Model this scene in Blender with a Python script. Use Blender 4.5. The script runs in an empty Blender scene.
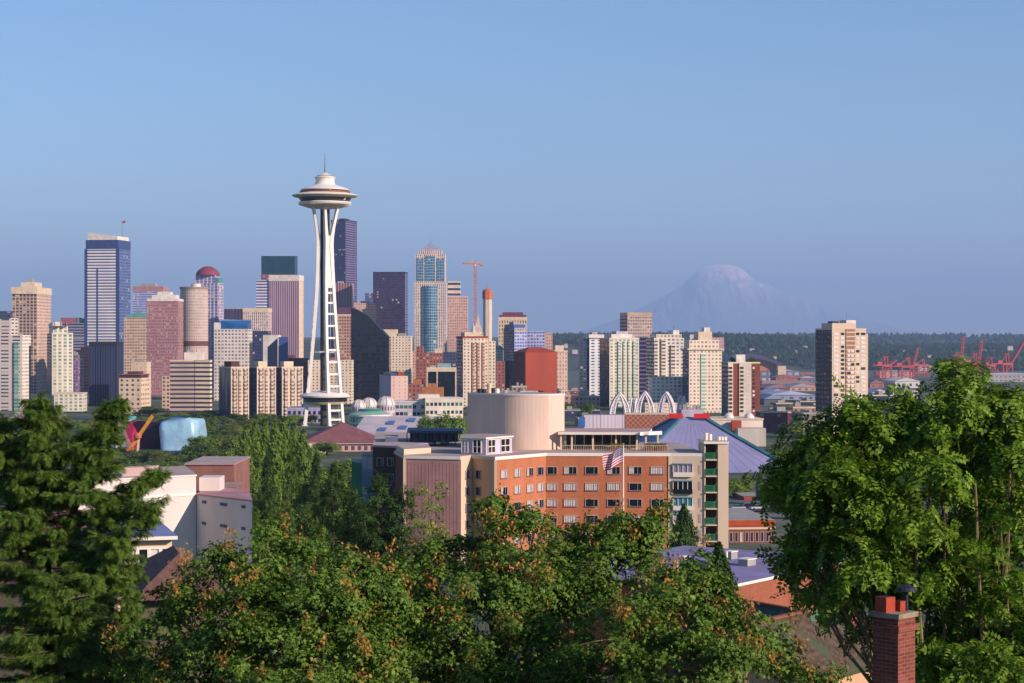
import bpy, math, random
import numpy as np
from math import radians, sin, cos, pi, sqrt, hypot
from mathutils import Vector, noise

random.seed(7)
RNG = np.random.default_rng(11)
S = bpy.context.scene
COL = S.collection

# ---------------------------------------------------------------- camera
F, HY, CX, CZ = 1980.0, 337.0, 512.0, 100.0      # focal length in pixels, horizon row, centre column, eye height (m)
cam = bpy.data.cameras.new('camera')
cam.sensor_width = 36.0
cam.lens = 36.0 * F / 1024.0
cam.shift_y = (HY - 341.5) / 1024.0
cam.clip_start, cam.clip_end = 0.5, 200000.0
camo = bpy.data.objects.new('camera', cam)
COL.objects.link(camo)
camo.location = (0, 0, CZ)
camo.rotation_euler = (radians(90), 0, 0)
S.camera = camo

# ---------------------------------------------------------------- sky, sun, exposure
SUN_EL, SUN_AZ = 22.0, 56.0                      # azimuth: degrees from straight behind the camera towards its right
w = bpy.data.worlds.new('World')
S.world = w
w.use_nodes = True
nt = w.node_tree
sky = nt.nodes.new('ShaderNodeTexSky')
sky.sky_type = 'NISHITA'
sky.sun_disc = False
sky.sun_elevation = radians(SUN_EL)
sky.sun_rotation = radians(180 - SUN_AZ)
sky.altitude = 50
sky.air_density = 1.0
sky.dust_density = 0.0
sky.ozone_density = 6.0
tint = nt.nodes.new('ShaderNodeMixRGB')          # white balance of the sky light
tint.blend_type = 'MULTIPLY'
tint.inputs[0].default_value = 1.0
tint.inputs[2].default_value = (1.0, 0.96, 0.95, 1)
nt.links.new(sky.outputs[0], tint.inputs[1])
nt.links.new(tint.outputs[0], nt.nodes['Background'].inputs[0])
nt.nodes['Background'].inputs[1].default_value = 0.108

sl = bpy.data.lights.new('sun', 'SUN')
sl.energy = 5.0
sl.angle = radians(0.5)
sl.color = (1.0, 0.80, 0.69)
so = bpy.data.objects.new('sun', sl)
COL.objects.link(so)
so.rotation_euler = (radians(90 - SUN_EL), 0, radians(SUN_AZ))
so.location = (200, -200, 300)

vs = S.view_settings
S.display_settings.display_device = 'sRGB'
vs.view_transform = 'Standard'
vs.look = 'None'
vs.exposure = 0.45
vs.gamma = 1.0
vs.use_curve_mapping = False
S.cycles.use_denoising = True
S.cycles.max_bounces = 6
S.cycles.diffuse_bounces = 3
S.cycles.glossy_bounces = 3
S.cycles.transmission_bounces = 3
S.cycles.volume_bounces = 1
S.cycles.sample_clamp_indirect = 6.0

HAZE_DENSITY = 4.3e-5
HAZE_COLOR = (0.41, 0.59, 0.89)

# ---------------------------------------------------------------- helpers
def PX(px, Y): return (px - CX) / F * Y
def PZ(py, Y): return CZ - (py - HY) / F * Y
def at(px, py, Y): return Vector((PX(px, Y), Y, PZ(py, Y)))

def lin(h):
    v = [int(h[i:i + 2], 16) / 255 for i in (0, 2, 4)]
    return tuple(c / 12.92 if c < .04045 else ((c + .055) / 1.055) ** 2.4 for c in v)

def tag(o, label=None, cat=None, group=None, kind=None):
    for k, v in (('label', label), ('category', cat), ('group', group), ('kind', kind)):
        if v: o[k] = v
    return o

def empty(name, loc, label=None, cat=None, group=None):
    o = bpy.data.objects.new(name, None)
    o.empty_display_size = 1
    COL.objects.link(o)
    o.location = loc
    return tag(o, label, cat, group)

class MB:
    """collects faces in world coordinates and links them as one mesh object"""
    def __init__(s): s.v, s.f, s.m, s.uv, s.mats = [], [], [], [], []
    def mi(s, m):
        if m not in s.mats: s.mats.append(m)
        return s.mats.index(m)
    def face(s, pts, m, uv=None):
        n = len(s.v)
        s.v += [tuple(p) for p in pts]
        s.f.append(tuple(range(n, n + len(pts))))
        s.m.append(s.mi(m))
        s.uv.append(uv if uv else [(0, 0)] * len(pts))
    def indexed(s, verts, faces, m):
        n = len(s.v); k = s.mi(m)
        s.v += [tuple(p) for p in verts]
        for f in faces:
            s.f.append(tuple(i + n for i in f)); s.m.append(k)
            s.uv.append([(0, 0)] * len(f))
    def prism(s, poly, z0, z1, mats, roof=None, bottom=True, seg=0, ztop=None):
        """upright prism; poly counter-clockwise from above; facade materials get whole bays and floors"""
        n = len(poly)
        if not isinstance(mats, (list, tuple)): mats = [mats] * n
        base = len(s.v)
        zt = ztop if ztop else [z1] * n
        s.v += [(p[0], p[1], z0) for p in poly] + [(p[0], p[1], zt[i]) for i, p in enumerate(poly)]
        run = 0
        for i in range(n):
            j = (i + 1) % n
            m = mats[i % len(mats)]
            L = hypot(poly[j][0] - poly[i][0], poly[j][1] - poly[i][1]); H = z1 - z0
            bay, fl = FAC.get(m.name, (1, 1)) if m else (1, 1)
            if (bay, fl) == (1, 1):
                u0, u1, h = run, run + L, H
                g0, g1 = zt[i] - z0, zt[j] - z0
                v0 = 0
            else:
                nb, nf = (max(1, round(L / bay)), max(1, round(H / fl)))
                if seg: nb = max(1, round(n * L / bay)) / n
                u0 = run if seg else i * 37
                u1 = u0 + nb
                v0 = 0; g0 = nf * (zt[i] - z0) / H; g1 = nf * (zt[j] - z0) / H
                if seg: L = nb
            run += L
            s.f.append((base + i, base + j, base + n + j, base + n + i)); s.m.append(s.mi(m))
            s.uv.append([(u0, v0), (u1, v0), (u1, g1), (u0, g0)])
        rm = roof or mats[0]
        s.f.append(tuple(base + n + i for i in range(n))); s.m.append(s.mi(rm))
        s.uv.append([(p[0], p[1]) for p in poly])
        if bottom:
            s.f.append(tuple(base + i for i in reversed(range(n)))); s.m.append(s.mi(rm))
            s.uv.append([(p[0], p[1]) for p in reversed(poly)])
    def box(s, c, sx, sy, sz, m, rz=0.0):
        """box on its base centre c"""
        ca, sa = cos(rz), sin(rz)
        poly = [(c[0] + x * ca - y * sa, c[1] + x * sa + y * ca) for x, y in ((-sx / 2, -sy / 2), (sx / 2, -sy / 2), (sx / 2, sy / 2), (-sx / 2, sy / 2))]
        s.prism(poly, c[2], c[2] + sz, m)
    def bar(s, a, b, wx, m, wy=None):
        """square bar from a to b"""
        a, b = Vector(a), Vector(b); d = (b - a).normalized()
        up = Vector((0, 0, 1)) if abs(d.z) < .95 else Vector((0, 1, 0))
        x = d.cross(up).normalized(); y = x.cross(d)
        wy = wy or wx
        q = [x * (i * wx / 2) + y * (j * wy / 2) for i, j in ((-1, -1), (1, -1), (1, 1), (-1, 1))]
        s.indexed([a + k for k in q] + [b + k for k in q],
                  [(0, 3, 2, 1), (4, 5, 6, 7)] + [(i, (i + 1) % 4, 4 + (i + 1) % 4, 4 + i) for i in range(4)], m)
    def tube(s, pts, rad, m, n=6, cap=True):
        pts = [Vector(p) for p in pts]
        vs_, fs = [], []
        ref = Vector((0.3, 1, 0.1)).normalized()
        for i, p in enumerate(pts):
            d = (pts[min(i + 1, len(pts) - 1)] - pts[max(i - 1, 0)]).normalized()
            r0 = ref if abs(d.dot(ref)) < .95 else Vector((1, 0, 0))
            x = d.cross(r0).normalized(); y = d.cross(x)
            r = rad[i] if isinstance(rad, (list, tuple)) else rad
            vs_ += [p + x * r * cos(2 * pi * k / n) + y * r * sin(2 * pi * k / n) for k in range(n)]
        for i in range(len(pts) - 1):
            for k in range(n):
                fs.append((i * n + k, i * n + (k + 1) % n, (i + 1) * n + (k + 1) % n, (i + 1) * n + k))
        if cap:
            fs.append(tuple(range(n))[::-1]); fs.append(tuple((len(pts) - 1) * n + k for k in range(n)))
        s.indexed(vs_, fs, m)
    def lathe(s, c, prof, mats, n=32, a0=0.0, a1=2 * pi):
        """profile of (r, z) turned about the vertical through c; mats one per band"""
        full = abs(a1 - a0 - 2 * pi) < 1e-6
        k = n if full else n + 1
        base = len(s.v)
        for r, z in prof:
            s.v += [(c[0] + r * cos(a0 + (a1 - a0) * i / n), c[1] + r * sin(a0 + (a1 - a0) * i / n), c[2] + z) for i in range(k)]
        for b in range(len(prof) - 1):
            m = mats[b % len(mats)] if isinstance(mats, (list, tuple)) else mats
            r = (prof[b][0] + prof[b + 1][0]) / 2
            bay, fl = FAC.get(m.name, (1, 1))
            nb = max(1, round((a1 - a0) * r / bay)); nf = max(1, round(abs(prof[b + 1][1] - prof[b][1]) / fl))
            for i in range(n):
                j = (i + 1) % k
                s.f.append((base + b * k + i, base + b * k + j, base + (b + 1) * k + j, base + (b + 1) * k + i)); s.m.append(s.mi(m))
                s.uv.append([(nb * i / n, 0), (nb * (i + 1) / n, 0), (nb * (i + 1) / n, nf), (nb * i / n, nf)])
    def hip(s, poly, z0, z1, m, ridge=.35, over=0.0):
        """hipped roof over a four-cornered plan"""
        P = [Vector((p[0], p[1], 0)) for p in poly]
        c = sum(P, Vector()) / 4
        P = [c + (p - c) * (1 + over) for p in P]
        a, b = (P[0] + P[3]) / 2, (P[1] + P[2]) / 2
        c1, c2 = ((P[0] + P[1]) / 2, (P[2] + P[3]) / 2)
        if (a - b).length < (c1 - c2).length:
            P = P[1:] + P[:1]
            a, b = (P[0] + P[3]) / 2, (P[1] + P[2]) / 2
        r0, r1 = a.lerp(b, ridge), a.lerp(b, 1 - ridge)
        V = [(p.x, p.y, z0) for p in P] + [(r0.x, r0.y, z1), (r1.x, r1.y, z1)]
        s.indexed(V, [(0, 1, 5, 4), (1, 2, 5), (2, 3, 4, 5), (3, 0, 4), (3, 2, 1, 0)], m)
    def build(s, name, parent=None, smooth=False, loc=None, bevel=0):
        me = bpy.data.meshes.new(name)
        o = bpy.data.objects.new(name, me)
        COL.objects.link(o)
        if parent:
            off = Vector(parent.location)
            if parent.parent: off += Vector(parent.parent.location)
            o.parent = parent
        else:
            if loc is None:
                a = np.array(s.v); loc = ((a[:, 0].min() + a[:, 0].max()) / 2, (a[:, 1].min() + a[:, 1].max()) / 2, a[:, 2].min())
            off = Vector(loc); o.location = loc
        me.from_pydata([(v[0] - off.x, v[1] - off.y, v[2] - off.z) for v in s.v], [], s.f)
        for m in s.mats: me.materials.append(m)
        me.polygons.foreach_set('material_index', s.m)
        uv = me.uv_layers.new(name='UVMap')
        uv.data.foreach_set('uv', [c for f in s.uv for p in f for c in p])
        if smooth: me.polygons.foreach_set('use_smooth', [True] * len(s.f))
        me.update()
        if bevel:
            b = o.modifiers.new('bevel', 'BEVEL'); b.width = bevel; b.segments = 1; b.limit_method = 'ANGLE'
        return o

def copy_part(o, parent, loc=None, rz=None):
    c = o.copy(); COL.objects.link(c); c.parent = parent
    if loc is not None: c.location = loc
    if rz is not None: c.rotation_euler = (0, 0, rz)
    return c

# ---------------------------------------------------------------- materials
FAC = {}
MATS = {}

def _nodes(name):
    m = bpy.data.materials.new(name)
    m.use_nodes = True
    nt = m.node_tree
    b = nt.nodes['Principled BSDF']
    def N(t, **k):
        n = nt.nodes.new('ShaderNode' + t)
        for a, v in k.items(): setattr(n, a, v)
        return n
    def L(a, b_): nt.links.new(a, b_)
    def M(op, a, b_=None, c=None):
        n = N('Math', operation=op)
        for i, x in enumerate((a, b_, c)):
            if x is None: continue
            if isinstance(x, (int, float)): n.inputs[i].default_value = x
            else: L(x, n.inputs[i])
        return n.outputs[0]
    def MIX(f, a, b_, blend='MIX'):
        n = N('MixRGB', blend_type=blend)
        for i, x in enumerate((f, a, b_)):
            if isinstance(x, (int, float)): n.inputs[i].default_value = x
            elif isinstance(x, tuple): n.inputs[i].default_value = (*x[:3], 1)
            else: L(x, n.inputs[i])
        return n.outputs[0]
    return m, nt, b, N, L, M, MIX

def mat(name, col, rough=.8, metal=0.0, var=.18, scale=.25, col2=None, bump=0.0, streak=False, spec=.3):
    """plain weathered surface: colour broken up by two sizes of noise"""
    if name in MATS: return MATS[name]
    m, nt, b, N, L, M, MIX = _nodes(name)
    col = lin(col) if isinstance(col, str) else col
    c2 = lin(col2) if isinstance(col2, str) else (col2 or tuple(c * (1 - var * 1.6) for c in col))
    g = N('NewGeometry')
    mp = N('Mapping'); mp.inputs['Scale'].default_value = (1, 1, .25 if streak else 1)
    L(g.outputs['Position'], mp.inputs[0])
    n1 = N('TexNoise'); n1.inputs['Scale'].default_value = scale; n1.inputs['Detail'].default_value = 5
    n1.inputs['Roughness'].default_value = .65
    L(mp.outputs[0], n1.inputs['Vector'])
    r = N('ValToRGB'); r.color_ramp.elements[0].position = .36; r.color_ramp.elements[1].position = .66
    L(n1.outputs[0], r.inputs[0])
    c = MIX(r.outputs[0], c2, col)
    L(c, b.inputs['Base Color'])
    b.inputs['Roughness'].default_value = rough
    b.inputs['Metallic'].default_value = metal
    b.inputs['Specular IOR Level'].default_value = spec
    if bump:
        bn = N('Bump'); bn.inputs['Strength'].default_value = bump; bn.inputs['Distance'].default_value = .05
        n2 = N('TexNoise'); n2.inputs['Scale'].default_value = scale * 14; n2.inputs['Detail'].default_value = 4
        L(g.outputs['Position'], n2.inputs['Vector']); L(n2.outputs[0], bn.inputs['Height']); L(bn.outputs[0], b.inputs['Normal'])
    MATS[name] = m
    return m

def fac(name, wall, glass='28344a', bay=3.0, floor=3.6, ww=.6, wh=.55, span=None, blind=.18, blindc='b8ae9c', mir=.0, gl2=None, rough=.12, var=.14):
    """building front: a window per bay and floor (UVs count bays and floors), piers, spandrels, some drawn blinds"""
    if name in MATS: return MATS[name]
    m, nt, b, N, L, M, MIX = _nodes(name)
    FAC[m.name] = (bay, floor)
    pk = lambda c: tuple(min(.86, 1.06 * (.82 * v + .18 * (.3 * c[0] + .6 * c[1] + .1 * c[2]))) for v in c)
    wall, glass = pk(lin(wall)), lin(glass)
    span = pk(lin(span)) if span else wall
    gl2 = lin(gl2) if gl2 else tuple(min(1, c * 1.8 + .01) for c in glass)
    tc = N('UVMap'); sp = N('SeparateXYZ'); L(tc.outputs[0], sp.inputs[0])
    u, v = sp.outputs[0], sp.outputs[1]
    fu, fv = M('FRACT', u), M('FRACT', v)
    inx = M('LESS_THAN', M('ABSOLUTE', M('SUBTRACT', fu, .5)), ww / 2)
    iny = M('LESS_THAN', M('ABSOLUTE', M('SUBTRACT', fv, .5)), wh / 2)
    win = M('MULTIPLY', inx, iny)
    cell = N('CombineXYZ'); L(M('FLOOR', u), cell.inputs[0]); L(M('FLOOR', v), cell.inputs[1])
    wn = N('TexWhiteNoise', noise_dimensions='3D'); L(cell.outputs[0], wn.inputs['Vector'])
    rnd = wn.outputs['Value']; rc = N('SeparateColor'); L(wn.outputs['Color'], rc.inputs[0])
    gcol = MIX(rnd, glass, gl2)
    # blind drawn part of the way down the window
    bl = M('MULTIPLY', M('GREATER_THAN', rc.outputs[0], 1 - blind), M('GREATER_THAN', fv, M('MULTIPLY', rc.outputs[1], .6)))
    gcol = MIX(bl, gcol, lin(blindc))
    g = N('NewGeometry')
    mp = N('Mapping'); mp.inputs['Scale'].default_value = (1, 1, .3); L(g.outputs['Position'], mp.inputs[0])
    n1 = N('TexNoise'); n1.inputs['Scale'].default_value = .06; n1.inputs['Detail'].default_value = 5; L(mp.outputs[0], n1.inputs['Vector'])
    wt = N('MapRange'); wt.inputs[1].default_value = .3; wt.inputs[2].default_value = .7
    wt.inputs[3].default_value = 1 - var * 1.3; wt.inputs[4].default_value = 1 + var * .5
    L(n1.outputs[0], wt.inputs[0])
    wcol = MIX(inx, wall, span)
    wcol = MIX(1.0, wcol, wt.outputs[0], 'MULTIPLY')
    L(MIX(win, wcol, gcol), b.inputs['Base Color'])
    gm = M('MULTIPLY', win, M('SUBTRACT', 1.0, M('MULTIPLY', bl, .8)))
    L(M('SUBTRACT', .8, M('MULTIPLY', gm, .8 - rough)), b.inputs['Roughness'])
    L(M('MULTIPLY', gm, mir), b.inputs['Metallic'])
    L(M('ADD', .2, M('MULTIPLY', gm, .4)), b.inputs['Specular IOR Level'])
    # panes never hang quite parallel: tilt each a little
    vm = N('VectorMath', operation='SUBTRACT'); L(wn.outputs['Color'], vm.inputs[0]); vm.inputs[1].default_value = (.5, .5, .5)
    v2 = N('VectorMath', operation='SCALE'); L(vm.outputs[0], v2.inputs[0]); L(M('MULTIPLY', win, .05), v2.inputs['Scale'])
    v3 = N('VectorMath', operation='ADD'); L(g.outputs['Normal'], v3.inputs[0]); L(v2.outputs[0], v3.inputs[1])
    v4 = N('VectorMath', operation='NORMALIZE'); L(v3.outputs[0], v4.inputs[0]); L(v4.outputs[0], b.inputs['Normal'])
    MATS[name] = m
    return m

def brick(name, col, col2, mortar, wob=.25):
    """bricks in metres of the UV map"""
    if name in MATS: return MATS[name]
    m, nt, b, N, L, M, MIX = _nodes(name)
    tc = N('UVMap')
    bt = N('TexBrick')
    bt.inputs['Scale'].default_value = 1.0
    bt.inputs['Brick Width'].default_value = .24; bt.inputs['Row Height'].default_value = .08
    bt.inputs['Mortar Size'].default_value = .006
    for k, c in (('Color1', col), ('Color2', col2), ('Mortar', mortar)): bt.inputs[k].default_value = (*lin(c), 1)
    L(tc.outputs[0], bt.inputs['Vector'])
    g = N('NewGeometry'); mp = N('Mapping'); mp.inputs['Scale'].default_value = (1, 1, .35); L(g.outputs['Position'], mp.inputs[0])
    n1 = N('TexNoise'); n1.inputs['Scale'].default_value = .35; n1.inputs['Detail'].default_value = 6; L(mp.outputs[0], n1.inputs['Vector'])
    wt = N('MapRange'); wt.inputs[1].default_value = .3; wt.inputs[2].default_value = .7; wt.inputs[3].default_value = 1 - wob; wt.inputs[4].default_value = 1.08
    L(n1.outputs[0], wt.inputs[0])
    L(MIX(1.0, bt.outputs[0], wt.outputs[0], 'MULTIPLY'), b.inputs['Base Color'])
    b.inputs['Roughness'].default_value = .85
    bn = N('Bump'); bn.inputs['Strength'].default_value = .35; bn.inputs['Distance'].default_value = .01
    L(bt.outputs['Fac'], bn.inputs['Height']); bn.invert = True; L(bn.outputs[0], b.inputs['Normal'])
    MATS[name] = m
    return m

def glass(name, col='182430', rough=.06, metal=0.0):
    if name in MATS: return MATS[name]
    m, nt, b, N, L, M, MIX = _nodes(name)
    oi = N('ObjectInfo')
    L(MIX(oi.outputs['Random'], lin(col), tuple(c * 1.9 + .004 for c in lin(col))), b.inputs['Base Color'])
    b.inputs['Roughness'].default_value = rough; b.inputs['Metallic'].default_value = metal
    b.inputs['Specular IOR Level'].default_value = .6
    MATS[name] = m
    return m

def leafmat(name, cols, trans=.35, rough=.5):
    """leaf: colour picked per leaf, thin and partly letting light through"""
    if name in MATS: return MATS[name]
    m, nt, b, N, L, M, MIX = _nodes(name)
    g = N('NewGeometry')
    r = N('ValToRGB'); e = r.color_ramp.elements
    e[0].color = (*lin(cols[0]), 1); e[1].color = (*lin(cols[-1]), 1)
    for i, c in enumerate(cols[1:-1]):
        k = e.new((i + 1) / (len(cols) - 1)); k.color = (*lin(c), 1)
    n1 = N('TexNoise'); n1.inputs['Scale'].default_value = .55; n1.inputs['Detail'].default_value = 2
    L(g.outputs['Position'], n1.inputs['Vector'])
    f = M('ADD', M('MULTIPLY', g.outputs['Random Per Island'], .6), M('MULTIPLY', n1.outputs[0], .4))
    L(f, r.inputs[0])
    L(r.outputs[0], b.inputs['Base Color'])
    b.inputs['Roughness'].default_value = rough; b.inputs['Specular IOR Level'].default_value = .12
    t = N('BsdfTranslucent'); hs = N('HueSaturation'); hs.inputs['Hue'].default_value = .485; hs.inputs['Value'].default_value = 1.3
    L(r.outputs[0], hs.inputs['Color']); L(hs.outputs[0], t.inputs[0])
    mx = N('MixShader'); mx.inputs[0].default_value = trans
    out = nt.nodes['Material Output']
    L(b.outputs[0], mx.inputs[1]); L(t.outputs[0], mx.inputs[2]); L(mx.outputs[0], out.inputs[0])
    MATS[name] = m
    return m

# ---------------------------------------------------------------- lie of the land
_GY = [-80, 0, 10, 28, 60, 110, 200, 340, 600, 900, 1300, 1800, 2600, 3300, 4200, 60000]
_GZ = [99, 98, 96.5, 90, 84.5, 78, 69, 60, 48, 42, 40, 36, 34, 16, 6, 6]
def gz(x, y):
    z = float(np.interp(y, _GY, _GZ))
    if y > 4800:
        a = x / y * F + CX                       # bearing, only to tell the ridges apart
        def sm(t): t = min(1, max(0, t)); return t * t * (3 - 2 * t)
        nz = noise.noise((x / 900, y / 1500, 0)) * 14 + noise.noise((x / 300, y / 400, 3)) * 8
        r1 = (84 - 34 * sm((x - 800) / 700)) * sm((y - 5600) / 1000) * (1 - sm((y - 7600) / 1800))
        r2 = (88 + 10 * noise.noise((x / 2500, 7, 1))) * sm((y - 8600) / 2200)
        z += max(r1, r2) + nz * sm((y - 5200) / 1200) * (1 - sm((y - 14000) / 9000))
    return z

def rect(px0, px1, Y, t=0.0, d=40.0, pxl=None, pxr=None):
    """plan of a building whose front runs from column px0 (at distance Y) to px1, turned t degrees; side faces may be given by the column they reach"""
    t = radians(t)
    A = Vector((PX(px0, Y), Y)); k1 = (px1 - CX) / F
    a = (k1 * Y - A.x) / (cos(t) - k1 * sin(t))
    B = A + Vector((cos(t), sin(t))) * a
    if pxl is not None:
        k = (pxl - CX) / F; d = (A.x - k * Y) / (sin(t) + k * cos(t))
    if pxr is not None:
        k = (pxr - CX) / F; d = (B.x - k * B.y) / (sin(t) + k * cos(t))
    if not 2 < d < 400: print('RECT depth odd', px0, px1, Y, d)
    q = Vector((-sin(t), cos(t))) * d
    return [A, B, B + q, A + q]

def sub(poly, u0, u1, v0, v1):
    """part of a four-cornered plan: u along the front, v from front to back"""
    A, B, C_, D = poly
    f = lambda u, v: A.lerp(B, u).lerp(D.lerp(C_, u), v)
    return [f(u0, v0), f(u1, v0), f(u1, v1), f(u0, v1)]

def grow(poly, m):
    c = sum(poly, Vector((0, 0))) / len(poly)
    return [p + (p - c).normalized() * m for p in poly]

def ring(c, r, n, a0=0.0): return [Vector((c[0] + r * cos(a0 + 2 * pi * i / n), c[1] + r * sin(a0 + 2 * pi * i / n))) for i in range(n)]

def part(root, name, poly, z0, z1, m, roof=None, **k):
    b = MB(); b.prism(poly, z0, z1, m, roof, **k); return b.build(name, root)

ROOFM = mat('roof_gravel', '8d8880', .9, scale=.08, var=.2)

class Tower:
    """a building: an Empty at its base with a shaft, then any number of further parts"""
    def __init__(s, name, label, px0, px1, ytop, Y, t=0.0, d=40.0, pxl=None, pxr=None, front=None, side=None, right=None, roof=None, cat='tower', group=None, body='tower_shaft', parapet=None, low=None):
        s.poly = rect(px0, px1, Y, t, d, pxl, pxr); s.Y = Y
        c = sum(s.poly, Vector((0, 0))) / 4
        s.z0 = min(gz(p.x, p.y) for p in s.poly) - 1.0 if low is None else low
        s.z1 = PZ(ytop, Y)
        s.root = empty(name, (c.x, c.y, s.z0), label, cat, group)
        side = side or front; right = right or side
        s.roof = roof or ROOFM
        s.shaft = part(s.root, body, s.poly, s.z0, s.z1, [front, right, side, side], s.roof)
        if parapet:
            s.cap('roof_parapet', .35, 1.3, parapet)
    def cap(s, name, g, h, m, z=None, roof=None):
        z = s.z1 if z is None else z
        part(s.root, name, grow(s.poly, g), z, z + h, m, roof or s.roof); return s
    def box(s, name, u0, u1, v0, v1, h, m, z=None, roof=None, z1=None):
        z = s.z1 if z is None else z
        part(s.root, name, sub(s.poly, u0, u1, v0, v1), z, z1 if z1 else z + h, m, roof or s.roof); return s
    def mast(s, u, v, h, r=.35, z=None, m=None, name='mast'):
        p = sub(s.poly, u, u, v, v)[0]; z = s.z1 if z is None else z
        b = MB(); b.tube([(p.x, p.y, z), (p.x, p.y, z + h)], [r, r * .4], m or MATS['steel_grey'], 5); b.build(name, s.root); return s
    def ribs(s, name, n, w, dpt, m, face=0, z0=None, z1=None):
        """upright fins proud of a face, one mesh (a surface pattern)"""
        a, c = (s.poly[face], s.poly[(face + 1) % 4]); d = (c - a); nrm = Vector((d.y, -d.x)).normalized()
        b = MB()
        z0 = s.z0 if z0 is None else z0; z1 = s.z1 if z1 is None else z1
        for i in range(n + 1):
            p = a.lerp(c, i / n); q = d.normalized() * w / 2
            b.prism([p - q + nrm * dpt, p + q + nrm * dpt, p + q + nrm * .02, p - q + nrm * .02], z0, z1, m)
        b.build(name, s.root); return s
    def plant(s, n=1):
        """roof plant: a few air handlers, each a part"""
        for i in range(n):
            u, v = random.uniform(.15, .7), random.uniform(.2, .6)
            s.box('roof_plant', u, u + random.uniform(.12, .25), v, v + .25, random.uniform(2, 4), MATS['plant_grey'])
        return s

mat('steel_grey', '8a8c90', .5, .5)
mat('plant_grey', 'a8a49c', .7, scale=.3)
mat('concrete_pale', 'c9c0b2', .85, scale=.1, streak=True)
# ================================================================ ground, hills, mountain, air
def ground_material():
    m, nt, b, N, L, M, MIX = _nodes('ground')
    g = N('NewGeometry')
    n1 = N('TexNoise'); n1.inputs['Scale'].default_value = .02; n1.inputs['Detail'].default_value = 8; n1.inputs['Roughness'].default_value = .7
    L(g.outputs['Position'], n1.inputs['Vector'])
    r = N('ValToRGB'); e = r.color_ramp.elements
    e[0].position, e[0].color = .38, (*lin('2c3a20'), 1); e[1].position, e[1].color = .62, (*lin('6e6a60'), 1)
    k = e.new(.5); k.color = (*lin('42502e'), 1)
    L(n1.outputs[0], r.inputs[0]); L(r.outputs[0], b.inputs['Base Color']); b.inputs['Roughness'].default_value = .95
    return m
def hill_material():
    m, nt, b, N, L, M, MIX = _nodes('wooded_hill')
    g = N('NewGeometry')
    n1 = N('TexNoise'); n1.inputs['Scale'].default_value = .012; n1.inputs['Detail'].default_value = 8
    L(g.outputs['Position'], n1.inputs['Vector'])
    r = N('ValToRGB'); e = r.color_ramp.elements
    e[0].position, e[0].color = .35, (*lin('1d2c1c'), 1); e[1].position, e[1].color = .7, (*lin('46523a'), 1)
    L(n1.outputs[0], r.inputs[0]); L(r.outputs[0], b.inputs['Base Color']); b.inputs['Roughness'].default_value = .95
    return m

ys = np.concatenate([np.linspace(-80, 400, 49), np.geomspace(430, 5000, 60), np.linspace(5100, 14000, 60), np.geomspace(15000, 80000, 14)])
us = np.linspace(-1, 1, 81)
V, Fc, mi = [], [], []
for y in ys:
    hw = 160 + .42 * max(0, y)
    for u in us:
        x = u * hw
        V.append((x, y, gz(x, y)))
nu = len(us)
for i in range(len(ys) - 1):
    for j in range(nu - 1):
        a = i * nu + j
        Fc.append((a, a + 1, a + nu + 1, a + nu)); mi.append(1 if ys[i] > 5300 else 0)
me = bpy.data.meshes.new('ground'); me.from_pydata(V, [], Fc)
me.materials.append(ground_material()); me.materials.append(hill_material())
me.polygons.foreach_set('material_index', mi); me.polygons.foreach_set('use_smooth', [True] * len(Fc)); me.update()
go = bpy.data.objects.new('ground', me); COL.objects.link(go); tag(go, kind='structure')

# far woods on the ridges: one mass of crowns nobody could count
def far_woods(name, n, ymin, ymax, pxmin, pxmax, hmin, hmax, m):
    oct_ = np.array([(1, 0, .45), (.31, .95, .45), (-.81, .59, .45), (-.81, -.59, .45), (.31, -.95, .45), (0, 0, 1.0), (0, 0, 0)])
    fs = [(i, (i + 1) % 5, 5) for i in range(5)] + [((i + 1) % 5, i, 6) for i in range(5)]
    b = MB()
    vs_, ff = [], []
    rn = random.Random(3)
    k = 0
    while k < n:
        y = rn.uniform(ymin, ymax); px = rn.uniform(pxmin, pxmax); x = PX(px, y)
        if noise.noise((x / 260, y / 420, 5)) < -.22: continue
        h = rn.uniform(hmin, hmax); r = h * rn.uniform(.35, .6); z = gz(x, y) - 1
        base = len(vs_)
        for p in oct_:
            j = rn.uniform(.75, 1.25)
            vs_.append((x + p[0] * r * j, y + p[1] * r * j, z + p[2] * h * rn.uniform(.85, 1.1)))
        ff += [tuple(i + base for i in f) for f in fs]; k += 1
    me = bpy.data.meshes.new(name); me.from_pydata(vs_, [], ff); me.materials.append(m); me.update()
    o = bpy.data.objects.new(name, me); COL.objects.link(o); tag(o, kind='stuff')
    return o
WOOD = leafmat('far_foliage', ('16241a', '22341f', '30422a', '3c4c30'), .1, .8)
far_woods('far_forest', 9000, 5600, 7600, 540, 1060, 9, 24, WOOD)
far_woods('far_woodland', 2500, 8800, 11000, 540, 1060, 14, 30, WOOD)

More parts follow.
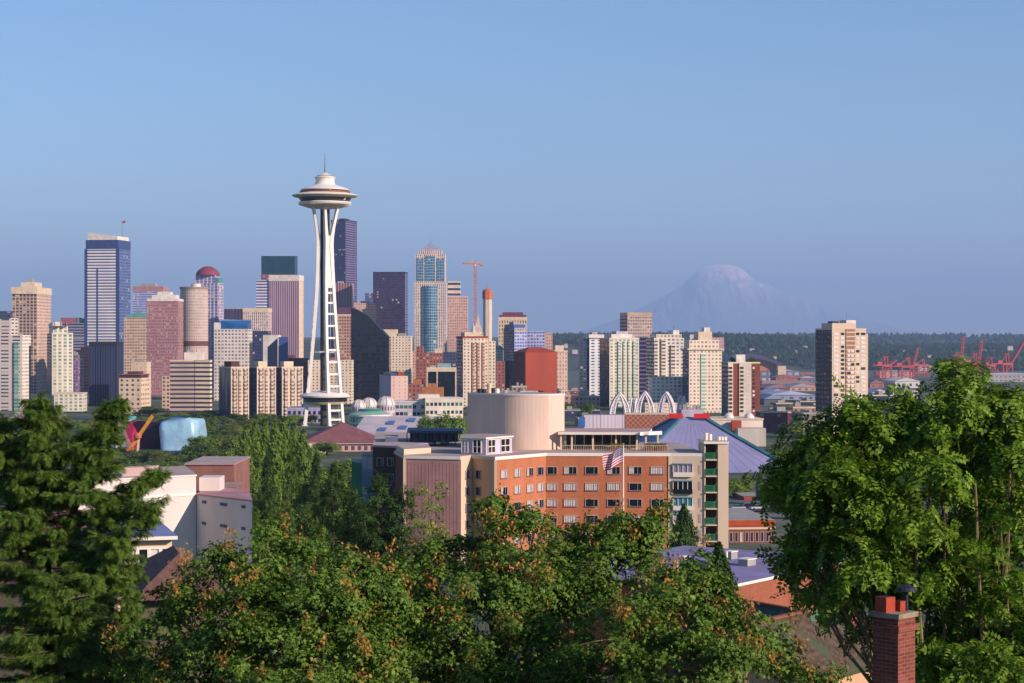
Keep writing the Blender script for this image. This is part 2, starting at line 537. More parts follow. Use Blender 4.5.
# the volcano, 54 km off
def mountain():
    Y0 = 54000.0
    m, nt, b, N, L, M, MIX = _nodes('snow_and_rock')
    g = N('NewGeometry'); sp = N('SeparateXYZ'); L(g.outputs['Position'], sp.inputs[0])
    n1 = N('TexNoise'); n1.inputs['Scale'].default_value = .0042; n1.inputs['Detail'].default_value = 8; n1.inputs['Roughness'].default_value = .68
    mp = N('Mapping'); mp.inputs['Scale'].default_value = (1.5, 1.0, .55); L(g.outputs['Position'], mp.inputs[0]); L(mp.outputs[0], n1.inputs['Vector'])
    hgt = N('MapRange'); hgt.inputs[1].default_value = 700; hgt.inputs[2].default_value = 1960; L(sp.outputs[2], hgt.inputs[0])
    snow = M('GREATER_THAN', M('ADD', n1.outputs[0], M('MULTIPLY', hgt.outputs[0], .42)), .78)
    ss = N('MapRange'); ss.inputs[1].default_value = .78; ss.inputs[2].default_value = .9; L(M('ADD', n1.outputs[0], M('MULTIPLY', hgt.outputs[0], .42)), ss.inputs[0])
    rk = MIX(hgt.outputs[0], (.25, .29, .40), (.48, .46, .53))  # haze blue put into the rock colour, paler upward to melt into sky
    L(MIX(ss.outputs[0], rk, (1.0, .78, .76)), b.inputs['Base Color']); b.inputs['Roughness'].default_value = .9  # snow pinked to stand for low sun on the summit
    nx, ny = 240, 60
    # silhouette, column -> row
    sx = [380, 500, 580, 615, 645, 668, 686, 697, 706, 716, 726, 738, 746, 752, 766, 784, 806, 830, 870, 930, 1040]
    sy = [339, 338, 332, 320, 306, 294, 282, 271.5, 266.5, 264.5, 264, 267, 272, 278.5, 284.5, 291, 299, 307, 321, 335, 339]
    V, Fc = [], []
    for j in range(ny + 1):
        v = j / ny * 2 - 1                       # -1 near foot, 0 ridge, +1 far foot
        y = Y0 + v * 4200
        for i in range(nx + 1):
            px = 380 + 660 * i / nx
            x = (px - CX) / F * Y0
            ztop = CZ + (HY - float(np.interp(px, sx, sy))) / F * Y0
            k = max(0, 1 - abs(v)) ** 1.25
            base = 40
            gul = abs(noise.noise((x / 520, y / 1900, 1.7))) * 190 + abs(noise.noise((x / 210, y / 800, 4.1))) * 80
            z = base + max(0, ztop - base) * k
            z -= gul * min(1, (ztop - base) / 900) * min(1, abs(v) * 5) * k
            z += noise.noise((x / 130, y / 300, 9)) * 14 * k
            V.append((x, y, max(20, z)))
    for j in range(ny):
        for i in range(nx):
            a = j * (nx + 1) + i
            Fc.append((a, a + 1, a + nx + 2, a + nx + 1))
    me = bpy.data.meshes.new('mountain'); me.from_pydata(V, [], Fc); me.materials.append(m); me.update()
    o = bpy.data.objects.new('mountain', me); COL.objects.link(o); tag(o, kind='structure')
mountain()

# the air: one even volume round everything
def air():
    b = MB()
    m = bpy.data.materials.new('air'); m.use_nodes = True
    nt = m.node_tree; nt.nodes.remove(nt.nodes['Principled BSDF'])
    v = nt.nodes.new('ShaderNodeVolumePrincipled')
    v.inputs['Density'].default_value = HAZE_DENSITY
    v.inputs['Color'].default_value = (*HAZE_COLOR, 1)
    v.inputs['Density Attribute'].default_value = ''
    v.inputs['Temperature Attribute'].default_value = ''
    v.inputs['Color Attribute'].default_value = ''
    nt.links.new(v.outputs[0], nt.nodes['Material Output'].inputs['Volume'])
    m.cycles.homogeneous_volume = True
    zt = 2280.0
    b.prism([(-50000, -50000), (50000, -50000), (50000, 76000), (-50000, 76000)], -1.0, zt, m)
    o = b.build('haze', loc=(0, 0, 0)); tag(o, kind='stuff')
air()
# ================================================================ downtown, far to near
# facades (wall colour, glass colour, bay, storey, window share of the bay and of the storey)
fac('beige_strips', 'c9a486', '2b2c33', 4.4, 3.7, .72, .5, span='a98a74')
fac('beige_grid', 'd6b294', '5a4c48', 2.2, 3.7, .45, .5)
fac('pale_stripe', 'f0e0d8', '3f4d78', 50, 3.9, 1.0, .42, blind=.0, mir=.2)
fac('blue_curtain', '7a80a4', '42547e', 3.0, 3.9, .9, .86, blind=.03, mir=.35)
fac('slate_lines', '8f86a0', '27304e', 60, 3.8, 1.0, .5, mir=.2)
fac('tan_grid', 'cfae90', '4a3c3a', 3.2, 3.6, .55, .5)
fac('rose_grid', 'ac767a', '70506a', 1.9, 3.4, .55, .52, gl2='b48a70', mir=.25)
fac('rib_round', 'c8b0a2', '6a605c', 2.6, 3.3, .42, .5)
fac('blue_piers', 'd8c0bc', '54649a', 5.5, 3.9, .66, .7, span='b0a4bc', mir=.3)
fac('white_grid', 'e2cfb8', '6a6f7c', 3.4, 3.5, .62, .55)
fac('mauve_fins', 'c59a98', '5b4a72', 3.0, 90, .5, 1.0, blind=0, mir=.2)
fac('blue_white_lines', 'd8d0d8', '42507c', 40, 4.0, 1.0, .5, blind=0, mir=.25)
fac('indigo_glass', '3a3a62', '262a4c', 2.6, 3.9, .8, .6, blind=.04, mir=.3)
fac('indigo_lines', '7a6488', '2c2c4e', 60, 3.9, 1.0, .62, blind=0, mir=.3)
fac('plum_glass', '45364f', '352b48', 2.8, 3.8, .82, .7, blind=.03, mir=.3)
fac('black_glass', '1c1e28', '14161f', 3.0, 3.8, .93, .9, blind=.0, mir=.1, gl2='171a24')
fac('navy_fins', '39415c', '1e2a44', 2.4, 80, .62, 1.0, blind=0, mir=.15)
fac('brown_grid', 'c79678', '4c3430', 3.0, 3.6, .6, .5)
fac('teal_mirror', '9db0bc', '3d7590', 3.2, 3.9, .9, .84, blind=.02, mir=.55, gl2='5a8ea6')
fac('cream_piers', 'e2cdb8', '4a4258', 2.6, 3.8, .5, .62, span='b89c92')
fac('pink_grid', 'd0a390', '7d5c58', 2.4, 3.6, .5, .5)
fac('cream_bands', 'e0c4a2', '2c3050', 80, 7.0, 1.0, .42, blind=0)
fac('cream_flats', 'e6cfae', '665a50', 3.4, 2.9, .42, .5)
fac('cream_flats_wide', 'e2c8a6', '5c5450', 4.2, 2.9, .6, .5, blind=.3)
fac('lilac_glass', 'b4b4d4', '54629a', 3.2, 3.6, .74, .6, mir=.3)
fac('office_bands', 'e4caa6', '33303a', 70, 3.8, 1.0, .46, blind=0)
fac('office_bands_shaded', 'b9a08e', '33303a', 70, 3.8, 1.0, .46, blind=0)  # same bands darkened, shade put into the left face
fac('slab_strips', 'd8bea4', '4f4a44', 3.2, 2.8, .5, .5, span='b09a7c')
fac('punched_beige', 'd9bc98', '3a3434', 4.6, 3.6, .42, .45)
fac('green_flats', 'e2d4b8', '66806e', 4.0, 2.9, .6, .55, blind=.3, gl2='9cb4a0', span='d0caae')
fac('white_green', 'e8dac6', '5c7470', 3.8, 3.0, .56, .5, blind=.3, gl2='94aca2')
fac('grey_flats', 'd2c2b4', '3a3f50', 9.0, 3.0, .66, .42, blind=.2)
fac('bronze_glass', 'c0a494', '6a5c5c', 2.8, 3.6, .7, .5, blind=.15, mir=.25, gl2='a89488')
fac('belltown_blue', '4c5670', '26324e', 3.4, 3.0, .74, .6, blind=.08, mir=.15)  # blue fronts; also painted shade on left sides of paler towers
fac('cream_condo', 'e6cfb2', '807868', 3.0, 2.9, .56, .5, blind=.4)
fac('brick_low', 'a05a48', '3a2c30', 3.6, 3.6, .42, .5)
fac('tan_low', 'cfae8a', '40383a', 4.0, 3.8, .5, .45)
mat('cream_cap', 'e6d0b0', .8); mat('white_cap', 'ece2d4', .7); mat('teal_roof', '5f9c94', .55); mat('rust_roof', 'a8472f', .8)
mat('purple_roof', '6a4660', .8); mat('dark_cap', '2b2c38', .6); mat('rose_cap', 'a0606a', .7); mat('blue_cap', '46598c', .4, .2)
mat('sea_glass', '3d94a4', .15, .4); mat('brick_plain', 'a84c34', .85, scale=.05, var=.12, streak=True); mat('crane_orange', 'd07a50', .6)
mat('dark_teal', '24505e', .2, .35); mat('blush_band', 'c08a88', .7); mat('crane_red', 'b8453c', .6, var=.1); mat('orange_net', 'c8704c', .8)
G = MATS

# -- left end of the skyline
t = Tower('tower', 'broad beige tower with overhanging top band and dark strip windows at far left', 12, 37, 294, 2300, 0, pxr=51, front=G['beige_strips'], right=G['beige_grid'])
t.cap('crown_band', 1.6, 8, G['cream_cap']).box('penthouse', .3, .85, .1, .6, 6, G['cream_cap'], z=t.z1 + 8)
t.box('roof_plant', .45, .62, .3, .5, 4, G['plant_grey'], z=t.z1 + 14)
t = Tower('tower', 'dark glass office block with teal and pink roof behind white crowned tower', 60, 91, 323, 2600, 0, 50, front=G['slate_lines'], right=G['blue_curtain'])
t.box('rooftop_block', .0, .5, .1, .8, 7, G['rose_cap']); t.box('teal_roof', .52, 1.0, .1, .9, 6, G['teal_roof'])
t = Tower('building', 'red brown office block low between dark tower and white crowned tower', 76, 92, 350, 2350, 0, 40, front=fac('rust_lines', 'a8604c', '5a3840', 60, 3.6, 1.0, .45, blind=0), cat='building')
t.box('roof_plant', .2, .6, .2, .6, 4, G['rose_cap'])
t = Tower('building', 'narrow mauve block beside the white crowned tower', 71, 78, 355, 2250, 0, 30, front=fac('mauve_small', '8a6c8c', '3c3454', 3, 3.6, .6, .5), cat='building')
t.box('roof_plant', .2, .7, .2, .6, 3, G['plant_grey'])

# -- tallest tower on the left: striped front, blue glass side, pale crest and flag
t = Tower('tower', 'tallest striped white and blue tower with slanted pale crest and flag', 86, 118, 249, 2600, -9, pxr=130.5, front=G['pale_stripe'], right=G['blue_curtain'])
t.cap('glass_band', .4, PZ(240, 2600) - t.z1, G['blue_cap'])
zt = PZ(240, 2600); q = grow(t.poly, -2.5)
b = MB(); b.prism(q, zt, zt + 9, G['white_cap'], ztop=[zt + 10, zt + 5, zt + 5, zt + 10]); b.build('crest', t.root)
t.ribs('corner_fin', 1, 4.0, .6, G['blue_cap'], 0)
a, c = t.poly[0], t.poly[1]; d = c - a; nrm = Vector((d.y, -d.x)).normalized(); p = a.lerp(c, .36)
b = MB(); b.prism([p - d * .018 + nrm * .5, p + d * .018 + nrm * .5, p + d * .018 + nrm * .02, p - d * .018 + nrm * .02], t.z0, PZ(268, 2600), G['blue_cap']); b.build('window_slot', t.root)
p = sub(t.poly, .93, .93, .5, .5)[0]
b = MB(); b.tube([(p.x, p.y, zt + 3), (p.x, p.y, PZ(220, 2600))], [.5, .25], G['steel_grey'], 5); fp = b.build('flagpole', t.root)
b = MB(); pz = PZ(220, 2600)
b.indexed([(p.x + .3, p.y, pz), (p.x + 2, p.y + .5, pz - .3), (p.x + 4.5, p.y - .3, pz + .2), (p.x + 4.5, p.y - .3, pz - 2.8), (p.x + 2, p.y + .5, pz - 3.3), (p.x + .3, p.y, pz - 3)], [(0, 1, 4, 5), (1, 2, 3, 4)], mat('flag_red', 'c04858')); b.build('flag', t.root)

t = Tower('tower', 'wide grey blue tower with flat pale top behind the rose tower', 133, 163, 291, 3000, -6, pxr=168, front=G['lilac_glass'], right=G['pink_grid'])
t.cap('crown_band', .5, 7, G['blush_band']).box('penthouse', .2, .7, .2, .7, 4, G['plant_grey'], z=t.z1 + 7)
t = Tower('tower', 'tan tower with green hipped roof beside the rose tower', 124, 148, 317, 2450, 0, 40, front=G['tan_grid'], parapet=None)
b = MB(); b.hip(t.poly, t.z1, t.z1 + 6.5, G['teal_roof'], .2, .03); b.build('hipped_roof', t.root)

# -- rose tower
t = Tower('tower', 'rose brown tower with white stepped crown and fine window grid', 147, 178, 301, 2200, 0, 36, front=G['rose_grid'], right=G['rose_grid'])
t.cap('crown_band', .4, 2.5, G['white_cap']).box('penthouse', .12, .88, .2, .9, 4.5, G['white_cap'], z=t.z1 + 2.5).box('penthouse', .28, .7, .3, .8, 3.5, G['white_cap'], z=t.z1 + 7).mast(.5, .5, 6, z=t.z1 + 10)
# -- round tower
r0 = (206 - 178) / 2 / F * 2250; cx = PX(192, 2250); z0 = gz(cx, 2250) - 1; z1 = PZ(289, 2250)
root = empty('tower', (cx, 2250 + r0, z0), 'round ribbed grey beige tower with small drum on its roof', 'tower')
b = MB(); b.prism(ring((cx, 2250 + r0), r0, 40), z0, z1, G['rib_round'], ROOFM, seg=1); b.build('tower_shaft', root)
b = MB(); b.prism(ring((cx, 2250 + r0), r0 + .7, 40), z1, z1 + 2.6, mat('taupe_cap', 'a08c80')); b.build('roof_parapet', root)
b = MB(); b.prism(ring((cx + 2, 2250 + r0), r0 * .36, 20), z1 + 2.6, PZ(283.5, 2250), G['white_cap']); b.build('roof_drum', root)
b = MB(); b.prism(ring((cx, 2250 + r0), r0 + .35, 40), PZ(346, 2250), PZ(341, 2250), mat('brown_band', '6f4c48')); b.build('mechanical_band', root)
# -- domed tower
t = Tower('tower', 'blue windowed tower with stepped maroon domed roof', 192, 218, 283, 2650, -10, pxr=223.5, front=G['blue_piers'], right=G['blue_piers'])
t.box('upper_storeys', .12, .88, .1, .9, 0, G['blue_piers'], z1=PZ(275, 2650), roof=G['rose_cap'])
q = sub(t.poly, .2, .8, .2, .8); c = sum(q, Vector((0, 0))) / 4
b = MB(); b.lathe((c.x, c.y, PZ(275, 2650)), [(16.5, 0), (15.5, 3), (12.5, 7), (7, 10.5), (5, 11.5), (.1, 11.8)], mat('maroon_roof', '8c4250', .7), 16); b.build('dome', t.root, True)
b = MB(); b.prism(sub(t.poly, .86, 1, .1, .9), t.z1, t.z1 + 7, G['teal_roof']); b.build('side_roof', t.root)
# -- white grid building with blue glass roof
t = Tower('building', 'white gridded block with slanted blue glass roof', 214, 248, 329, 2000, 0, 34, front=G['white_grid'], cat='building')
b = MB(); q = sub(t.poly, .18, .98, .08, .9); b.prism(q, t.z1, t.z1 + 9, mat('blue_glass_roof', '2f6fae', .12, .45), ztop=[t.z1 + 8.5, t.z1 + 3, t.z1 + 9, t.z1 + 10]); b.build('glass_roof', t.root)
t.box('corner_block', 0, .18, 0, .5, 6.5, G['white_cap'])
t = Tower('building', 'dark plum office block peeping over white gridded block', 224, 243, 309, 2600, 0, 30, front=fac('plum_strips', '5c3f54', '2e2a46', 4, 50, .6, 1., blind=0, mir=.2), cat='building'); t.box('roof_plant', .3, .7, .3, .6, 2, G['plant_grey'])
t = Tower('building', 'tan flat topped block with arched top windows left of mauve striped tower', 243, 268, 312, 2520, 0, 40, front=G['cream_piers'], cat='building')
t.cap('crown_band', .5, 5, G['cream_cap']); b = MB()
for k in range(5):
    p = sub(t.poly, .17 + k * .165, .17, 0, 0)[0]
    b.lathe((p.x, p.y - .45, t.z1 - 4), [(.1, 0), (1.2, .1)], G['dark_cap'], 10)
t = Tower('building', 'dark blue glass block under the tan flat topped block', 246, 268, 331, 2250, 0, 30, front=G['indigo_glass'], cat='building'); t.box('roof_plant', .2, .6, .3, .7, 2.5, G['plant_grey'])
# -- white building, arched shadow painted on its front
t = Tower('building', 'white block with tall painted arched shadow and blue side wing', 263, 278, 335, 2000, 0, 26, front=mat('chalk_wall', 'e6dcd0', scale=.05), cat='building')
A, B = t.poly[0], t.poly[1]; L = (B - A).length; h = t.z1 - t.z0
pts = [(A.x + L * .32, A.y - .25, t.z0 + 2), (A.x + L * .98, A.y - .25, t.z0 + 2), (A.x + L * .98, A.y - .25, t.z1 - 3)]
pts += [(A.x + L * (.98 - .66 * (1 - cos(k / 8 * pi / 2))), A.y - .25, t.z1 - 3 - 0.0 - L * .6 * (1 - sin(pi / 2 - k / 8 * pi / 2))) for k in range(1, 9)]
b = MB(); b.face(pts, mat('shadow_blue', '27304a', .3)); b.build('arched_shadow', t.root)
q = rect(278.3, 288, 2004, 6, 22); part(t.root, 'side_wing', q, t.z0, PZ(337, 2004), G['blue_cap'])
# -- two towers
t = Tower('tower', 'dark teal glass tower with slanted prism top behind mauve striped tower', 261, 295, 275, 3050, 0, 40, front=fac('plum_teal', '93606e', '3c3a58', 3, 3.8, .7, .5, mir=.3))
b = MB(); z = PZ(275, 3050); b.prism(grow(t.poly, -.5), z, PZ(255, 3050), [G['dark_teal']] * 4, G['dark_teal'], ztop=[PZ(256, 3050), PZ(256, 3050), PZ(255, 3050), PZ(255, 3050)]); b.build('glass_prism', t.root)
t.cap('crown_band', .4, 2.5, G['rose_cap'], z=PZ(276, 3050))
t = Tower('tower', 'mauve striped tower with white cap and pale right edge', 269, 299, 281, 2700, -6, pxr=303.5, front=G['mauve_fins'], right=G['cream_cap'])
t.cap('crown_band', .5, 8, G['white_cap'])
q = rect(256, 268.6, 2702, 0, 30); part(t.root, 'lower_wing', q, t.z0, PZ(280, 2702), G['blue_white_lines'], ROOFM)

# -- behind and right of the observation tower
t = Tower('tower', 'tallest dark indigo skyscraper behind the observation tower', 331, 345.5, 221, 3350, -16, pxr=357, front=G['indigo_glass'], right=G['indigo_lines'])
t.cap('roof_parapet', .3, 2, G['dark_cap']).box('roof_plant', .3, .7, .3, .7, 3, G['dark_cap'], z=t.z1 + 2)
t = Tower('building', 'salmon and navy block below the indigo skyscraper', 333, 352, 283, 2950, 0, 40, front=fac('salmon_strips', 'b8806c', '4a3c54', 4, 60, .5, 1., blind=0), cat='building')
t.box('roof_plant', .2, .5, .3, .6, 3, G['plant_grey'])
t = Tower('tower', 'dark plum flat topped tower right of the black slanted block', 373, 405, 273, 2900, -5, pxr=408, front=G['plum_glass'], right=G['indigo_lines']); t.cap('roof_parapet', .3, 1.6, G['dark_cap'])
t = Tower('building', 'small blue glass block left of the dark plum tower', 365, 373, 293, 3000, 0, 30, front=G['blue_curtain'], cat='building'); t.box('roof_plant', .3, .7, .3, .6, 2, G['plant_grey'])
t = Tower('building', 'brown gridded block with purple roof right behind the observation tower', 336, 354.5, 316, 2300, 0, 40, front=G['brown_grid'], cat='building')
t.cap('roof_slab', .4, 2, G['cream_cap']).box('penthouse', .1, .95, .1, .9, 8, G['purple_roof'], z=t.z1 + 2)
t = Tower('building', 'pink and grey block peeping above the black slanted block', 354, 374, 303, 2750, 0, 40, front=G['pink_grid'], cat='building'); t.box('roof_plant', .3, .7, .3, .6, 3, G['plant_grey'])
# black slanted block
Y = 1950; q = rect(351, 389, Y, 0, 34); zb = gz(0, Y) - 1
root = empty('building', ((q[0].x + q[1].x) / 2, Y + 17, zb), 'black glass block whose roof line slants down to the right', 'building')
b = MB(); m_ = [Vector((PX(p, Y), Y)) for p in (351, 355, 368, 389)]
q = m_ + [v + Vector((0, 34)) for v in reversed(m_)]
zz = [PZ(308, Y), PZ(309, Y), PZ(316, Y), PZ(338, Y)]
b.prism(q, zb, PZ(309, Y), [G['black_glass']] * 8, G['dark_cap'], ztop=zz + zz[::-1]); b.build('tower_shaft', root)
q = rect(344.5, 350.6, Y + 3, 0, 30); part(root, 'lower_wing', q, zb, PZ(371, Y), mat('plum_wall', '4a2c40'))
t = Tower('tower', 'cream apartment tower right behind the black slanted block', 382, 411, 336, 2100, 0, 30, front=G['cream_flats'])
t.box('penthouse', .0, .5, .1, .8, 7, G['cream_cap']).box('roof_plant', .55, .8, .2, .7, 3, G['plant_grey'])

# -- pyramid topped glass tower
Y = 2700
t = Tower('tower', 'tall blue glass tower with cream piers and pyramid roof', 414, 446, 284, Y, 0, 46, front=G['cream_piers'])
t.cap('ledge', .5, 1.6, G['cream_cap'])
t.box('upper_shaft', .05, .97, .04, .96, 0, G['cream_piers'], z1=PZ(254, Y))
t.box('crown', .14, .86, .14, .86, 0, G['cream_piers'], z=PZ(254, Y), z1=PZ(249.5, Y), roof=G['cream_cap'])
q = sub(t.poly, .2, .8, .2, .8); c = sum(q, Vector((0, 0))) / 4; z = PZ(249.5, Y)
b = MB(); b.indexed([(p.x, p.y, z) for p in q] + [(c.x, c.y, PZ(241.5, Y))], [(0, 1, 4), (1, 2, 4), (2, 3, 4), (3, 0, 4)], mat('slate_pyramid', 'a09cb8', .5)); b.build('pyramid_roof', t.root)
A, B = t.poly[0], t.poly[1]
b = MB(); n = 12; arc = [Vector((A.x + (B.x - A.x) * (.24 + .5 * k / n), A.y + .2 - 7 * sin(pi * k / n))) for k in range(n + 1)]
b.prism(arc, t.z0, PZ(286, Y), [G['teal_mirror']] * n + [G['dark_cap']], seg=1); b.build('glass_bow', t.root)
for u0, u1, z0_, z1_ in ((.08, .3, 281, 258), (.36, .66, 281, 256), (.72, .94, 281, 258)):
    q = [A.lerp(B, u0) + Vector((0, 1.2)), A.lerp(B, u1) + Vector((0, 1.2)), A.lerp(B, u1) + Vector((0, 4)), A.lerp(B, u0) + Vector((0, 4))]
    b = MB(); b.prism(q, PZ(z0_, Y), PZ(z1_, Y), G['teal_mirror']); b.build('glass_bay', t.root)
t.mast(.5, .5, 7, .4, z=PZ(243, Y))
t = Tower('tower', 'pinkish gridded tower with banded top right of the pyramid roofed tower', 447.5, 467.5, 297, 2600, 0, 36, front=G['pink_grid'])
t.cap('roof_parapet', .3, 1, G['cream_cap'])
q = sub(t.poly, .0, .62, .3, 1); part(t.root, 'banded_top', q, t.z1, PZ(281, 2600), G['cream_bands'], ROOFM)
t = Tower('building', 'stepped red brick block below the pyramid roofed tower', 416, 446, 353, 2150, 0, 30, front=G['brick_low'], cat='building')
t.box('upper_block', .0, .24, .1, .8, 7, G['brick_low']); t.box('upper_block', .62, .84, .1, .8, 5, G['cream_cap'])
t = Tower('building', 'dark slate block between brick block and red topped cream tower', 443, 459, 352, 2050, 0, 30, front=G['belltown_blue'], cat='building'); t.box('roof_plant', .3, .6, .3, .6, 2, G['plant_grey'])
t = Tower('building', 'small pink tower block behind the cream apartment tower', 404, 417, 351, 2350, 0, 25, front=G['pink_grid'], cat='building'); t.box('roof_plant', .2, .7, .3, .6, 3, G['plant_grey'])

# -- tower under construction and its crane
Y = 2300; c = Vector((PX(487.5, Y), Y)); zb = gz(c.x, Y)
root = empty('concrete_tower', (c.x, c.y, zb), 'slim bare concrete core with orange netted top under construction', 'unfinished tower')
b = MB(); b.prism(ring(c, 5.6, 8, pi / 8), zb, PZ(299, Y), mat('raw_concrete', 'd8c8b4', .9, scale=.1, streak=True)); b.build('core', root)
b = MB(); b.prism(ring(c, 6.5, 8, pi / 8), PZ(299, Y), PZ(292, Y), G['orange_net']); b.build('safety_net', root)
b = MB(); b.lathe((c.x, c.y, PZ(292, Y)), [(5.9, 0), (5, 2.4), (1.5, 3.8), (.1, 4)], G['orange_net'], 12); b.build('work_deck', root)
b = MB(); b.tube([(c.x - .5, Y, PZ(290, Y)), (c.x - .5, Y, PZ(282, Y))], [.6, .3], G['crane_orange'], 5); b.build('mast', root)
c = Vector((PX(475.5, Y), Y - 20)); zb = gz(c.x, Y)
root = empty('tower_crane', (c.x, c.y, zb), 'orange tower crane above the red topped cream tower', 'crane')
def lattice(b, a, e, wd, m, n, th=.35):
    a, e = Vector(a), Vector(e); d = (e - a).normalized()
    up = Vector((0, 0, 1)) if abs(d.z) < .9 else Vector((0, 1, 0))
    x = d.cross(up).normalized() * wd / 2; y = x.cross(d).normalized() * wd / 2
    cs = [x + y, x - y, -x - y, -x + y]
    for k in cs: b.bar(a + k, e + k, th, m)
    for i in range(n):
        p0, p1 = a.lerp(e, i / n), a.lerp(e, (i + 1) / n)
        for j in range(4):
            k0, k1 = cs[j], cs[(j + 1) % 4]
            b.bar(p0 + (k0 if i % 2 else k1), p1 + (k1 if i % 2 else k0), th * .7, m)
ztop = PZ(264, Y - 20)
b = MB(); lattice(b, (c.x, c.y, zb), (c.x, c.y, ztop), 2.6, G['crane_orange'], 44, .7); b.build('mast', root)
b = MB(); lattice(b, (c.x + 1, c.y - 1, ztop), (PX(463.5, Y), c.y - 14, ztop + .5), 1.6, G['crane_orange'], 8, .5); b.build('jib', root)
b = MB(); lattice(b, (c.x, c.y, ztop), (PX(482.5, Y), c.y + 8, ztop), 1.8, G['crane_orange'], 4, .5); b.build('counter_jib', root)
b = MB(); b.box((PX(481.5, Y), c.y + 7, ztop - 2.2), 3, 2.5, 3, G['crane_orange']); b.build('counterweight', root)
b = MB(); b.box((c.x, c.y - 1.8, ztop - 2.5), 2.2, 2.2, 2.6, G['white_cap']); b.build('cab', root)
b = MB(); b.bar((c.x, c.y, ztop), (c.x, c.y, ztop + 5), .8, G['crane_orange']); b.bar((c.x, c.y, ztop + 5), (PX(466, Y), c.y - 10, ztop + 1), .25, G['crane_orange']); b.build('apex', root)

# -- white pointed steeple tower
Y = 2150; c = Vector((PX(478, Y), Y)); zb = gz(c.x, Y)
root = empty('steeple_tower', (c.x, c.y, zb), 'pale tower ending in a pointed pyramid behind red topped cream tower', 'tower')
b = MB(); b.prism(ring(c, 8, 4, pi / 4), zb, PZ(333, Y), G['cream_flats'], seg=1); b.build('tower_shaft', root)
b = MB(); b.lathe((c.x, c.y, PZ(333, Y)), [(6.6, 0), (5.2, 6), (3.6, 9), (1.2, 18), (.1, 21)], mat('steeple_pale', 'd2c2b0'), 4, pi / 4, 2 * pi + pi / 4); b.build('spire', root)

t = Tower('tower', 'cream tower with curved purple roof left of the far hills', 498.5, 527, 320, 2650, 0, 40, front=fac('cream_tall', 'd8bf94', '6a5a4e', 3.6, 5.0, .5, .7))
t.cap('crown_band', .3, 4, G['cream_cap'])
q = t.poly; c = sum(q, Vector((0, 0))) / 4
b = MB(); q2 = sub(q, .02, .98, .05, .95); z = t.z1 + 4
b.prism(q2, z, z + 3, mat('wine_roof', '7a3c58', .7)); b.prism(sub(q, .14, .86, .15, .85), z + 3, z + 6.5, G['wine_roof']); b.build('curved_roof', t.root)
t = Tower('building', 'cream and brick block with teal roof left of the blue glass tower', 494, 503, 350, 2250, 0, 30, front=G['white_grid'], cat='building')
c = sum(t.poly, Vector((0, 0))) / 4
b = MB(); b.lathe((c.x, c.y, t.z1), [(6, 0), (5, 3), (2, 5), (.1, 5.4)], G['teal_roof'], 14); b.build('roof', t.root, True)
q = rect(494, 505, 2200, 0, 25); part(t.root, 'lower_wing', q, t.z0, PZ(361, 2200), G['brick_low'], ROOFM)
t = Tower('tower', 'blue glass tower with bright lilac right front and yellow edge', 514.5, 527, 328, 2200, 24, pxl=503.5, front=G['lilac_glass'], side=G['belltown_blue'])  # darker left face, shade put into the side colour
t.box('upper_storeys', -.02, .9, .05, .9, 4, G['blue_cap']).box('roof_plant', .1, .5, .2, .6, 3, G['plant_grey'], z=t.z1 + 4)
q = rect(527.3, 545, 2215, 4, 26); part(t.root, 'right_wing', q, t.z0, PZ(331, 2215), G['lilac_glass'], ROOFM)
b = MB(); q = rect(514.5, 527, 2199.6, 24, 1.2); b.prism(q, PZ(331, 2200), PZ(329.8, 2200), mat('amber_trim', 'd8b040')); b.build('trim', t.root)
t = Tower('building', 'pinkish block stepping down right of the lilac glass tower', 544, 552.5, 333, 2300, 0, 30, front=G['pink_grid'], cat='building'); t.box('roof_plant', .2, .7, .2, .6, 2.5, G['plant_grey'])
t = Tower('building', 'ornate cream block with bay fronts right of windowless brick red building', 553, 567.5, 352, 2000, 6, 26, front=fac('cream_ornate', 'dcbca0', '8a6a5e', 3, 3.8, .4, .6), cat='building')
t.cap('cornice', .7, 1.6, G['cream_cap']).box('penthouse', .2, .8, .2, .7, 5, G['cream_cap'], z=t.z1 + 1.6)
t = Tower('building', 'windowless brick red building with red roof and dark left side', 525.5, 557, 352, 1800, 20, pxl=514, front=G['brick_plain'], side=mat('brick_shady', '74402f'), cat='building', roof=G['rust_roof'])  # left side in darker brick, shade painted into its colour
b = MB(); b.hip(t.poly, t.z1, t.z1 + 4.5, G['rust_roof'], .3, .02); b.build('roof', t.root)

# -- red topped cream tower
Y = 1750
t = Tower('tower', 'cream apartment tower with red roof rim in front of the crane', 463, 488, 338, Y, 10, pxl=456.5, front=G['cream_flats'], side=G['belltown_blue'])  # left side of the cream tower painted dark blue for shade
t.cap('roof_rim', .5, 1.6, G['rust_roof']).box('penthouse', .12, .8, .2, .8, 3.6, G['cream_cap'], z=t.z1 + 1.6)
q = rect(488.3, 495.5, Y + 12, 8, 20); part(t.root, 'lower_wing', q, t.z0, PZ(341, Y), G['cream_flats'], ROOFM)
A, B = t.poly[0], t.poly[1]; nrm = Vector(((B - A).y, -(B - A).x)).normalized()
for k, u in enumerate((.42, .62, .82)):
    p, r = A.lerp(B, u - .045), A.lerp(B, u + .045)
    b = MB(); b.prism([p + nrm * 1.2, r + nrm * 1.2, r + nrm * .02, p + nrm * .02], t.z0, t.z1 - 4, fac('bay_strip', 'd8a884', '6a4638', 2.2, 2.9, .7, .5)); b.build('bay_window', t.root)
b = MB(); c = sub(t.poly, .55, .55, .5, .5)[0]; b.lathe((c.x, c.y, t.z1 + 5), [(2.2, 0), (1.4, 4), (.2, 8)], mat('steeple_pale', 'd2c2b0'), 8); b.build('turret', t.root)

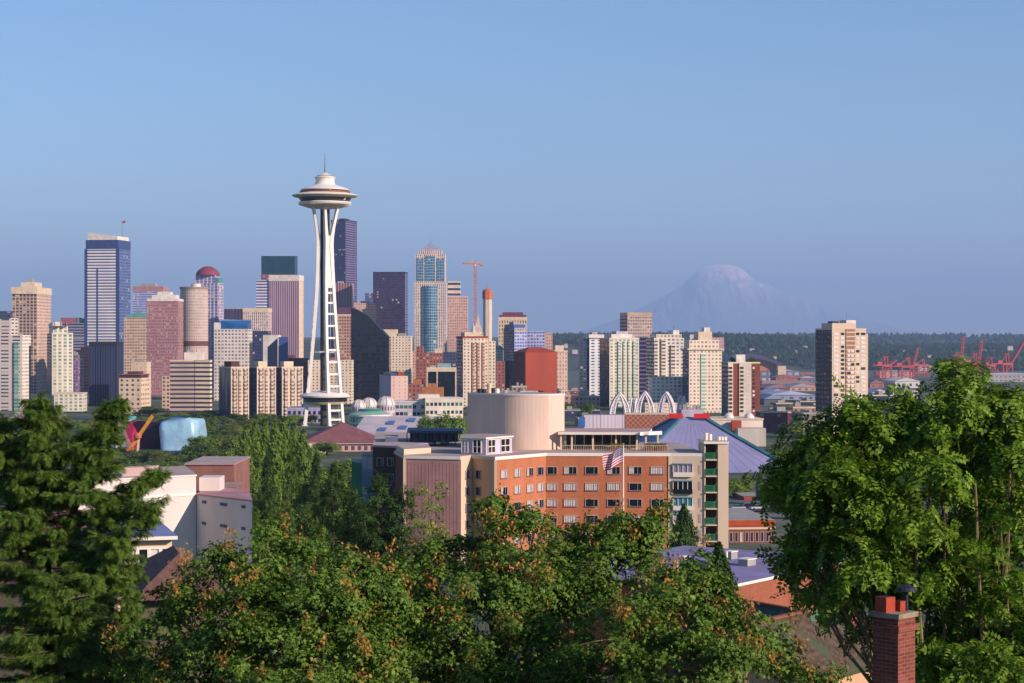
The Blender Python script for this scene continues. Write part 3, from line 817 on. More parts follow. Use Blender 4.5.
# -- Denny and Belltown, nearer
t = Tower('building', 'pale stepped apartment block with green glass corner at far left edge', -24, 22, 335, 1700, -4, pxr=31, front=G['grey_flats'], right=G['white_green'], cat='building')
t.box('upper_storeys', .0, .74, .1, .9, 0, G['grey_flats'], z1=PZ(318, 1700)); t.box('glass_loft', .5, .74, .05, .3, 0, G['belltown_blue'], z=PZ(318, 1700), z1=PZ(311, 1700))
A, B = t.poly[0], t.poly[1]; nrm = Vector(((B - A).y, -(B - A).x)).normalized()
p, r = A.lerp(B, .84), A.lerp(B, .94)
b = MB(); b.prism([p + nrm * 1.4, r + nrm * 1.4, r + nrm * .02, p + nrm * .02], t.z0, t.z1 - 6, fac('green_bay', 'a0b8a4', '3e7468', 3, 3, .9, .7, gl2='7ab09a')); b.build('bay_window', t.root)
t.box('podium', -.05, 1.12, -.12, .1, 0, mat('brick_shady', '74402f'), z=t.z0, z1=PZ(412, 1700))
t = Tower('tower', 'slim white crowned tower with greenish windows near left edge', 52, 73, 334, 1700, 14, pxl=47, front=G['green_flats'], side=G['belltown_blue'])  # left side coloured dark to paint its shade
t.cap('cornice', .5, 1.0, G['white_cap']).box('upper_storeys', .08, .8, .1, .9, 6, G['green_flats'], z=t.z1 + 1)
for u in (.1, .4, .7): t.box('crown_pier', u, u + .08, .08, .2, 4, G['rose_cap'], z=t.z1 + 7)
t.box('crown_slab', .06, .5, .08, .9, 3.6, G['white_cap'], z=t.z1 + 7)
q = rect(54, 83, 1675, 4, 24); part(t.root, 'podium', q, t.z0, PZ(394, 1675), G['green_flats'], ROOFM); part(t.root, 'podium_roof', grow(q, .4), PZ(394, 1675), PZ(393, 1675), G['cream_cap'])
t = Tower('tower', 'navy vertically ribbed office tower without visible windows', 89, 117, 346, 1850, 0, 30, front=G['navy_fins'])
t.cap('crown_band', .3, 4.2, G['dark_cap'])
t = Tower('building', 'beige block with punched square windows and dark brown attic', 119, 141, 378, 1600, -6, 24, front=G['punched_beige'], cat='building')
t.cap('attic', -.8, 2.4, mat('attic_brown', '5c3a34')).cap('roof_slab', .5, .8, G['rose_cap'], z=t.z1 + 2.4).box('penthouse', .3, .8, .2, .8, 2, G['attic_brown'], z=t.z1 + 3.2)
q = rect(117, 152, 1585, -4, 20); part(t.root, 'podium', q, t.z0, PZ(409, 1585), G['tan_low'], ROOFM)
t = Tower('building', 'slim plain beige block behind the punched window block', 131, 147, 362, 1800, 0, 20, front=fac('beige_plain', 'd8bc98', '8a7a6a', 4, 3.6, .25, .4), cat='building'); t.box('roof_plant', .3, .7, .3, .7, 2, G['plant_grey'])
t = Tower('building', 'slim beige block tucked left of the banded office block', 162, 170, 376, 1720, 0, 20, front=G['tan_grid'], cat='building'); t.mast(.9, .2, 4)
Y = 1650
t = Tower('building', 'eight sided cream banded office block with white rooftop box', 170, 195, 361, Y, 4, 22, front=G['office_bands_shaded'], cat='building')
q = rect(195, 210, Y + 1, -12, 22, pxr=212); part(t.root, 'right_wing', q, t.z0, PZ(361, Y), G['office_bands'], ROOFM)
for pq in (t.poly, q): part(t.root, 'roof_parapet', grow(pq, .3), PZ(361, Y), PZ(360, Y), G['cream_cap'])
part(t.root, 'penthouse', rect(184, 203, Y + 6, 0, 9), PZ(361, Y), PZ(352.5, Y), G['white_cap']); part(t.root, 'roof_plant', rect(187, 193, Y + 10, 0, 6), PZ(352.5, Y), PZ(350.5, Y), G['plant_grey'])
# three slab apartment blocks
for k, (a, bx, c, lab) in enumerate(((219, 231, 249, 'strip windowed beige slab block, leftmost of three alike'), (249, 257, 276, 'strip windowed beige slab block, middle one of three alike'), (276, 282, 303, 'strip windowed beige slab block, nearest the observation tower'))):
    Y = 1480 + k * 8
    t = Tower('apartment_block', lab, bx, c, 368, Y, 34, pxl=a, front=G['slab_strips'], side=G['navy_fins'] if k < 1 else G['belltown_blue'], cat='apartment block', group='beige slab apartment blocks in a row')  # bluish dark side colour stands for shade on the slab
    t.cap('roof_parapet', .25, .9, G['cream_cap']); t.box('penthouse', .15, .6, .2, .8, 4, G['cream_cap'] if k else G['attic_brown'], z=t.z1 + .9)
    A, B = t.poly[0], t.poly[1]; nrm = Vector(((B - A).y, -(B - A).x)).normalized()
    for u in (.12, .42, .72):
        p, r = A.lerp(B, u), A.lerp(B, u + .12)
        b = MB(); b.prism([p + nrm * 1.0, r + nrm * 1.0, r + nrm * .02, p + nrm * .02], t.z0, t.z1 - 1, fac('balcony_strip', 'd0b498', '6a5c54', 3, 2.8, 1.0, .5, blind=.1)); b.build('balcony_stack', t.root)

t = Tower('building', 'white windowed block seen between the legs of the observation tower', 308, 352, 360, 1900, 0, 20, front=G['cream_flats'], cat='building'); t.box('roof_plant', .5, .8, .2, .8, 2.5, G['rose_cap'])
t = Tower('building', 'dark low block left of the observation tower legs', 282, 312, 358, 2050, 0, 24, front=G['black_glass'], cat='building'); t.box('rooftop_block', .0, .4, .1, .7, 3, G['brown_band'])
t = Tower('building', 'small pink fronted tower with lilac shaded side right of black block', 391, 408, 376, 1550, 14, pxl=379.5, front=fac('pink_slits', 'd8b2a0', '9a7a70', 4, 3, .2, .4), side=fac('shaded_slits', 'b0a8bc', '6a6684', 4, 3, .2, .4), cat='building')  # left side is the same front recoloured lilac for shade
t.box('roof_plant', .1, .5, .2, .8, 2.2, G['blue_cap']).box('roof_plant', .55, .9, .2, .8, 3, G['rust_roof'])
t = Tower('building', 'orange brown low block with dark front left of the plain orange box', 408, 424, 384, 1640, 0, 20, front=G['brick_low'], cat='building'); t.box('rooftop_block', .3, .9, .1, .8, 4, mat('ochre_wall', 'b87848'))
t = Tower('building', 'plain ochre box building with stepped top', 422, 443, 387.5, 1560, 0, 18, front=G['ochre_wall'], cat='building'); t.box('rooftop_block', .25, .7, .2, .8, 3, G['ochre_wall'])
t = Tower('building', 'near black block in a cream portal frame beside red topped cream tower', 427, 456, 368, 1640, 0, 24, front=G['black_glass'], cat='building', roof=G['cream_cap'])
A, B = t.poly[0], t.poly[1]; b = MB()
for u0, u1, za, zb_ in ((-.01, .03, t.z0, t.z1 - 3), (.33, .37, t.z0, t.z1 - 3), (.97, 1.01, t.z0, t.z1 - 3), (-.01, 1.01, t.z1 - 3, t.z1 + .6)):
    p, r = A.lerp(B, u0), A.lerp(B, u1); b.prism([p - Vector((0, .8)), r - Vector((0, .8)), r, p], za, zb_, G['cream_cap'])
b.build('portal_frame', t.root); t.box('roof_plant', .35, .8, .2, .7, 3.5, mat('plant_teal', '8fb0b0')); t.box('roof_plant', .1, .3, .2, .7, 2, G['plant_grey'])

# -- Belltown towers on the right
t = Tower('tower', 'dark blue condominium tower with white flared cap right edge', 580, 589.5, 339, 2000, 0, 30, front=G['belltown_blue'])
q = rect(589.5, 603, 1998, 10, 24); part(t.root, 'right_wing', q, t.z0, PZ(339, 1998), fac('white_blue_lines', 'e2dccf', '3c5680', 6, 3, .5, .5), ROOFM)
part(t.root, 'flared_cap', grow(q, 1.6), PZ(338, 1998), PZ(334.5, 1998), G['white_cap']); part(t.root, 'roof_plant', sub(q, .3, .7, .3, .7), PZ(334.5, 1998), PZ(332, 1998), G['plant_grey'])
t = Tower('tower', 'bronze glass tower rising behind the pale condominiums', 627.5, 652, 316, 2250, 12, pxl=620, front=G['bronze_glass'], side=G['indigo_glass']); t.cap('crown_band', .2, 4, mat('bronze_cap', 'c0a48c', .5, .2))  # indigo left side paints shade on the bronze tower
t = Tower('tower', 'condominium tower with pale green gridded front and dark left side', 609.5, 639, 339, 1800, 14, pxl=599.5, front=G['green_flats'], side=G['black_glass'])  # black left side is painted shade
t.cap('cornice', .5, 1, G['white_cap']).box('penthouse', .1, .8, .1, .8, 3.5, G['white_cap'], z=t.z1 + 1).box('penthouse', .3, .7, .2, .6, 2.5, mat('lilac_cap', 'cfc2cc'), z=t.z1 + 4.5)
A, B = t.poly[0], t.poly[1]; nrm = Vector(((B - A).y, -(B - A).x)).normalized()
for u in (.28, .46, .62, .8):
    p, r = A.lerp(B, u), A.lerp(B, u + .07)
    b = MB(); b.prism([p + nrm * 1.1, r + nrm * 1.1, r + nrm * .02, p + nrm * .02], t.z0, t.z1 - 2, fac('green_balcony', 'd6d4bc', '6a8a78', 4, 2.9, 1., .5, gl2='9ab8a4')); b.build('bay_window', t.root)
q = rect(639.2, 648, 1825, 0, 22); part(t.root, 'side_wing', q, t.z0, PZ(337, 1825), G['indigo_lines'], ROOFM)
Y = 1700
t = Tower('tower', 'cream condominium tower with roof gardens and rows of dark balconies', 654, 684, 338, Y, 8, pxl=646, front=G['white_green'], side=G['belltown_blue'])  # dark blue side colour stands for the shaded left face
t.box('penthouse', .1, .95, .1, .9, 3.2, G['cream_condo'], roof=G['white_cap']).box('penthouse', .7, .9, .2, .8, 3.5, G['white_cap'], z=t.z1 + 3.2).mast(.8, .5, 6, z=t.z1 + 6)
A, B = t.poly[0], t.poly[1]; nrm = Vector(((B - A).y, -(B - A).x)).normalized()
for k, (u, u2, top) in enumerate(((.0, .12, 1.5), (.24, .38, 1.5), (.56, .7, 6))):
    p, r = A.lerp(B, u), A.lerp(B, u2)
    b = MB(); b.prism([p + nrm * 1.5, r + nrm * 1.5, r + nrm * .02, p + nrm * .02], t.z0, t.z1 - top, fac('cream_balcony', 'e6d4b8', '4a4c50', 4, 3.0, .9, .48, blind=.1)); b.build('balcony_stack', t.root)
q = rect(652, 690, Y - 30, 4, 24); part(t.root, 'podium', q, t.z0, PZ(377, Y - 30), G['white_green'], ROOFM)
q = rect(645, 690, Y - 70, 4, 24); part(t.root, 'podium', q, t.z0, PZ(403, Y - 70), G['cream_condo'], ROOFM)
Y = 1640
t = Tower('tower', 'broad cream condominium tower with heavy cornice and stepped top', 689, 722, 350, Y, 10, pxl=682.5, front=G['cream_condo'], side=G['belltown_blue'])  # shade painted into the dark left side
t.cap('cornice', 2.0, 1.2, G['cream_cap']).box('upper_storeys', .02, .92, .05, .9, 7, G['cream_condo'], z=t.z1 + 1.2)
t.box('penthouse', .3, .72, .1, .8, 7, G['cream_cap'], z=t.z1 + 8.2).box('penthouse', .5, .68, .2, .6, 3.5, G['white_cap'], z=t.z1 + 15.2)
A, B = t.poly[0], t.poly[1]; nrm = Vector(((B - A).y, -(B - A).x)).normalized()
p, r = A.lerp(B, .36), A.lerp(B, .5)
b = MB(); b.prism([p + nrm * .8, r + nrm * .8, r + nrm * .02, p + nrm * .02], t.z0, t.z1 - 3, fac('mint_bay', 'd6d8bc', '6f9a86', 3, 2.9, .9, .6, gl2='a8c8b0')); b.build('bay_window', t.root)
t.box('podium', .0, 1.0, -.3, 0, 0, G['cream_condo'], z=t.z0, z1=PZ(410, Y))
# ================================================================ the observation tower (about 184 m, 1350 m away)
mat('tower_white', 'ece4d8', .55, scale=.15, var=.06); mat('tower_cream', 'd9c79c', .6); mat('core_dark', '3f4034', .6); mat('deck_dark', '22242c', .3)
mat('core_rust', '8a5a38', .7)
def observation_tower():
    Y = 1350.0; k = Y / F
    cx, zb = PX(325, Y), PZ(427, Y)
    root = empty('observation_tower', (cx, Y, zb), 'slender white three legged observation tower with flying saucer shaped top and spire', 'observation tower')
    W, Cm, D = MATS['tower_white'], MATS['tower_cream'], MATS['core_dark']
    z = lambda py: PZ(py, Y)
    r = lambda px: px * k
    c0 = (cx, Y, 0)
    def lathe(name, prof, ms, n=64, smooth=True):
        b = MB(); b.lathe(c0, [(r(a), z(h)) for a, h in prof], ms, n); return b.build(name, root, False)
    # legs: two beams each, joined at the waist
    hs = [427, 400, 380, 360, 340, 320, 300, 280, 265, 252, 245, 238, 228, 216, 206]
    rad = [20.3, 17.6, 15.6, 13.7, 11.9, 10.3, 8.8, 7.6, 6.9, 6.5, 6.4, 6.7, 8.0, 10.0, 12.0]
    spr = [8.0, 7.5, 7.0, 6.5, 6.0, 5.4, 4.7, 4.0, 3.3, 2.8, 2.6, 3.0, 4.4, 6.2, 8.0]
    wd = [3.0, 2.9, 2.9, 2.9, 2.9, 3.0, 3.2, 3.5, 3.8, 4.0, 4.0, 3.7, 3.0, 2.6, 2.4]
    for ang in (38, -82, 158):
        a = radians(ang); ro = Vector((sin(a), -cos(a), 0)); ta = Vector((cos(a), sin(a), 0))
        leg = empty('leg', (0, 0, 0)); leg.parent = root
        b = MB()
        for s in (-1, 1):
            rings = []
            for h, R, sp_, w_ in zip(hs, rad, spr, wd):
                c = Vector((cx, Y, z(h))) + ro * r(R) + ta * (s * r(sp_))
                hw, hd = r(w_) / 2, r(w_) / 2 * 1.1
                rings.append([c - ta * hw - ro * hd, c + ta * hw - ro * hd, c + ta * hw + ro * hd, c - ta * hw + ro * hd])
            V = [p for q in rings for p in q]; n = len(rings)
            fs = [(i * 4 + j, i * 4 + (j + 1) % 4, i * 4 + 4 + (j + 1) % 4, i * 4 + 4 + j) for i in range(n - 1) for j in range(4)]
            b.indexed(V, fs + [(3, 2, 1, 0), tuple((n - 1) * 4 + j for j in range(4))], W)
        # rungs between the beams, web plate at the waist
        for h in (419, 410, 398, 386, 374, 362, 350, 338, 326, 314, 303, 293):
            R = float(np.interp(-h, [-q for q in hs], rad)); sp_ = float(np.interp(-h, [-q for q in hs], spr))
            c = Vector((cx, Y, z(h))) + ro * r(R)
            b.bar(c - ta * r(sp_), c + ta * r(sp_), r(1.6), W, r(1.9))
        ps = []
        for h in (288, 272, 258, 245, 236):
            R = float(np.interp(-h, [-q for q in hs], rad)); sp_ = float(np.interp(-h, [-q for q in hs], spr))
            c = Vector((cx, Y, z(h))) + ro * r(R); ps.append((c - ta * r(sp_), c + ta * r(sp_)))
        for (p0, p1), (p2, p3) in zip(ps, ps[1:]):
            for o_ in (-1, 1):
                q = ro * (r(1.2) * o_); f = [p0 + q, p1 + q, p3 + q, p2 + q]
                b.face(f if o_ > 0 else f[::-1], W)
        o = b.build('beam_pair', leg); o.name = 'beam_pair'
        fb = MB(); c = Vector((cx, Y, zb - 3)) + ro * r(20.3)
        fb.box(c, r(18), r(6), 4.5, W, a); fb.build('footing', leg)
    # lift core
    b = MB(); b.prism(ring(c0, r(4.1), 6, .2), zb - 2, z(206), D); core = b.build('lift_core', root)
    b = MB()
    for i in range(6):
        a = .2 + 2 * pi * i / 6; p = Vector((cx + r(4.3) * cos(a), Y + r(4.3) * sin(a), 0))
        b.bar(p + Vector((0, 0, zb)), p + Vector((0, 0, z(206))), r(.7), D)
        p2 = Vector((cx + r(4.3) * cos(a + pi / 3), Y + r(4.3) * sin(a + pi / 3), 0))
        for j in range(44):
            h = zb + (z(206) - zb) * j / 44; b.bar(p + Vector((0, 0, h)), p2 + Vector((0, 0, h)), r(.45), MATS['core_rust'])
    b.build('lattice', core)
    for h in (351,):
        b = MB(); b.prism(ring(c0, r(14.5), 3, radians(-45)), z(h + 2), z(h), W); b.build('tie_platform', root)
    # low restaurant ring
    lathe('lower_ring', [(3, 405), (20, 404), (22, 401.5), (22, 398.5), (25, 397), (25.5, 395.5), (21, 393), (6, 390.5), (3, 390.5)], [Cm, Cm, MATS['deck_dark'], MATS['deck_dark'], W, W, W, W], 48)
    # saucer
    b = MB(); b.lathe(c0, [(r(3), z(210)), (r(10), z(208)), (r(20), z(206.5)), (r(25.5), z(204.5)), (r(26.6), z(203)), (r(26), z(202.2)), (r(24), z(202))], [W, Cm, Cm, W, W, W], 72); b.build('lower_disc', root)
    b = MB()
    for i in range(72):
        a = 2 * pi * i / 72; d = Vector((cos(a), sin(a), 0)); o = Vector((cx, Y, 0))
        b.bar(o + d * r(15) + Vector((0, 0, z(208))), o + d * r(26.2) + Vector((0, 0, z(204.6))), r(.45), W, r(.8))
    b.build('soffit_ribs', root)
    lathe('window_band', [(23.6, 202.2), (26.3, 198.2)], [fac('saucer_glass', '2a2a30', '1c1e28', 2.2, 3.2, .86, .9, blind=.04)], 72)
    lathe('halo_disc', [(23, 198.4), (26.5, 198), (31.5, 196.9), (33, 195.8), (32.6, 195.2), (26, 193.4), (23, 192.8)], [W, Cm, Cm, W, W, W], 72)
    lathe('gallery', [(23.4, 193), (23.4, 190.2)], [fac('gallery_glass', '8a4438', '2a2c34', 1.6, 2.2, .7, .8, blind=.1)], 72)
    lathe('gallery_rail', [(25.0, 192.8), (25.2, 191.4), (25.0, 191.4)], [MATS['core_rust']], 72)
    lathe('roof', [(24.2, 190.4), (24.4, 189.7), (20, 187.8), (14, 185.9), (10.5, 184.6), (9.6, 183), (9.2, 181), (9.4, 179.2)], [W], 64)
    lathe('crown', [(9.4, 179.2), (10.4, 178.4), (10.4, 177.4), (8, 176.2), (7.8, 175.6), (5, 174.6), (2, 173.4), (.6, 172.6), (.3, 172.4)], [W, Cm, W, MATS['core_rust'], W, W, W, W], 48)
    b = MB(); b.tube([(cx, Y, z(173)), (cx, Y, z(164)), (cx, Y, z(153))], [r(.9), r(.55), r(.25)], MATS['steel_grey'], 6); b.build('spire', root)
observation_tower()

# ================================================================ the fairground around it
mat('lilac_wall', 'b9b2d2', .8); mat('bubble_white', 'eae2da', .5); mat('green_glass', '2f8a78', .2, .2); mat('plum_roof', '8a5a5c', .85, scale=.3); mat('pale_roof', 'd2c4c6', .7, scale=.06)
mat('skylight_blue', '4468a4', .2, .2)
# lilac pavilion behind the legs
def window_grid(root, A, B, z0, z1, cols, rows, ww, wh, m, frame=None, name='window', depth=.12, skip=lambda i, j: False, mfun=None):
    """separate window parts on the wall from A to B (each its own object; meshes shared)"""
    A, B = Vector((A[0], A[1])), Vector((B[0], B[1])); d = (B - A); L = d.length; d = d.normalized(); nrm = Vector((d.y, -d.x)); rz = math.atan2(d.y, d.x)
    pw, ph = L / cols, (z1 - z0) / rows
    protos = {}
    for j in range(rows):
        for i in range(cols):
            if skip(i, j): continue
            mm = mfun(i, j) if mfun else m
            p = A + d * (pw * (i + .5)) + nrm * depth; zz = z0 + ph * (j + .5) - wh / 2
            if mm.name not in protos:
                b = MB()
                b.box((0, .04, .04), ww - .1, .05, wh - .08, mm)
                if frame:
                    b.box((0, -.02, 0), ww + .12, .1, .1, frame); b.box((0, -.02, wh - .06), ww + .12, .1, .1, frame)
                    for sx in (-ww / 2, ww / 2): b.box((sx, -.018, .1), .1, .1, wh - .16, frame)
                o = b.build(name, None, loc=(0, 0, 0)); protos[mm.name] = o
            else:
                o = protos[mm.name].copy(); COL.objects.link(o)
            o.parent = root
            o.location = (p.x - root.location.x, p.y - root.location.y, zz - root.location.z); o.rotation_euler = (0, 0, rz)
PANE = glass('pane_dark', '1b2430'); PANE_G = glass('pane_green', '2c5a50', .1); PANE_L = mat('pane_blind', 'e4dad0', .5)
def pane_mix(p_light=.3, p_green=0.0):
    rr = random.Random(random.random())
    return lambda i, j: PANE_L if rr.random() < p_light else (PANE_G if rr.random() < p_green else PANE)
Y = 1405
q = rect(287, 322, Y, -4, 22); zb = gz(q[0].x, Y) - 1; c = sum(q, Vector((0, 0))) / 4
root = empty('pavilion', (c.x, c.y, zb), 'lilac two storey pavilion behind the observation tower legs', 'pavilion')
part(root, 'wall', q, zb, PZ(407.5, Y), MATS['lilac_wall'], ROOFM)
window_grid(root, q[0], q[1], PZ(424, Y), PZ(409, Y), 7, 2, 2.0, 2.6, PANE, depth=.05)
part(root, 'roof_plant', sub(q, .38, .55, .2, .6), PZ(407.5, Y), PZ(404, Y), MATS['skylight_blue'])
# white bubble domes
for k, (px, py, rr, lab) in enumerate(((359, 402, 7.5, 'white bubble dome nearest the observation tower'), (369, 400.5, 8, 'white bubble dome, middle one beside the observation tower'), (386, 400, 9, 'largest white bubble dome beside the white office block'))):
    Y = 1270 + k * 3; r_ = rr / F * Y; c = (PX(px, Y), Y, PZ(py + 5, Y))
    g = gz(c[0], Y)
    root = empty('bubble_dome', (c[0], c[1], g), lab, 'dome', 'white bubble domes by the observation tower')
    b = MB(); b.lathe((c[0], c[1], c[2]), [(r_ * cos(i / 9 * pi / 2), r_ * .95 * sin(i / 9 * pi / 2)) for i in range(10)], MATS['bubble_white'], 18); b.build('dome', root, True)
    b = MB()
    for i in range(9):
        a = 2 * pi * i / 9
        b.tube([(c[0] + (r_ + .1) * cos(t_) * cos(a), c[1] + (r_ + .1) * cos(t_) * sin(a), c[2] + r_ * .96 * sin(t_)) for t_ in (0, .3, .6, .9, 1.2, 1.5)], .28, MATS['concrete_pale'], 4)
    b.build('ribs', root)
    b = MB(); b.prism(ring(c, r_ * .97, 18), g - 1, c[2] + .02, fac('drum_panels', 'c8b8b4', '4a4a5a', 4, 4, .5, .6)); b.build('drum', root)
# green round pavilion
Y = 1240; c = (PX(368, Y), Y + 14, PZ(424, Y)); R = 20 / F * Y
root = empty('round_pavilion', (c[0], c[1], c[2] - 2), 'low round pavilion with green glass walls and white rim below the bubble domes', 'pavilion')
b = MB(); b.lathe((c[0], c[1], c[2]), [(R, -4), (R, 4.5)], [fac('pavilion_glass', 'b8c8c0', '2a7a6c', 2.6, 4.4, .85, .8, gl2='58ac98')], 40); b.build('wall', root)
b = MB(); b.lathe((c[0], c[1], c[2]), [(R * .94, 4.4), (R * 1.06, 4.5), (R * 1.06, 5.6), (R * .6, 7.6), (R * .55, 9), (.1, 9.6)], [MATS['bubble_white'], MATS['bubble_white'], mat('mint_roof', '8fb8a4', .5), MATS['green_glass'], MATS['mint_roof']], 40); b.build('roof', root)
b = MB(); b.lathe((c[0] + 1, c[1] - R * 1.15, c[2] - 3), [(3.4, 0), (3.2, 3), (.2, 7.5)], [MATS['bubble_white']], 8); b.build('tent_porch', root)
# brown hipped building and the big pale roof hall
Y = 1010; q = rect(304, 382, Y, 6, 40); zb = gz(q[0].x, Y) - 1; c = sum(q, Vector((0, 0))) / 4
root = empty('hip_roofed_hall', (c.x, c.y, zb), 'low mauve hall with brown hipped roof in front of the observation tower', 'hall')
part(root, 'wall', q, zb, PZ(443, Y), fac('hall_front', 'c49a94', '4a3440', 3.2, 5.5, .55, .4), ROOFM)
b = MB(); b.hip(q, PZ(443, Y), PZ(424, Y), MATS['plum_roof'], .42, .1); b.build('hipped_roof', root)
b = MB(); b.prism(grow(q, 2.2), PZ(444, Y), PZ(442.8, Y), MATS['white_cap']); b.build('eaves_board', root)
part(root, 'porch', rect(306, 326, Y - 14, 6, 12), zb, PZ(443.5, Y - 14), MATS['cream_cap'], mat('tan_roof', 'b89a7c'))
part(root, 'skylight', rect(333, 342, Y + 10, 6, 3), PZ(439, Y), PZ(434.5, Y), MATS['cream_cap'])
Y = 1090; q = rect(352, 428, Y, -3, 60); zb = gz(q[0].x, Y) - 1; c = sum(q, Vector((0, 0))) / 4
root = empty('exhibition_hall', (c.x, c.y, zb), 'broad low hall with pale sloping roof and blue skylights', 'hall')
part(root, 'wall', q, zb, PZ(437, Y), MATS['concrete_pale'], ROOFM)
zr0, zr1 = PZ(437, Y), PZ(437, Y) + 9
b = MB(); b.prism(grow(q, 1.5), zr0, zr0 + 1, MATS['pale_roof'], ztop=[zr0 + .8, zr0 + .8, zr1, zr1]); b.build('roof', root)
def on_roof(u, v): p = sub(q, u, u, v, v)[0]; return Vector((p.x, p.y, zr0 + .95 + (zr1 - zr0 - .8) * v))
for u, v in ((.3, .2), (.36, .55), (.56, .3), (.62, .7), (.78, .2), (.85, .6)):
    b = MB(); P = [on_roof(u, v), on_roof(u + .1, v), on_roof(u + .1, v + .16), on_roof(u, v + .16)]
    b.indexed(P + [p + Vector((0, 0, .5)) for p in P], [(4, 5, 6, 7), (0, 1, 5, 4), (1, 2, 6, 5), (2, 3, 7, 6), (3, 0, 4, 7)], MATS['skylight_blue']); b.build('skylight', root)

# white mid-rise with separate windows, stepping in three wings
Y = 1340
A_ = rect(391, 425, Y, 0, 26); zb = gz(A_[0].x, Y) - 1
root = empty('white_office_block', (PX(425, Y), Y + 10, zb), 'white office block with green tinted windows right of the bubble domes', 'office block')
part(root, 'wall', A_, zb, PZ(402, Y), mat('office_lilac', 'd8cbd0', .8, scale=.05), ROOFM); part(root, 'roof_parapet', grow(A_, .3), PZ(402, Y), PZ(401, Y), MATS['white_cap'])
window_grid(root, A_[0], A_[1], PZ(424, Y), PZ(403.5, Y), 8, 3, 2.5, 2.3, PANE, mfun=pane_mix(.1, .5), depth=.05)
B_ = rect(425.4, 463, Y - 6, 9, 24); 
part(root, 'wall', B_, zb, PZ(398.5, Y), mat('office_white', 'ece0cc', .8, scale=.05), ROOFM); part(root, 'roof_parapet', grow(B_, .3), PZ(398.5, Y), PZ(397.6, Y), MATS['white_cap'])
window_grid(root, B_[0], B_[1], PZ(424, Y), PZ(400, Y), 9, 3, 2.0, 2.3, PANE, mfun=pane_mix(.1, .6), depth=.05)
part(root, 'penthouse', sub(B_, -.16, .4, .2, .8), PZ(398.5, Y), PZ(394.5, Y), MATS['office_white'])

# five lacy white arches
mat('arch_white', 'e4dcdc', .6)
def arch(px, Y, h_top, h_base, wpx, label, rz):
    c = Vector((PX(px, Y), Y, 0)); z0, z1 = PZ(h_base, Y), PZ(h_top, Y); hw = wpx / F * Y / 2
    zb = gz(c.x, Y) - 1
    root = empty('lattice_arch', (c.x, c.y, zb), label, 'arch', 'white lattice arches')
    d, n_ = Vector((cos(rz), sin(rz), 0)), Vector((-sin(rz), cos(rz), 0))
    H = z1 - z0
    def curve(s, t, k):                            # pointed arch; t 0..1 foot to crown
        x = hw * k * (1 - t ** 4.0) * s
        return c + d * x + Vector((0, 0, z0 - 6 * (1 - t) + (H * (.86 + .14 * k)) * (t if t < 1 else 1)))
    for s, nm in ((-1, 'leg'), (1, 'leg')):
        b = MB()
        for k in (1.0, .56):
            for o_ in (-1.5, 1.5):
                b.tube([curve(s, t, k) + n_ * o_ for t in np.linspace(0, 1, 17)], .55, MATS['arch_white'], 4)
        for i in range(17):
            t0, t1 = i / 17, (i + 1) / 17
            for o_ in (-1.5, 1.5):
                b.bar(curve(s, t0, 1) + n_ * o_, curve(s, t1, .56) + n_ * o_, .42, MATS['arch_white'])
                b.bar(curve(s, t0, .56) + n_ * o_, curve(s, t1, 1) + n_ * o_, .42, MATS['arch_white'])
            b.bar(curve(s, t1, 1) - n_ * 1.5, curve(s, t1, 1) + n_ * 1.5, .3, MATS['arch_white'])
        b.build(nm, root)
for px, Y, ht, hb, wp, lab, rz in ((619.5, 1200, 392.5, 424, 21, 'white lattice arch at the left end of its row', .1), (645, 1215, 391.5, 422, 19, 'white lattice arch, second from the left', -.1), (666.5, 1235, 392, 420, 17, 'white lattice arch, third from the left against cream condominiums', -.35), (634, 1262, 398, 420, 9, 'white lattice arch half hidden, seen edge on between the first two', 1.1), (682, 1270, 396, 418, 10, 'white lattice arch at the right end, partly behind the arena roof', .9)):
    arch(px, Y, ht, hb, wp, lab, rz)
# science centre walls below the arches
Y = 1185; q = rect(584, 628, Y, 0, 18); zb = gz(q[0].x, Y) - 1; c = sum(q, Vector((0, 0))) / 4
root = empty('ribbed_hall', (c.x, c.y, zb), 'low pale lilac ribbed hall below the first lattice arch', 'hall')
part(root, 'wall', q, zb, PZ(415, Y), fac('ribbed_wall', 'd8ccd0', 'a89cb0', 2.2, 40, .35, 1., blind=0, rough=.7), ROOFM)
part(root, 'banner', rect(579, 585, Y - 2, 0, .6), PZ(427, Y), PZ(417, Y), mat('banner_blue', '3a70b8', .7))
Y = 1150; q = rect(625, 700, Y, -2, 16); zb = gz(q[0].x, Y) - 1; c = sum(q, Vector((0, 0))) / 4
def lattice_wall():
    m, nt, b, N, L, M, MIX = _nodes('diamond_brick')
    uv = N('UVMap'); sp = N('SeparateXYZ'); L(uv.outputs[0], sp.inputs[0])
    a = M('FRACT', M('MULTIPLY', M('ADD', sp.outputs[0], sp.outputs[1]), .34)); c2 = M('FRACT', M('MULTIPLY', M('SUBTRACT', sp.outputs[0], sp.outputs[1]), .34))
    line = M('MAXIMUM', M('LESS_THAN', a, .2), M('LESS_THAN', c2, .2))
    L(MIX(line, lin('93523c'), lin('b88268')), b.inputs['Base Color']); b.inputs['Roughness'].default_value = .85
    return m
root = empty('brick_hall', (c.x, c.y, zb), 'long red brown hall with diamond patterned wall in front of the arches', 'hall')
part(root, 'wall', q, zb, PZ(414.5, Y), lattice_wall(), ROOFM); part(root, 'cornice', grow(q, .3), PZ(414.5, Y), PZ(413.6, Y), MATS['cream_cap'])
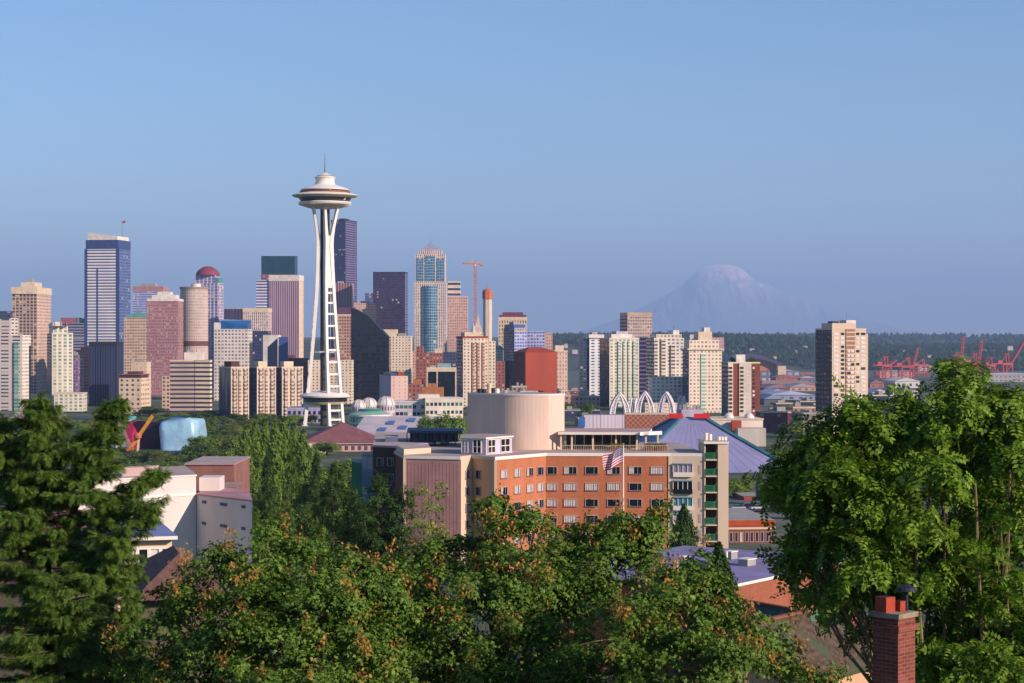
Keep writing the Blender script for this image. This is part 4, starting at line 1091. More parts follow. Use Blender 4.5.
# white domed hall right of the arena
Y = 1080; q = rect(703, 763, Y, 4, 30); zb = gz(q[0].x, Y) - 1; c = sum(q, Vector((0, 0))) / 4
root = empty('domed_hall', (c.x, c.y, zb), 'long white hall with two small white domes right of the arena roof', 'hall')
part(root, 'wall', q, zb, PZ(420, Y), mat('hall_white', 'e8dac8', .8, scale=.04), ROOFM); part(root, 'eaves_board', grow(q, .6), PZ(420, Y), PZ(418.6, Y), MATS['cream_cap'])
part(root, 'brick_pier', rect(732, 741.5, Y - 3.5, 4, 3), zb, PZ(420.5, Y), MATS['brick_plain'])
part(root, 'lower_wing', rect(738, 766, Y - 16, 4, 10), zb, PZ(427, Y), MATS['concrete_pale'], mat('tan_roof', 'b89a7c'))
for px in (730.5, 751):
    r_ = 5.2 / F * Y; b = MB(); b.lathe((PX(px, Y), Y + 9, PZ(418.6, Y)), [(r_ * cos(i / 7 * pi / 2), r_ * sin(i / 7 * pi / 2)) for i in range(8)], MATS['bubble_white'], 20); b.build('dome', root, True)

# arena: four-sided sloping roof with ridge beams, red sign at the peak
Y = 860; cx = PX(690, Y); zt, ze = PZ(416.5, Y), PZ(472, Y)
mat('arena_roof', '9293b8', .55, scale=.05, var=.14, streak=True); mat('ridge_teal', '3f7686', .5)
root = empty('arena', (cx, Y, ze - 4), 'broad lilac grey pyramid arena roof with teal ridges and red sign at its peak', 'arena')
R1, R0 = 15 / F * Y, 134 / F * Y
an = [radians(a) for a in (-37, 53, 143, 233)]
cor = lambda R, a: Vector((cx + R * cos(a), Y + R * sin(a)))
b = MB(); N8 = 10
V = []
for j in range(N8 + 1):
    t = j / N8; zz = zt + (ze - zt) * (t ** .93)
    for a in an:
        p = cor(R1 + (R0 - R1) * t, a); V.append((p.x, p.y, zz))
fs = [(j * 4 + i, (j + 1) * 4 + i, (j + 1) * 4 + (i + 1) % 4, j * 4 + (i + 1) % 4) for j in range(N8) for i in range(4)]
b.indexed(V, fs + [(0, 1, 2, 3)], MATS['arena_roof']); b.build('roof', root)
for i in range(4):
    b = MB(); b.tube([Vector(V[j * 4 + i]) + Vector((0, 0, .4)) for j in range(N8 + 1)], .85, MATS['ridge_teal'], 4); b.build('ridge_beam', root)
b = MB()
for i in range(4):
    for s in np.linspace(.06, .94, 14):
        b.tube([Vector(V[j * 4 + i]).lerp(Vector(V[j * 4 + (i + 1) % 4]), s) + Vector((0, 0, .06)) for j in range(N8 + 1)], .045, MATS['arena_roof'], 3)
b.build('roof_seams', root)
part(root, 'peak_house', ring((cx, Y), R1 * 1.05, 4, radians(-37)), zt - 1, zt + 3.2, mat('peak_grey', 'b8b0c0', .6), MATS['plant_grey'])
for px0, px1 in ((669, 683), (694, 710)):
    q = rect(px0, px1, Y - 7.5, 0, .5); part(root, 'sign_board', q, PZ(417.5, Y), PZ(413, Y), mat('sign_red', 'd42a2a', .5, var=.05))
for px in (683, 688, 693, 697):
    part(root, 'roof_plant', rect(px, px + 3.5, Y - 3, 0, 2.5), zt + 3.2, zt + random.uniform(4.2, 6), MATS['plant_grey'])
b = MB(); b.prism([cor(R0 * .97, a) for a in an], ze - 6, ze + .4, MATS['concrete_pale']); b.build('wall', root)

# music museum: four crumpled metal lumps over a slab roof
def lump(root, name, px0, px1, y0, y1, Y, depth, m, seed, skew=0.0, pw=3.0):
    x0, x1, z0, z1 = PX(px0, Y), PX(px1, Y), PZ(y1, Y), PZ(y0, Y)
    nu, nv = 28, 14; V, Fs = [], []
    for j in range(nv + 1):
        t = j / nv
        for i in range(nu):
            a = 2 * pi * i / nu; ca, sa = cos(a), sin(a)
            ca = math.copysign(abs(ca) ** (2 / pw), ca); sa = math.copysign(abs(sa) ** (2 / pw), sa)
            k = (1 - (t ** 4 * .45 if pw < 5 else t ** 12 * .12)) * (1 + .12 * noise.noise((ca * 1.3 + seed, sa * 1.3, t * 2)))
            if j == nv and pw < 5: k *= .75
            V.append(((x0 + x1) / 2 + (x1 - x0) / 2 * ca * k + skew * t, Y + depth / 2 + depth / 2 * sa * k, z0 + (z1 - z0) * (t + (.06 if pw < 5 else .16) * noise.noise((ca + seed, sa, 2)) * t)))
    for j in range(nv):
        for i in range(nu): Fs.append((j * nu + i, j * nu + (i + 1) % nu, (j + 1) * nu + (i + 1) % nu, (j + 1) * nu + i))
    b = MB(); b.indexed(V, Fs + [tuple(nv * nu + i for i in range(nu))], m); return b.build(name, root, True)
Y = 1010; zb = gz(PX(150, Y), Y) - 1
root = empty('museum', (PX(150, Y), Y + 20, zb), 'curvy museum of crumpled silver, crimson, maroon and pale blue metal shells', 'museum')
lump(root, 'silver_shell', 104, 127, 428, 451, Y - 6, 26, mat('shell_silver', 'd0c2c4', .28, .75), 1, -3, 2.2)
lump(root, 'crimson_shell', 119, 138, 422, 452, Y + 8, 24, mat('shell_crimson', 'a8174c', .4, .3), 4, 1)
lump(root, 'maroon_shell', 128, 168, 423, 452, Y + 10, 30, mat('shell_maroon', '3a1c30', .4, .4), 6, 0, 6)
lump(root, 'blue_shell', 158, 198, 420.5, 452, Y, 34, mat('shell_blue', 'a4d2e6', .4, .15), 9, 0, 6)
part(root, 'podium', rect(100, 190, Y - 14, 2, 50), PZ(455.5, Y), PZ(450.5, Y), mat('slab_blue', '4a5890', .6), MATS['slab_blue'])
part(root, 'base_wall', rect(104, 186, Y - 8, 2, 40), zb, PZ(455.5, Y), mat('base_dark', '2c2c38', .7))
# yellow swing arm ride in front of it
Y = 975; p0, p1, pv = at(130, 449, Y), at(152.5, 416, Y), at(138, 436, Y)
root = empty('swing_ride', (p0.x, Y, gz(p0.x, Y)), 'yellow swinging arm fairground ride in front of the maroon shell', 'fairground ride')
mat('ride_yellow', 'd8982c', .5)
b = MB(); b.bar(p0, p1, 1.3, MATS['ride_yellow'], 1.6); b.build('arm', root)
b = MB(); b.bar(pv - Vector((0, -2, .5)), at(137, 452, Y) + Vector((0, 2, 0)), 1.0, MATS['cream_cap']); b.build('support', root)
b = MB(); b.lathe((pv.x, pv.y - 1.5, pv.z - 1.6), [(.1, 0), (1.9, .6), (2.1, 1.8), (1.6, 3), (.1, 3.4)], mat('ride_orange', 'c86848', .5), 12); b.build('hub', root)
b = MB(); b.bar(p0 - Vector((1.6, 0, .4)), p0 + Vector((1.6, 0, .4)), 1.5, MATS['ride_orange']); b.build('gondola', root)
# small turquoise stall roof
Y = 1230; q = rect(118, 133, Y, 0, 8); zb = gz(q[0].x, Y) - 1
root = empty('kiosk', ((q[0].x + q[1].x) / 2, Y + 4, zb), 'small white kiosk with turquoise roof above the crimson shell', 'kiosk')
part(root, 'wall', q, zb, PZ(419, Y), MATS['hall_white']); part(root, 'roof', grow(q, .5), PZ(419, Y), PZ(416.5, Y), mat('turquoise_roof', '5cc4c8', .5))
# ================================================================ right of the skyline: two nearer towers, port and stadium
# brick and white apartment tower with rooftop trees
Y = 1400
t = Tower('tower', 'white and brick apartment tower with trees on its roof', 728, 760, 363.5, Y, 8, pxl=721.5, front=mat('tower_brick', '8a4a36', .85, scale=.06), side=G['belltown_blue'])  # bluish left side has its shade painted in
t.cap('roof_parapet', .2, 1, G['cream_cap']).box('penthouse', .28, .56, .1, .6, 5.2, G['white_cap'], z=t.z1 + 1)
A, B = t.poly[0], t.poly[1]; nrm = Vector(((B - A).y, -(B - A).x)).normalized()
for u0, u1 in ((.0, .15), (.34, .72)):
    p, r = A.lerp(B, u0), A.lerp(B, u1)
    b = MB(); b.prism([p + nrm * .9, r + nrm * .9, r + nrm * .02, p + nrm * .02], t.z0, t.z1 + .4, mat('white_render', 'e6d8c4', .8, scale=.05)); b.build('wall_panel', t.root)
BALC = glass('balcony_shade', '231f22', .4)  # dark panels painting the shade inside the balconies
for u0, u1, n_ in ((.01, .13, 1), (.36, .48, 1)):
    a_, c_ = A.lerp(B, u0) + nrm * .95, A.lerp(B, u1) + nrm * .95
    window_grid(t.root, a_, c_, PZ(413, Y), PZ(366, Y), n_, 12, (c_ - a_).length * .92, 1.7, BALC, G['cream_cap'], name='balcony')
a_, c_ = A.lerp(B, .74) + nrm * .1, A.lerp(B, .86) + nrm * .1
window_grid(t.root, a_, c_, PZ(413, Y), PZ(366, Y), 1, 12, 1.7, 1.5, PANE, mfun=pane_mix(.3))
a_, c_ = A.lerp(B, .56) + nrm * .95, A.lerp(B, .7) + nrm * .95
window_grid(t.root, a_, c_, PZ(413, Y), PZ(366, Y), 2, 12, 1.1, 1.3, PANE_L)

# tall brown tower
Y = 1200; mat('tan_panel', 'd4bda4', .85, scale=.08, var=.1, streak=True); mat('tan_dark', 'aa8262', .85, scale=.08, streak=True); mat('tan_band', 'e0c8ac', .85, scale=.08)
t = Tower('tower', 'tall tan apartment tower standing alone with dark left side', 832, 866, 330, Y, 18, pxl=815.5, front=MATS['tan_panel'], side=fac('tower_shaded_side', '57505a', '232733', 3.4, 2.86, .6, .5, blind=.12), parapet=None)  # side tone darkened, shade put into the wall colour
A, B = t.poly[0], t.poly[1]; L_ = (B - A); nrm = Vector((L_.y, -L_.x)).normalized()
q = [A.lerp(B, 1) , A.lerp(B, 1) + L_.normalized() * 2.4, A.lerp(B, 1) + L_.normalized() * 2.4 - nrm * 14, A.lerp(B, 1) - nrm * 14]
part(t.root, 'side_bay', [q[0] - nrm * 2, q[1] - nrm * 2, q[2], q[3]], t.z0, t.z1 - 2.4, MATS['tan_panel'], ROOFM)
b = MB(); p, r = A.lerp(B, .40), A.lerp(B, .66); b.prism([p + nrm * .5, r + nrm * .5, r + nrm * .02, p + nrm * .02], t.z0, t.z1 + .6, MATS['tan_dark']); b.build('centre_bay', t.root)
zlo = t.z0 + 8; fl = (t.z1 - 1.5 - zlo) / 21
b = MB()
for j in range(22):
    z_ = zlo + fl * j - .25
    for u0, u1, o_ in ((.0, .395, .12), (.405, .655, .62), (.665, 1.0, .12)):
        p, r = A.lerp(B, u0), A.lerp(B, u1); b.prism([p + nrm * o_, r + nrm * o_, r + nrm * (o_ - .15), p + nrm * (o_ - .15)], z_, z_ + .75, MATS['tan_band'])
b.build('floor_bands', t.root)
for nm, u0, u1, w_ in (('window', .03, .20, 3.2), ('window', .24, .38, 2.3), ('window', .43, .53, 1.9), ('window', .54, .64, 1.9), ('window', .69, .82, 2.3), ('window', .84, .99, 3.0)):
    a_, c_ = A.lerp(B, u0), A.lerp(B, u1); o_ = .55 if .4 < u0 < .66 else .05
    light = .86 if nm == 'window' and u0 not in (.24, .70) else .25
    hi = 17 if .4 < u0 < .66 else 21
    window_grid(t.root, a_ + nrm * o_, c_ + nrm * o_, zlo + .5, zlo + .5 + fl * hi, 1, hi, w_, 1.6, PANE, mfun=pane_mix(light))
t.cap('roof_parapet', .2, 1.0, MATS['tan_panel']).box('penthouse', .08, .78, .15, .8, 3.2, MATS['tan_panel'], z=t.z1 + 1)
t.box('roof_plant', .12, .3, .2, .5, 1.2, G['dark_cap'], z=t.z1 + 4.2).box('roof_plant', .52, .8, .2, .6, 1.8, G['white_cap'], z=t.z1 + 4.2).mast(.62, .4, 5, .15, z=t.z1 + 6).mast(.45, .3, 4, .15, z=t.z1 + 4)

# stadium with arched roof truss
Y = 4150; cx = PX(751, Y); zb = gz(cx, Y); Rw = 34 / F * Y; Rh = PZ(356, Y) - PZ(373, Y)
root = empty('stadium', (cx, Y, zb), 'distant stadium under a broad arched dark purple roof', 'stadium')
mat('stadium_roof', '5a4a68', .6); mat('stadium_orange', 'c8845c', .8)
z0 = PZ(373, Y); b = MB(); n = 28
fr = [(cx + Rw * cos(pi - pi * i / n), z0 + Rh * sin(pi * i / n)) for i in range(n + 1)]
V = [(x, Y - 20, z_) for x, z_ in fr] + [(x, Y + 120, z_ + 4) for x, z_ in fr] + [(cx + (x - cx) * .9, Y - 20, z0 + (z_ - z0) * .84) for x, z_ in fr]
m1 = n + 1
b.indexed(V, [(i, i + 1, m1 + i + 1, m1 + i) for i in range(n)] + [(i + 1, i, 2 * m1 + i, 2 * m1 + i + 1) for i in range(n)], MATS['stadium_roof']); b.build('roof', root)
b = MB(); b.prism([(cx + (x - cx) * .88, Y - 5) for x in (cx - Rw, cx + Rw)] + [(cx + Rw * .88, Y), (cx - Rw * .88, Y)], zb, z0 + 1, MATS['stadium_orange']); 
b.face([(cx + (x - cx) * .89, Y - 8, z0 + (z_ - z0) * .82) for x, z_ in fr][::-1], MATS['stadium_orange']); b.build('stands', root)
part(root, 'wall', rect(715, 800, Y - 60, 0, 40), zb, PZ(371, Y - 60), fac('stadium_wall', '7a6a7c', '8aa0a8', 14, 14, .6, .5, blind=0), ROOFM)
part(root, 'stair_tower', rect(778, 786, Y - 70, 0, 30), zb, PZ(366, Y - 70), MATS['cream_cap'], ROOFM)

# sheds and warehouses of the industrial flats, each a thing of its own
SH = [  # left, right, top, base row, distance, wall, roof, label
 (776, 800, 377, 383, 4300, 'b0604c', 'a86a5c', 'long salmon shed beyond the white and brick tower'),
 (762, 815, 384, 389, 3700, 'c07a60', 'b09088', 'low orange brown warehouse left of the tan tower'),
 (764, 790, 388, 393, 3300, '9c4a40', '8c7a80', 'dark red warehouse left of the tan tower'),
 (790, 816, 387, 391, 3500, 'c8987c', 'a8a0a8', 'tan warehouse touching the left edge of the tan tower'),
 (768, 815, 395, 400, 2700, '8e9ab4', 'aab4c8', 'blue grey roofed shed below the warehouses'),
 (764, 784, 399, 405, 2300, '5c6076', '8a92a8', 'small slate blue shed behind the dark low blocks'),
 (872, 890, 393, 399, 2600, '8a8ca0', 'c8c2c8', 'pale grey roofed shed right of the tan tower'),
 (895, 920, 381, 388, 3400, 'd8cfc8', 'e0dad4', 'white warehouse below the red harbour cranes'),
 (880, 912, 372, 378, 4600, 'c09a84', 'a89aa0', 'beige terminal shed behind the nearest red crane'),
 (946, 985, 377, 384, 3800, 'b07a70', 'a8a0b0', 'pinkish terminal shed under the middle red cranes'),
 (990, 1030, 375, 382, 4000, 'a89c98', 'c8c4c8', 'grey terminal shed at the right edge of the port'),
 (775, 797, 371, 376, 4400, 'a85a4c', 'c0a49c', 'small rust shed right under the stadium stair tower'),
 (800, 816, 378, 383, 4000, '7a6a78', 'b8b0b8', 'grey mauve shed touching the tan tower above the salmon sheds'),
 (870, 884, 383, 388, 3300, 'b06a54', '90727a', 'small orange shed right beside the tan tower'),
 (768, 790, 393, 398, 2600, 'b8b0bc', 'd0ccd4', 'pale lilac shed between red warehouse and slate shed'),
 (918, 946, 366, 371, 5000, 'c8bcb0', 'b0a8b0', 'pale shed far behind the port cranes'),
]
for x0, x1, yt, yb, Y, wc, rc, lab in SH:
    lo, hi = 1200., 6000.
    for _ in range(40):
        Y = (lo + hi) / 2
        if CZ - (yb - HY) / F * Y > gz(PX(x0, Y), Y): lo = Y
        else: hi = Y
    q = rect(x0, x1, Y, 3, 60); zb = gz(q[0].x, Y) - 1; c = sum(q, Vector((0, 0))) / 4
    root = empty('warehouse', (c.x, c.y, zb), lab, 'warehouse')
    part(root, 'wall', q, zb, PZ(yt, Y), fac('shed_' + wc, wc, '50505c', 9, 8, .4, .35, blind=0), ROOFM)
    b = MB(); b.hip(q, PZ(yt, Y), PZ(yt, Y) + 4, mat('shed_roof_' + rc, rc, .7, scale=.02), .1, .03); b.build('roof', root)
# long viaduct
Y = 4600; b = MB(); b.prism(rect(700, 815, Y, 0, 18), PZ(374.5, Y), PZ(372.5, Y), mat('viaduct_rust', 'b8705c', .8)); vi = empty('viaduct', (PX(757, Y), Y, gz(PX(757, Y), Y)), 'long salmon coloured elevated roadway crossing behind the white and brick tower', 'viaduct')
b.build('deck', vi)
for px in range(704, 815, 14):
    q = rect(px, px + 2.2, Y, 0, 10); part(vi, 'pier', q, gz(q[0].x, Y) - 1, PZ(374.5, Y), MATS['viaduct_rust'])
# nearer low blocks and houses right of the white domed hall
LB = [
 (793, 816, 408, 1350, 'b8845c', 'ochre low block with flat roof in front of the dark blocks'), (776, 794, 404, 1420, '4a4a5c', 'dark slate low block right of the white and brick tower'),
 (800, 818, 402, 1500, '3c3c50', 'dark low block at the left foot of the tan tower'), (764, 800, 413, 1250, '7a3a40', 'long maroon roofed low block right of the white and brick tower'),
 (872, 893, 396, 1500, '3a4058', 'navy office block right of the tan tower'), (893, 918, 391, 1600, 'd6c8be', 'white stepped block among the crowns right of the tan tower'),
 (803, 826, 414, 1150, '8c7a76', 'grey brown low block before the foot of the tan tower'), (560, 578, 396, 1900, 'b88a7c', 'pinkish low block right of the windowless red building'),
 (575, 600, 397, 1750, 'c4988c', 'pink brick low block below the dark blue condominium tower'), (566, 585, 391, 2100, '8c4436', 'rust brick low block behind the pink brick low block'),
 (545, 562, 390, 1900, 'd0c0b0', 'pale low block with roof plant right of the round drum building'), (520, 538, 392, 1600, '7a9a94', 'teal grey low block below the windowless red building'),
 (512, 527, 387, 1700, 'a08c78', 'taupe low block below the blue glass tower'), (536, 552, 397, 1500, '8aa09c', 'sage low block above the drum building'),
 (560, 600, 411, 1500, '2a3450', 'long navy low block left of the first lattice arch'), (578, 600, 419, 1330, '56607a', 'slate low block left of the ribbed hall'),
 (500, 514, 392, 1550, '3a4258', 'navy low block right of the red topped cream tower'), (0, 30, 418, 1400, '8c4436', 'rust red low block at the far left edge'),
 (30, 60, 417, 1450, 'b09a88', 'tan low block behind the tip of the conifer'), (405, 415, 402, 1450, 'c8b8b0', 'pale low block behind the white office block'),
]
for x0, x1, yt, Y, wc, lab in LB:
    t = Tower('low_block', lab, x0, x1, yt, Y, random.uniform(0, 8), 24, front=fac('low_' + wc, wc, '2c3040', 4, 3.6, .5, .42), cat='building', body='wall')
    t.cap('roof_parapet', .15, .8, G['cream_cap'] if random.random() < .4 else G['plant_grey']).plant(2)

# harbour cranes
def harbour_crane(px, Y, up, label, ht, rz=0.0, boom=1.0):
    c = Vector((PX(px, Y), Y, 0)); zb = gz(c.x, Y); H = PZ(ht - 5, Y) - zb
    root = empty('harbour_crane', (c.x, c.y, zb), label, 'crane', 'red harbour cranes')
    R = MATS['crane_red']; ca, sa = cos(rz), sin(rz)
    P = lambda x, y, z: Vector((c.x + x * ca - y * sa, c.y + x * sa + y * ca, zb + z))
    h = H * .62
    for x in (-13, 13):
        for y in (-9, 9):
            b = MB(); b.bar(P(x, y, 0), P(x, y, h), 3.2, R); b.build('leg', root)
    b = MB()
    for y in (-9, 9):
        b.bar(P(-13, y, h * .35), P(13, y, h * .35), 2.2, R); b.bar(P(-13, y, h * .95), P(13, y, h * .95), 2.6, R); b.bar(P(-13, y, h * .35), P(13, y, h * .95), 1.4, R)
    for x in (-13, 13): b.bar(P(x, -9, h * .95), P(x, 9, h * .95), 2.6, R)
    b.build('portal_frame', root)
    b = MB()
    for y in (-4, 4): b.bar(P(-30, y, h), P(16, y, h), 2.6, R)
    b.build('girder', root)
    b = MB()
    for y in (-4, 4):
        b.bar(P(8, y, h), P(6, y, H), 2.2, R); b.bar(P(6, y, H), P(-20, y, h), 1.0, R)
    b.build('apex_frame', root)
    L_ = H * .8 * boom; a = radians(up)
    b = MB()
    e0, e1 = P(16, 0, h), P(16 + L_ * cos(a), 0, h + L_ * sin(a))
    off = P(0, 3.2, 0) - P(0, 0, 0)
    for s in (-1, 1): b.bar(e0 + off * s, e1 + off * s, 2.2, R)
    for i in range(7): b.bar(e0.lerp(e1, i / 6) - off, e0.lerp(e1, i / 6) + off, 1.2, R)
    b.build('boom', root)
    b = MB(); b.box(P(-16, 0, h + 1), 12, 8, 6, mat('crane_house', 'b0524c', .6), rz); b.build('machine_house', root)
for px, Y, up, ht, rz, bm, lab in ((884, 4300, 30, 361, .6, .5, 'red harbour crane nearest the tan tower, boom low'), (906, 4200, 74, 362, .2, 1.0, 'red harbour crane with raised boom left of the broad tree crown'), (955, 4300, 84, 357, .4, 1.15, 'red harbour crane with upright boom, left of an upright pair'), (973, 4350, 82, 358, .4, 1.1, 'red harbour crane with upright boom, right of an upright pair'),
                                   (989, 4500, 4, 362, .9, .7, 'red harbour crane with boom lowered level behind the broad tree'), (1005, 4250, 52, 358, .5, 1.25, 'red harbour crane with slanting boom at the right edge'), (921, 4700, 8, 364, .3, .6, 'farther red harbour crane half hidden behind the broad tree')):
    harbour_crane(px, Y, up, lab, ht, rz, bm)

# hospital on the ridge, houses in the woods
Y = 6050; q = rect(703, 724, Y, 4, 40); zb = gz(q[0].x, Y) - 2
root = empty('hospital', ((q[0].x + q[1].x) / 2, Y + 20, zb), 'salmon hospital block on the wooded ridge beside cream condominium tower', 'hospital')
part(root, 'wall', q, zb, PZ(337.5, Y), fac('hospital_wall', 'd09a8c', '806a74', 9, 9, .5, .4), ROOFM); part(root, 'wing', rect(701, 711, Y - 30, 4, 30), zb, PZ(335.5, Y), MATS['hospital_wall'], ROOFM)
part(root, 'roof_plant', rect(690, 699, Y + 10, 0, 20), zb, PZ(334.5, Y), MATS['white_cap'])
rn = random.Random(21); hp = None
for px, py, Y in ((744, 346, 6300), (752, 349, 6200), (795, 352, 6100), (660, 345, 6400), (667, 351, 6200), (775, 357, 5900), (805, 347, 6300), (990, 341, 6600), (984, 350, 6100), (1010, 347, 6300), (930, 356, 5900), (1018, 352, 6100), (905, 351, 6100), (575, 351, 6200), (566, 345, 6400), (732, 352, 6100), (965, 346, 6500), (880, 356, 5800)):
    Y = 5300.
    while Y < 7600 and PZ(py, Y) > gz(PX(px, Y), Y) + 13: Y += 25
    x = PX(px, Y); z_ = gz(x, Y) + 9
    root = empty('far_house', (x, Y, z_), 'tiny pale house among the trees on the far ridge', 'house', 'pale houses on the far ridge')
    w_, d_, h_ = rn.uniform(10, 18), 10, rn.uniform(3.5, 5.5)
    b = MB(); b.box((x, Y, z_ - 8), w_, d_, h_ + 8, mat('far_wall', 'd8c4b8', .8)); b.build('wall', root)
    b = MB(); b.hip([Vector((x - w_ / 2, Y - d_ / 2)), Vector((x + w_ / 2, Y - d_ / 2)), Vector((x + w_ / 2, Y + d_ / 2)), Vector((x - w_ / 2, Y + d_ / 2))], z_ + h_, z_ + h_ + 2.5, mat('far_roof', 'a88078', .8), .2, .1); b.build('roof', root)
# ================================================================ the orange brick residence, about 340 m away
OB = brick('orange_brick', 'bc6a40', 'aa5c36', 'c89c78', .2); PB = brick('rose_brick', 'b88a80', 'a87a74', 'c4a096', .2)
CR = mat('cream_render', 'd8c2a6', .85, scale=.2, var=.06, streak=True); TN = mat('tan_render', 'cfa680', .85, scale=.2, var=.08, streak=True)
DKB = mat('dark_brick', '4a3838', .85, scale=.3); RF = mat('flat_roof', 'b8a8a0', .9, scale=.15); WH = mat('trim_white', 'eee4d6', .6, var=.06)
FRM = mat('window_frame', 'b8a8a4', .5, var=.08); SILL = mat('window_sill', '8a7a90', .6); CURT = mat('curtain', 'e2d8d0', .8, scale=2.0); GREENR = mat('rail_green', '2f8f5e', .5); 
PANES = glass('manor_pane', '11171c', .05)
p3 = lambda px, Y: Vector((PX(px, Y), Y))
front = [p3(404.5, 333), p3(461, 330), p3(472, 333.5), p3(495.5, 328.6), p3(546, 340), p3(669.5, 339.5), p3(704, 338.6)]
body = front + [p3(704, 338.6) + Vector((-1.5, 34)), p3(470, 384), p3(395, 347)]
zb, zt = 58.0, PZ(456, 340)
manor = empty('apartment_building', (PX(560, 355), 355, zb), 'long orange brick residence with angled wings and rooftop drum in the middle', 'building')
part(manor, 'wall', body, zb, zt, [PB, CR, TN, OB, OB, CR, CR, DKB, DKB, MATS['brick_shady']], RF)  # left return in darker brick, its shade painted in
part(manor, 'roof_parapet', grow(body, .18), zt, zt + .55, [WH, CR, CR, WH, WH, WH, CR, DKB, DKB, CR], RF)
for i in (0, 3, 5):                                   # pale corner strips
    v = front[i] if i else front[0]
    b = MB(); b.prism([v + Vector((-.22, -.16)), v + Vector((.22, -.2)), v + Vector((.22, .2)), v + Vector((-.22, .2))], zb, zt + .02, CR); b.build('corner_strip', manor)
_wp = {}
def manor_window(A, B, u, py, w_, h_, kind, root=manor):
    p = A.lerp(B, u); d = (B - A).normalized(); n_ = Vector((d.y, -d.x)); rz = math.atan2(d.y, d.x)
    z_ = PZ(py, p.y) - h_ / 2; key = (round(w_, 2), round(h_, 2))
    if key not in _wp:
        b = MB(); t_ = .1
        b.box((0, -.06, -.02), w_ + .2, .2, .12, SILL); b.box((0, -.03, h_ - .08), w_ + .1, .14, .1, FRM)
        for sx in (-w_ / 2, w_ / 2): b.box((sx, -.028, .1), .1, .136, h_ - .18, FRM)
        b.box((w_ * .18, -.02, .1), .06, .1, h_ - .18, FRM)
        f = b.build('window', None, loc=(0, 0, 0))
        b = MB(); b.box((0, .05, .1), w_ - .1, .06, h_ - .18, PANES); g_ = b.build('pane', None, loc=(0, 0, 0))
        c_ = []
        for x0, x1 in ((-.5, .5), (-.5, -.12), (.1, .5)):
            b = MB(); n = 14
            xs = [w_ * (x0 + (x1 - x0) * i / n) * .96 for i in range(n + 1)]
            V = [(x, .006 + .02 * (i % 2), z2) for z2 in (.12, h_ - .1) for i, x in enumerate(xs)]
            b.indexed(V, [(i, i + 1, n + 2 + i, n + 1 + i) for i in range(n)], CURT); c_.append(b.build('curtain', None, loc=(0, 0, 0)))
        _wp[key] = [f, g_, c_, True]
    f, g_, c_, first = _wp[key]
    def use(o, par):
        if o.parent is None and not o.get('used'): o['used'] = 1; r = o
        else: r = o.copy(); COL.objects.link(r)
        r.parent = par; return r
    wdw = use(f, root)
    q = p + n_ * .05
    wdw.location = (q.x - root.location.x, q.y - root.location.y, z_ - root.location.z); wdw.rotation_euler = (0, 0, rz)
    use(g_, wdw).location = (0, 0, 0)
    if kind: 
        k = use(c_[kind - 1], wdw); k.location = (0, 0, 0)
rw = random.Random(4)
rows = [470.4, 486.8, 502.8, 519, 535.2, 551]
# 0 bare pane, 1 drawn curtains, 2 left half drawn, 3 right half drawn
grid = [[0, 2, 0, 2, 2, 1], [1, 1, 1, 1, 0, 1], [1, 1, 0, 0, 0, 0], [0, 1, 0, 3, 1, 0], [1, 0, 1, 0, 0, 2], [0, 1, 0, 1, 0, 0]]
A, B = front[4], front[5]
for j, y in enumerate(rows):
    for i, px in enumerate((552, 570.5, 591.8, 613.8, 635.5, 657.3)):
        manor_window(A, B, (px - 546) / 123.5, y, 1.7 if i == 0 else 2.15, 1.35, grid[j][i])
A, B = front[3], front[4]
us = [.16, .42, .67, .88]
g2 = [[1, 1, 2, 0], [2, 1, 1, 1], [1, 0, 1, 2], [0, 1, 0, 1], [1, 1, 0, 0], [0, 0, 1, 0]]
for j, y in enumerate(rows):
    for i, u in enumerate(us):
        px_ = A.lerp(B, u); yy = HY + (y - HY) * 340 / px_.y
        manor_window(A, B, u, yy, 1.75, 1.45, g2[j][i])
for A, B, u, ks in ((front[1], front[2], .55, (2, 0, 1, 0, 1, 0)), (front[2], front[3], .28, (0, 0, 1, 1, 0, 0))):
    for j, y in enumerate(rows):
        px_ = A.lerp(B, u); manor_window(A, B, u, HY + (y + .8 - HY) * 340 / px_.y, 1.35, 1.45, ks[j])
for o in [f for v in _wp.values() for f in v[2]]:
    if o.parent is None: bpy.data.objects.remove(o)
# raised beige slab and shaded return at the left end
part(manor, 'roof_slab', [p3(404, 334), p3(431, 339), p3(428, 350), p3(396, 347.5)], zt + .56, zt + 1.5, CR, RF)
# ribs of the rose brick wing
A, B = front[0], front[1]; d = (B - A).normalized(); n_ = Vector((d.y, -d.x)); b = MB()
for i in range(1, 16):
    p = A.lerp(B, i / 16); q = d * .05
    b.prism([p - q + n_ * .025, p + q + n_ * .025, p + q + n_ * .01, p - q + n_ * .01], zb, zt - .6, PB)
b.build('wall_ribs', manor)
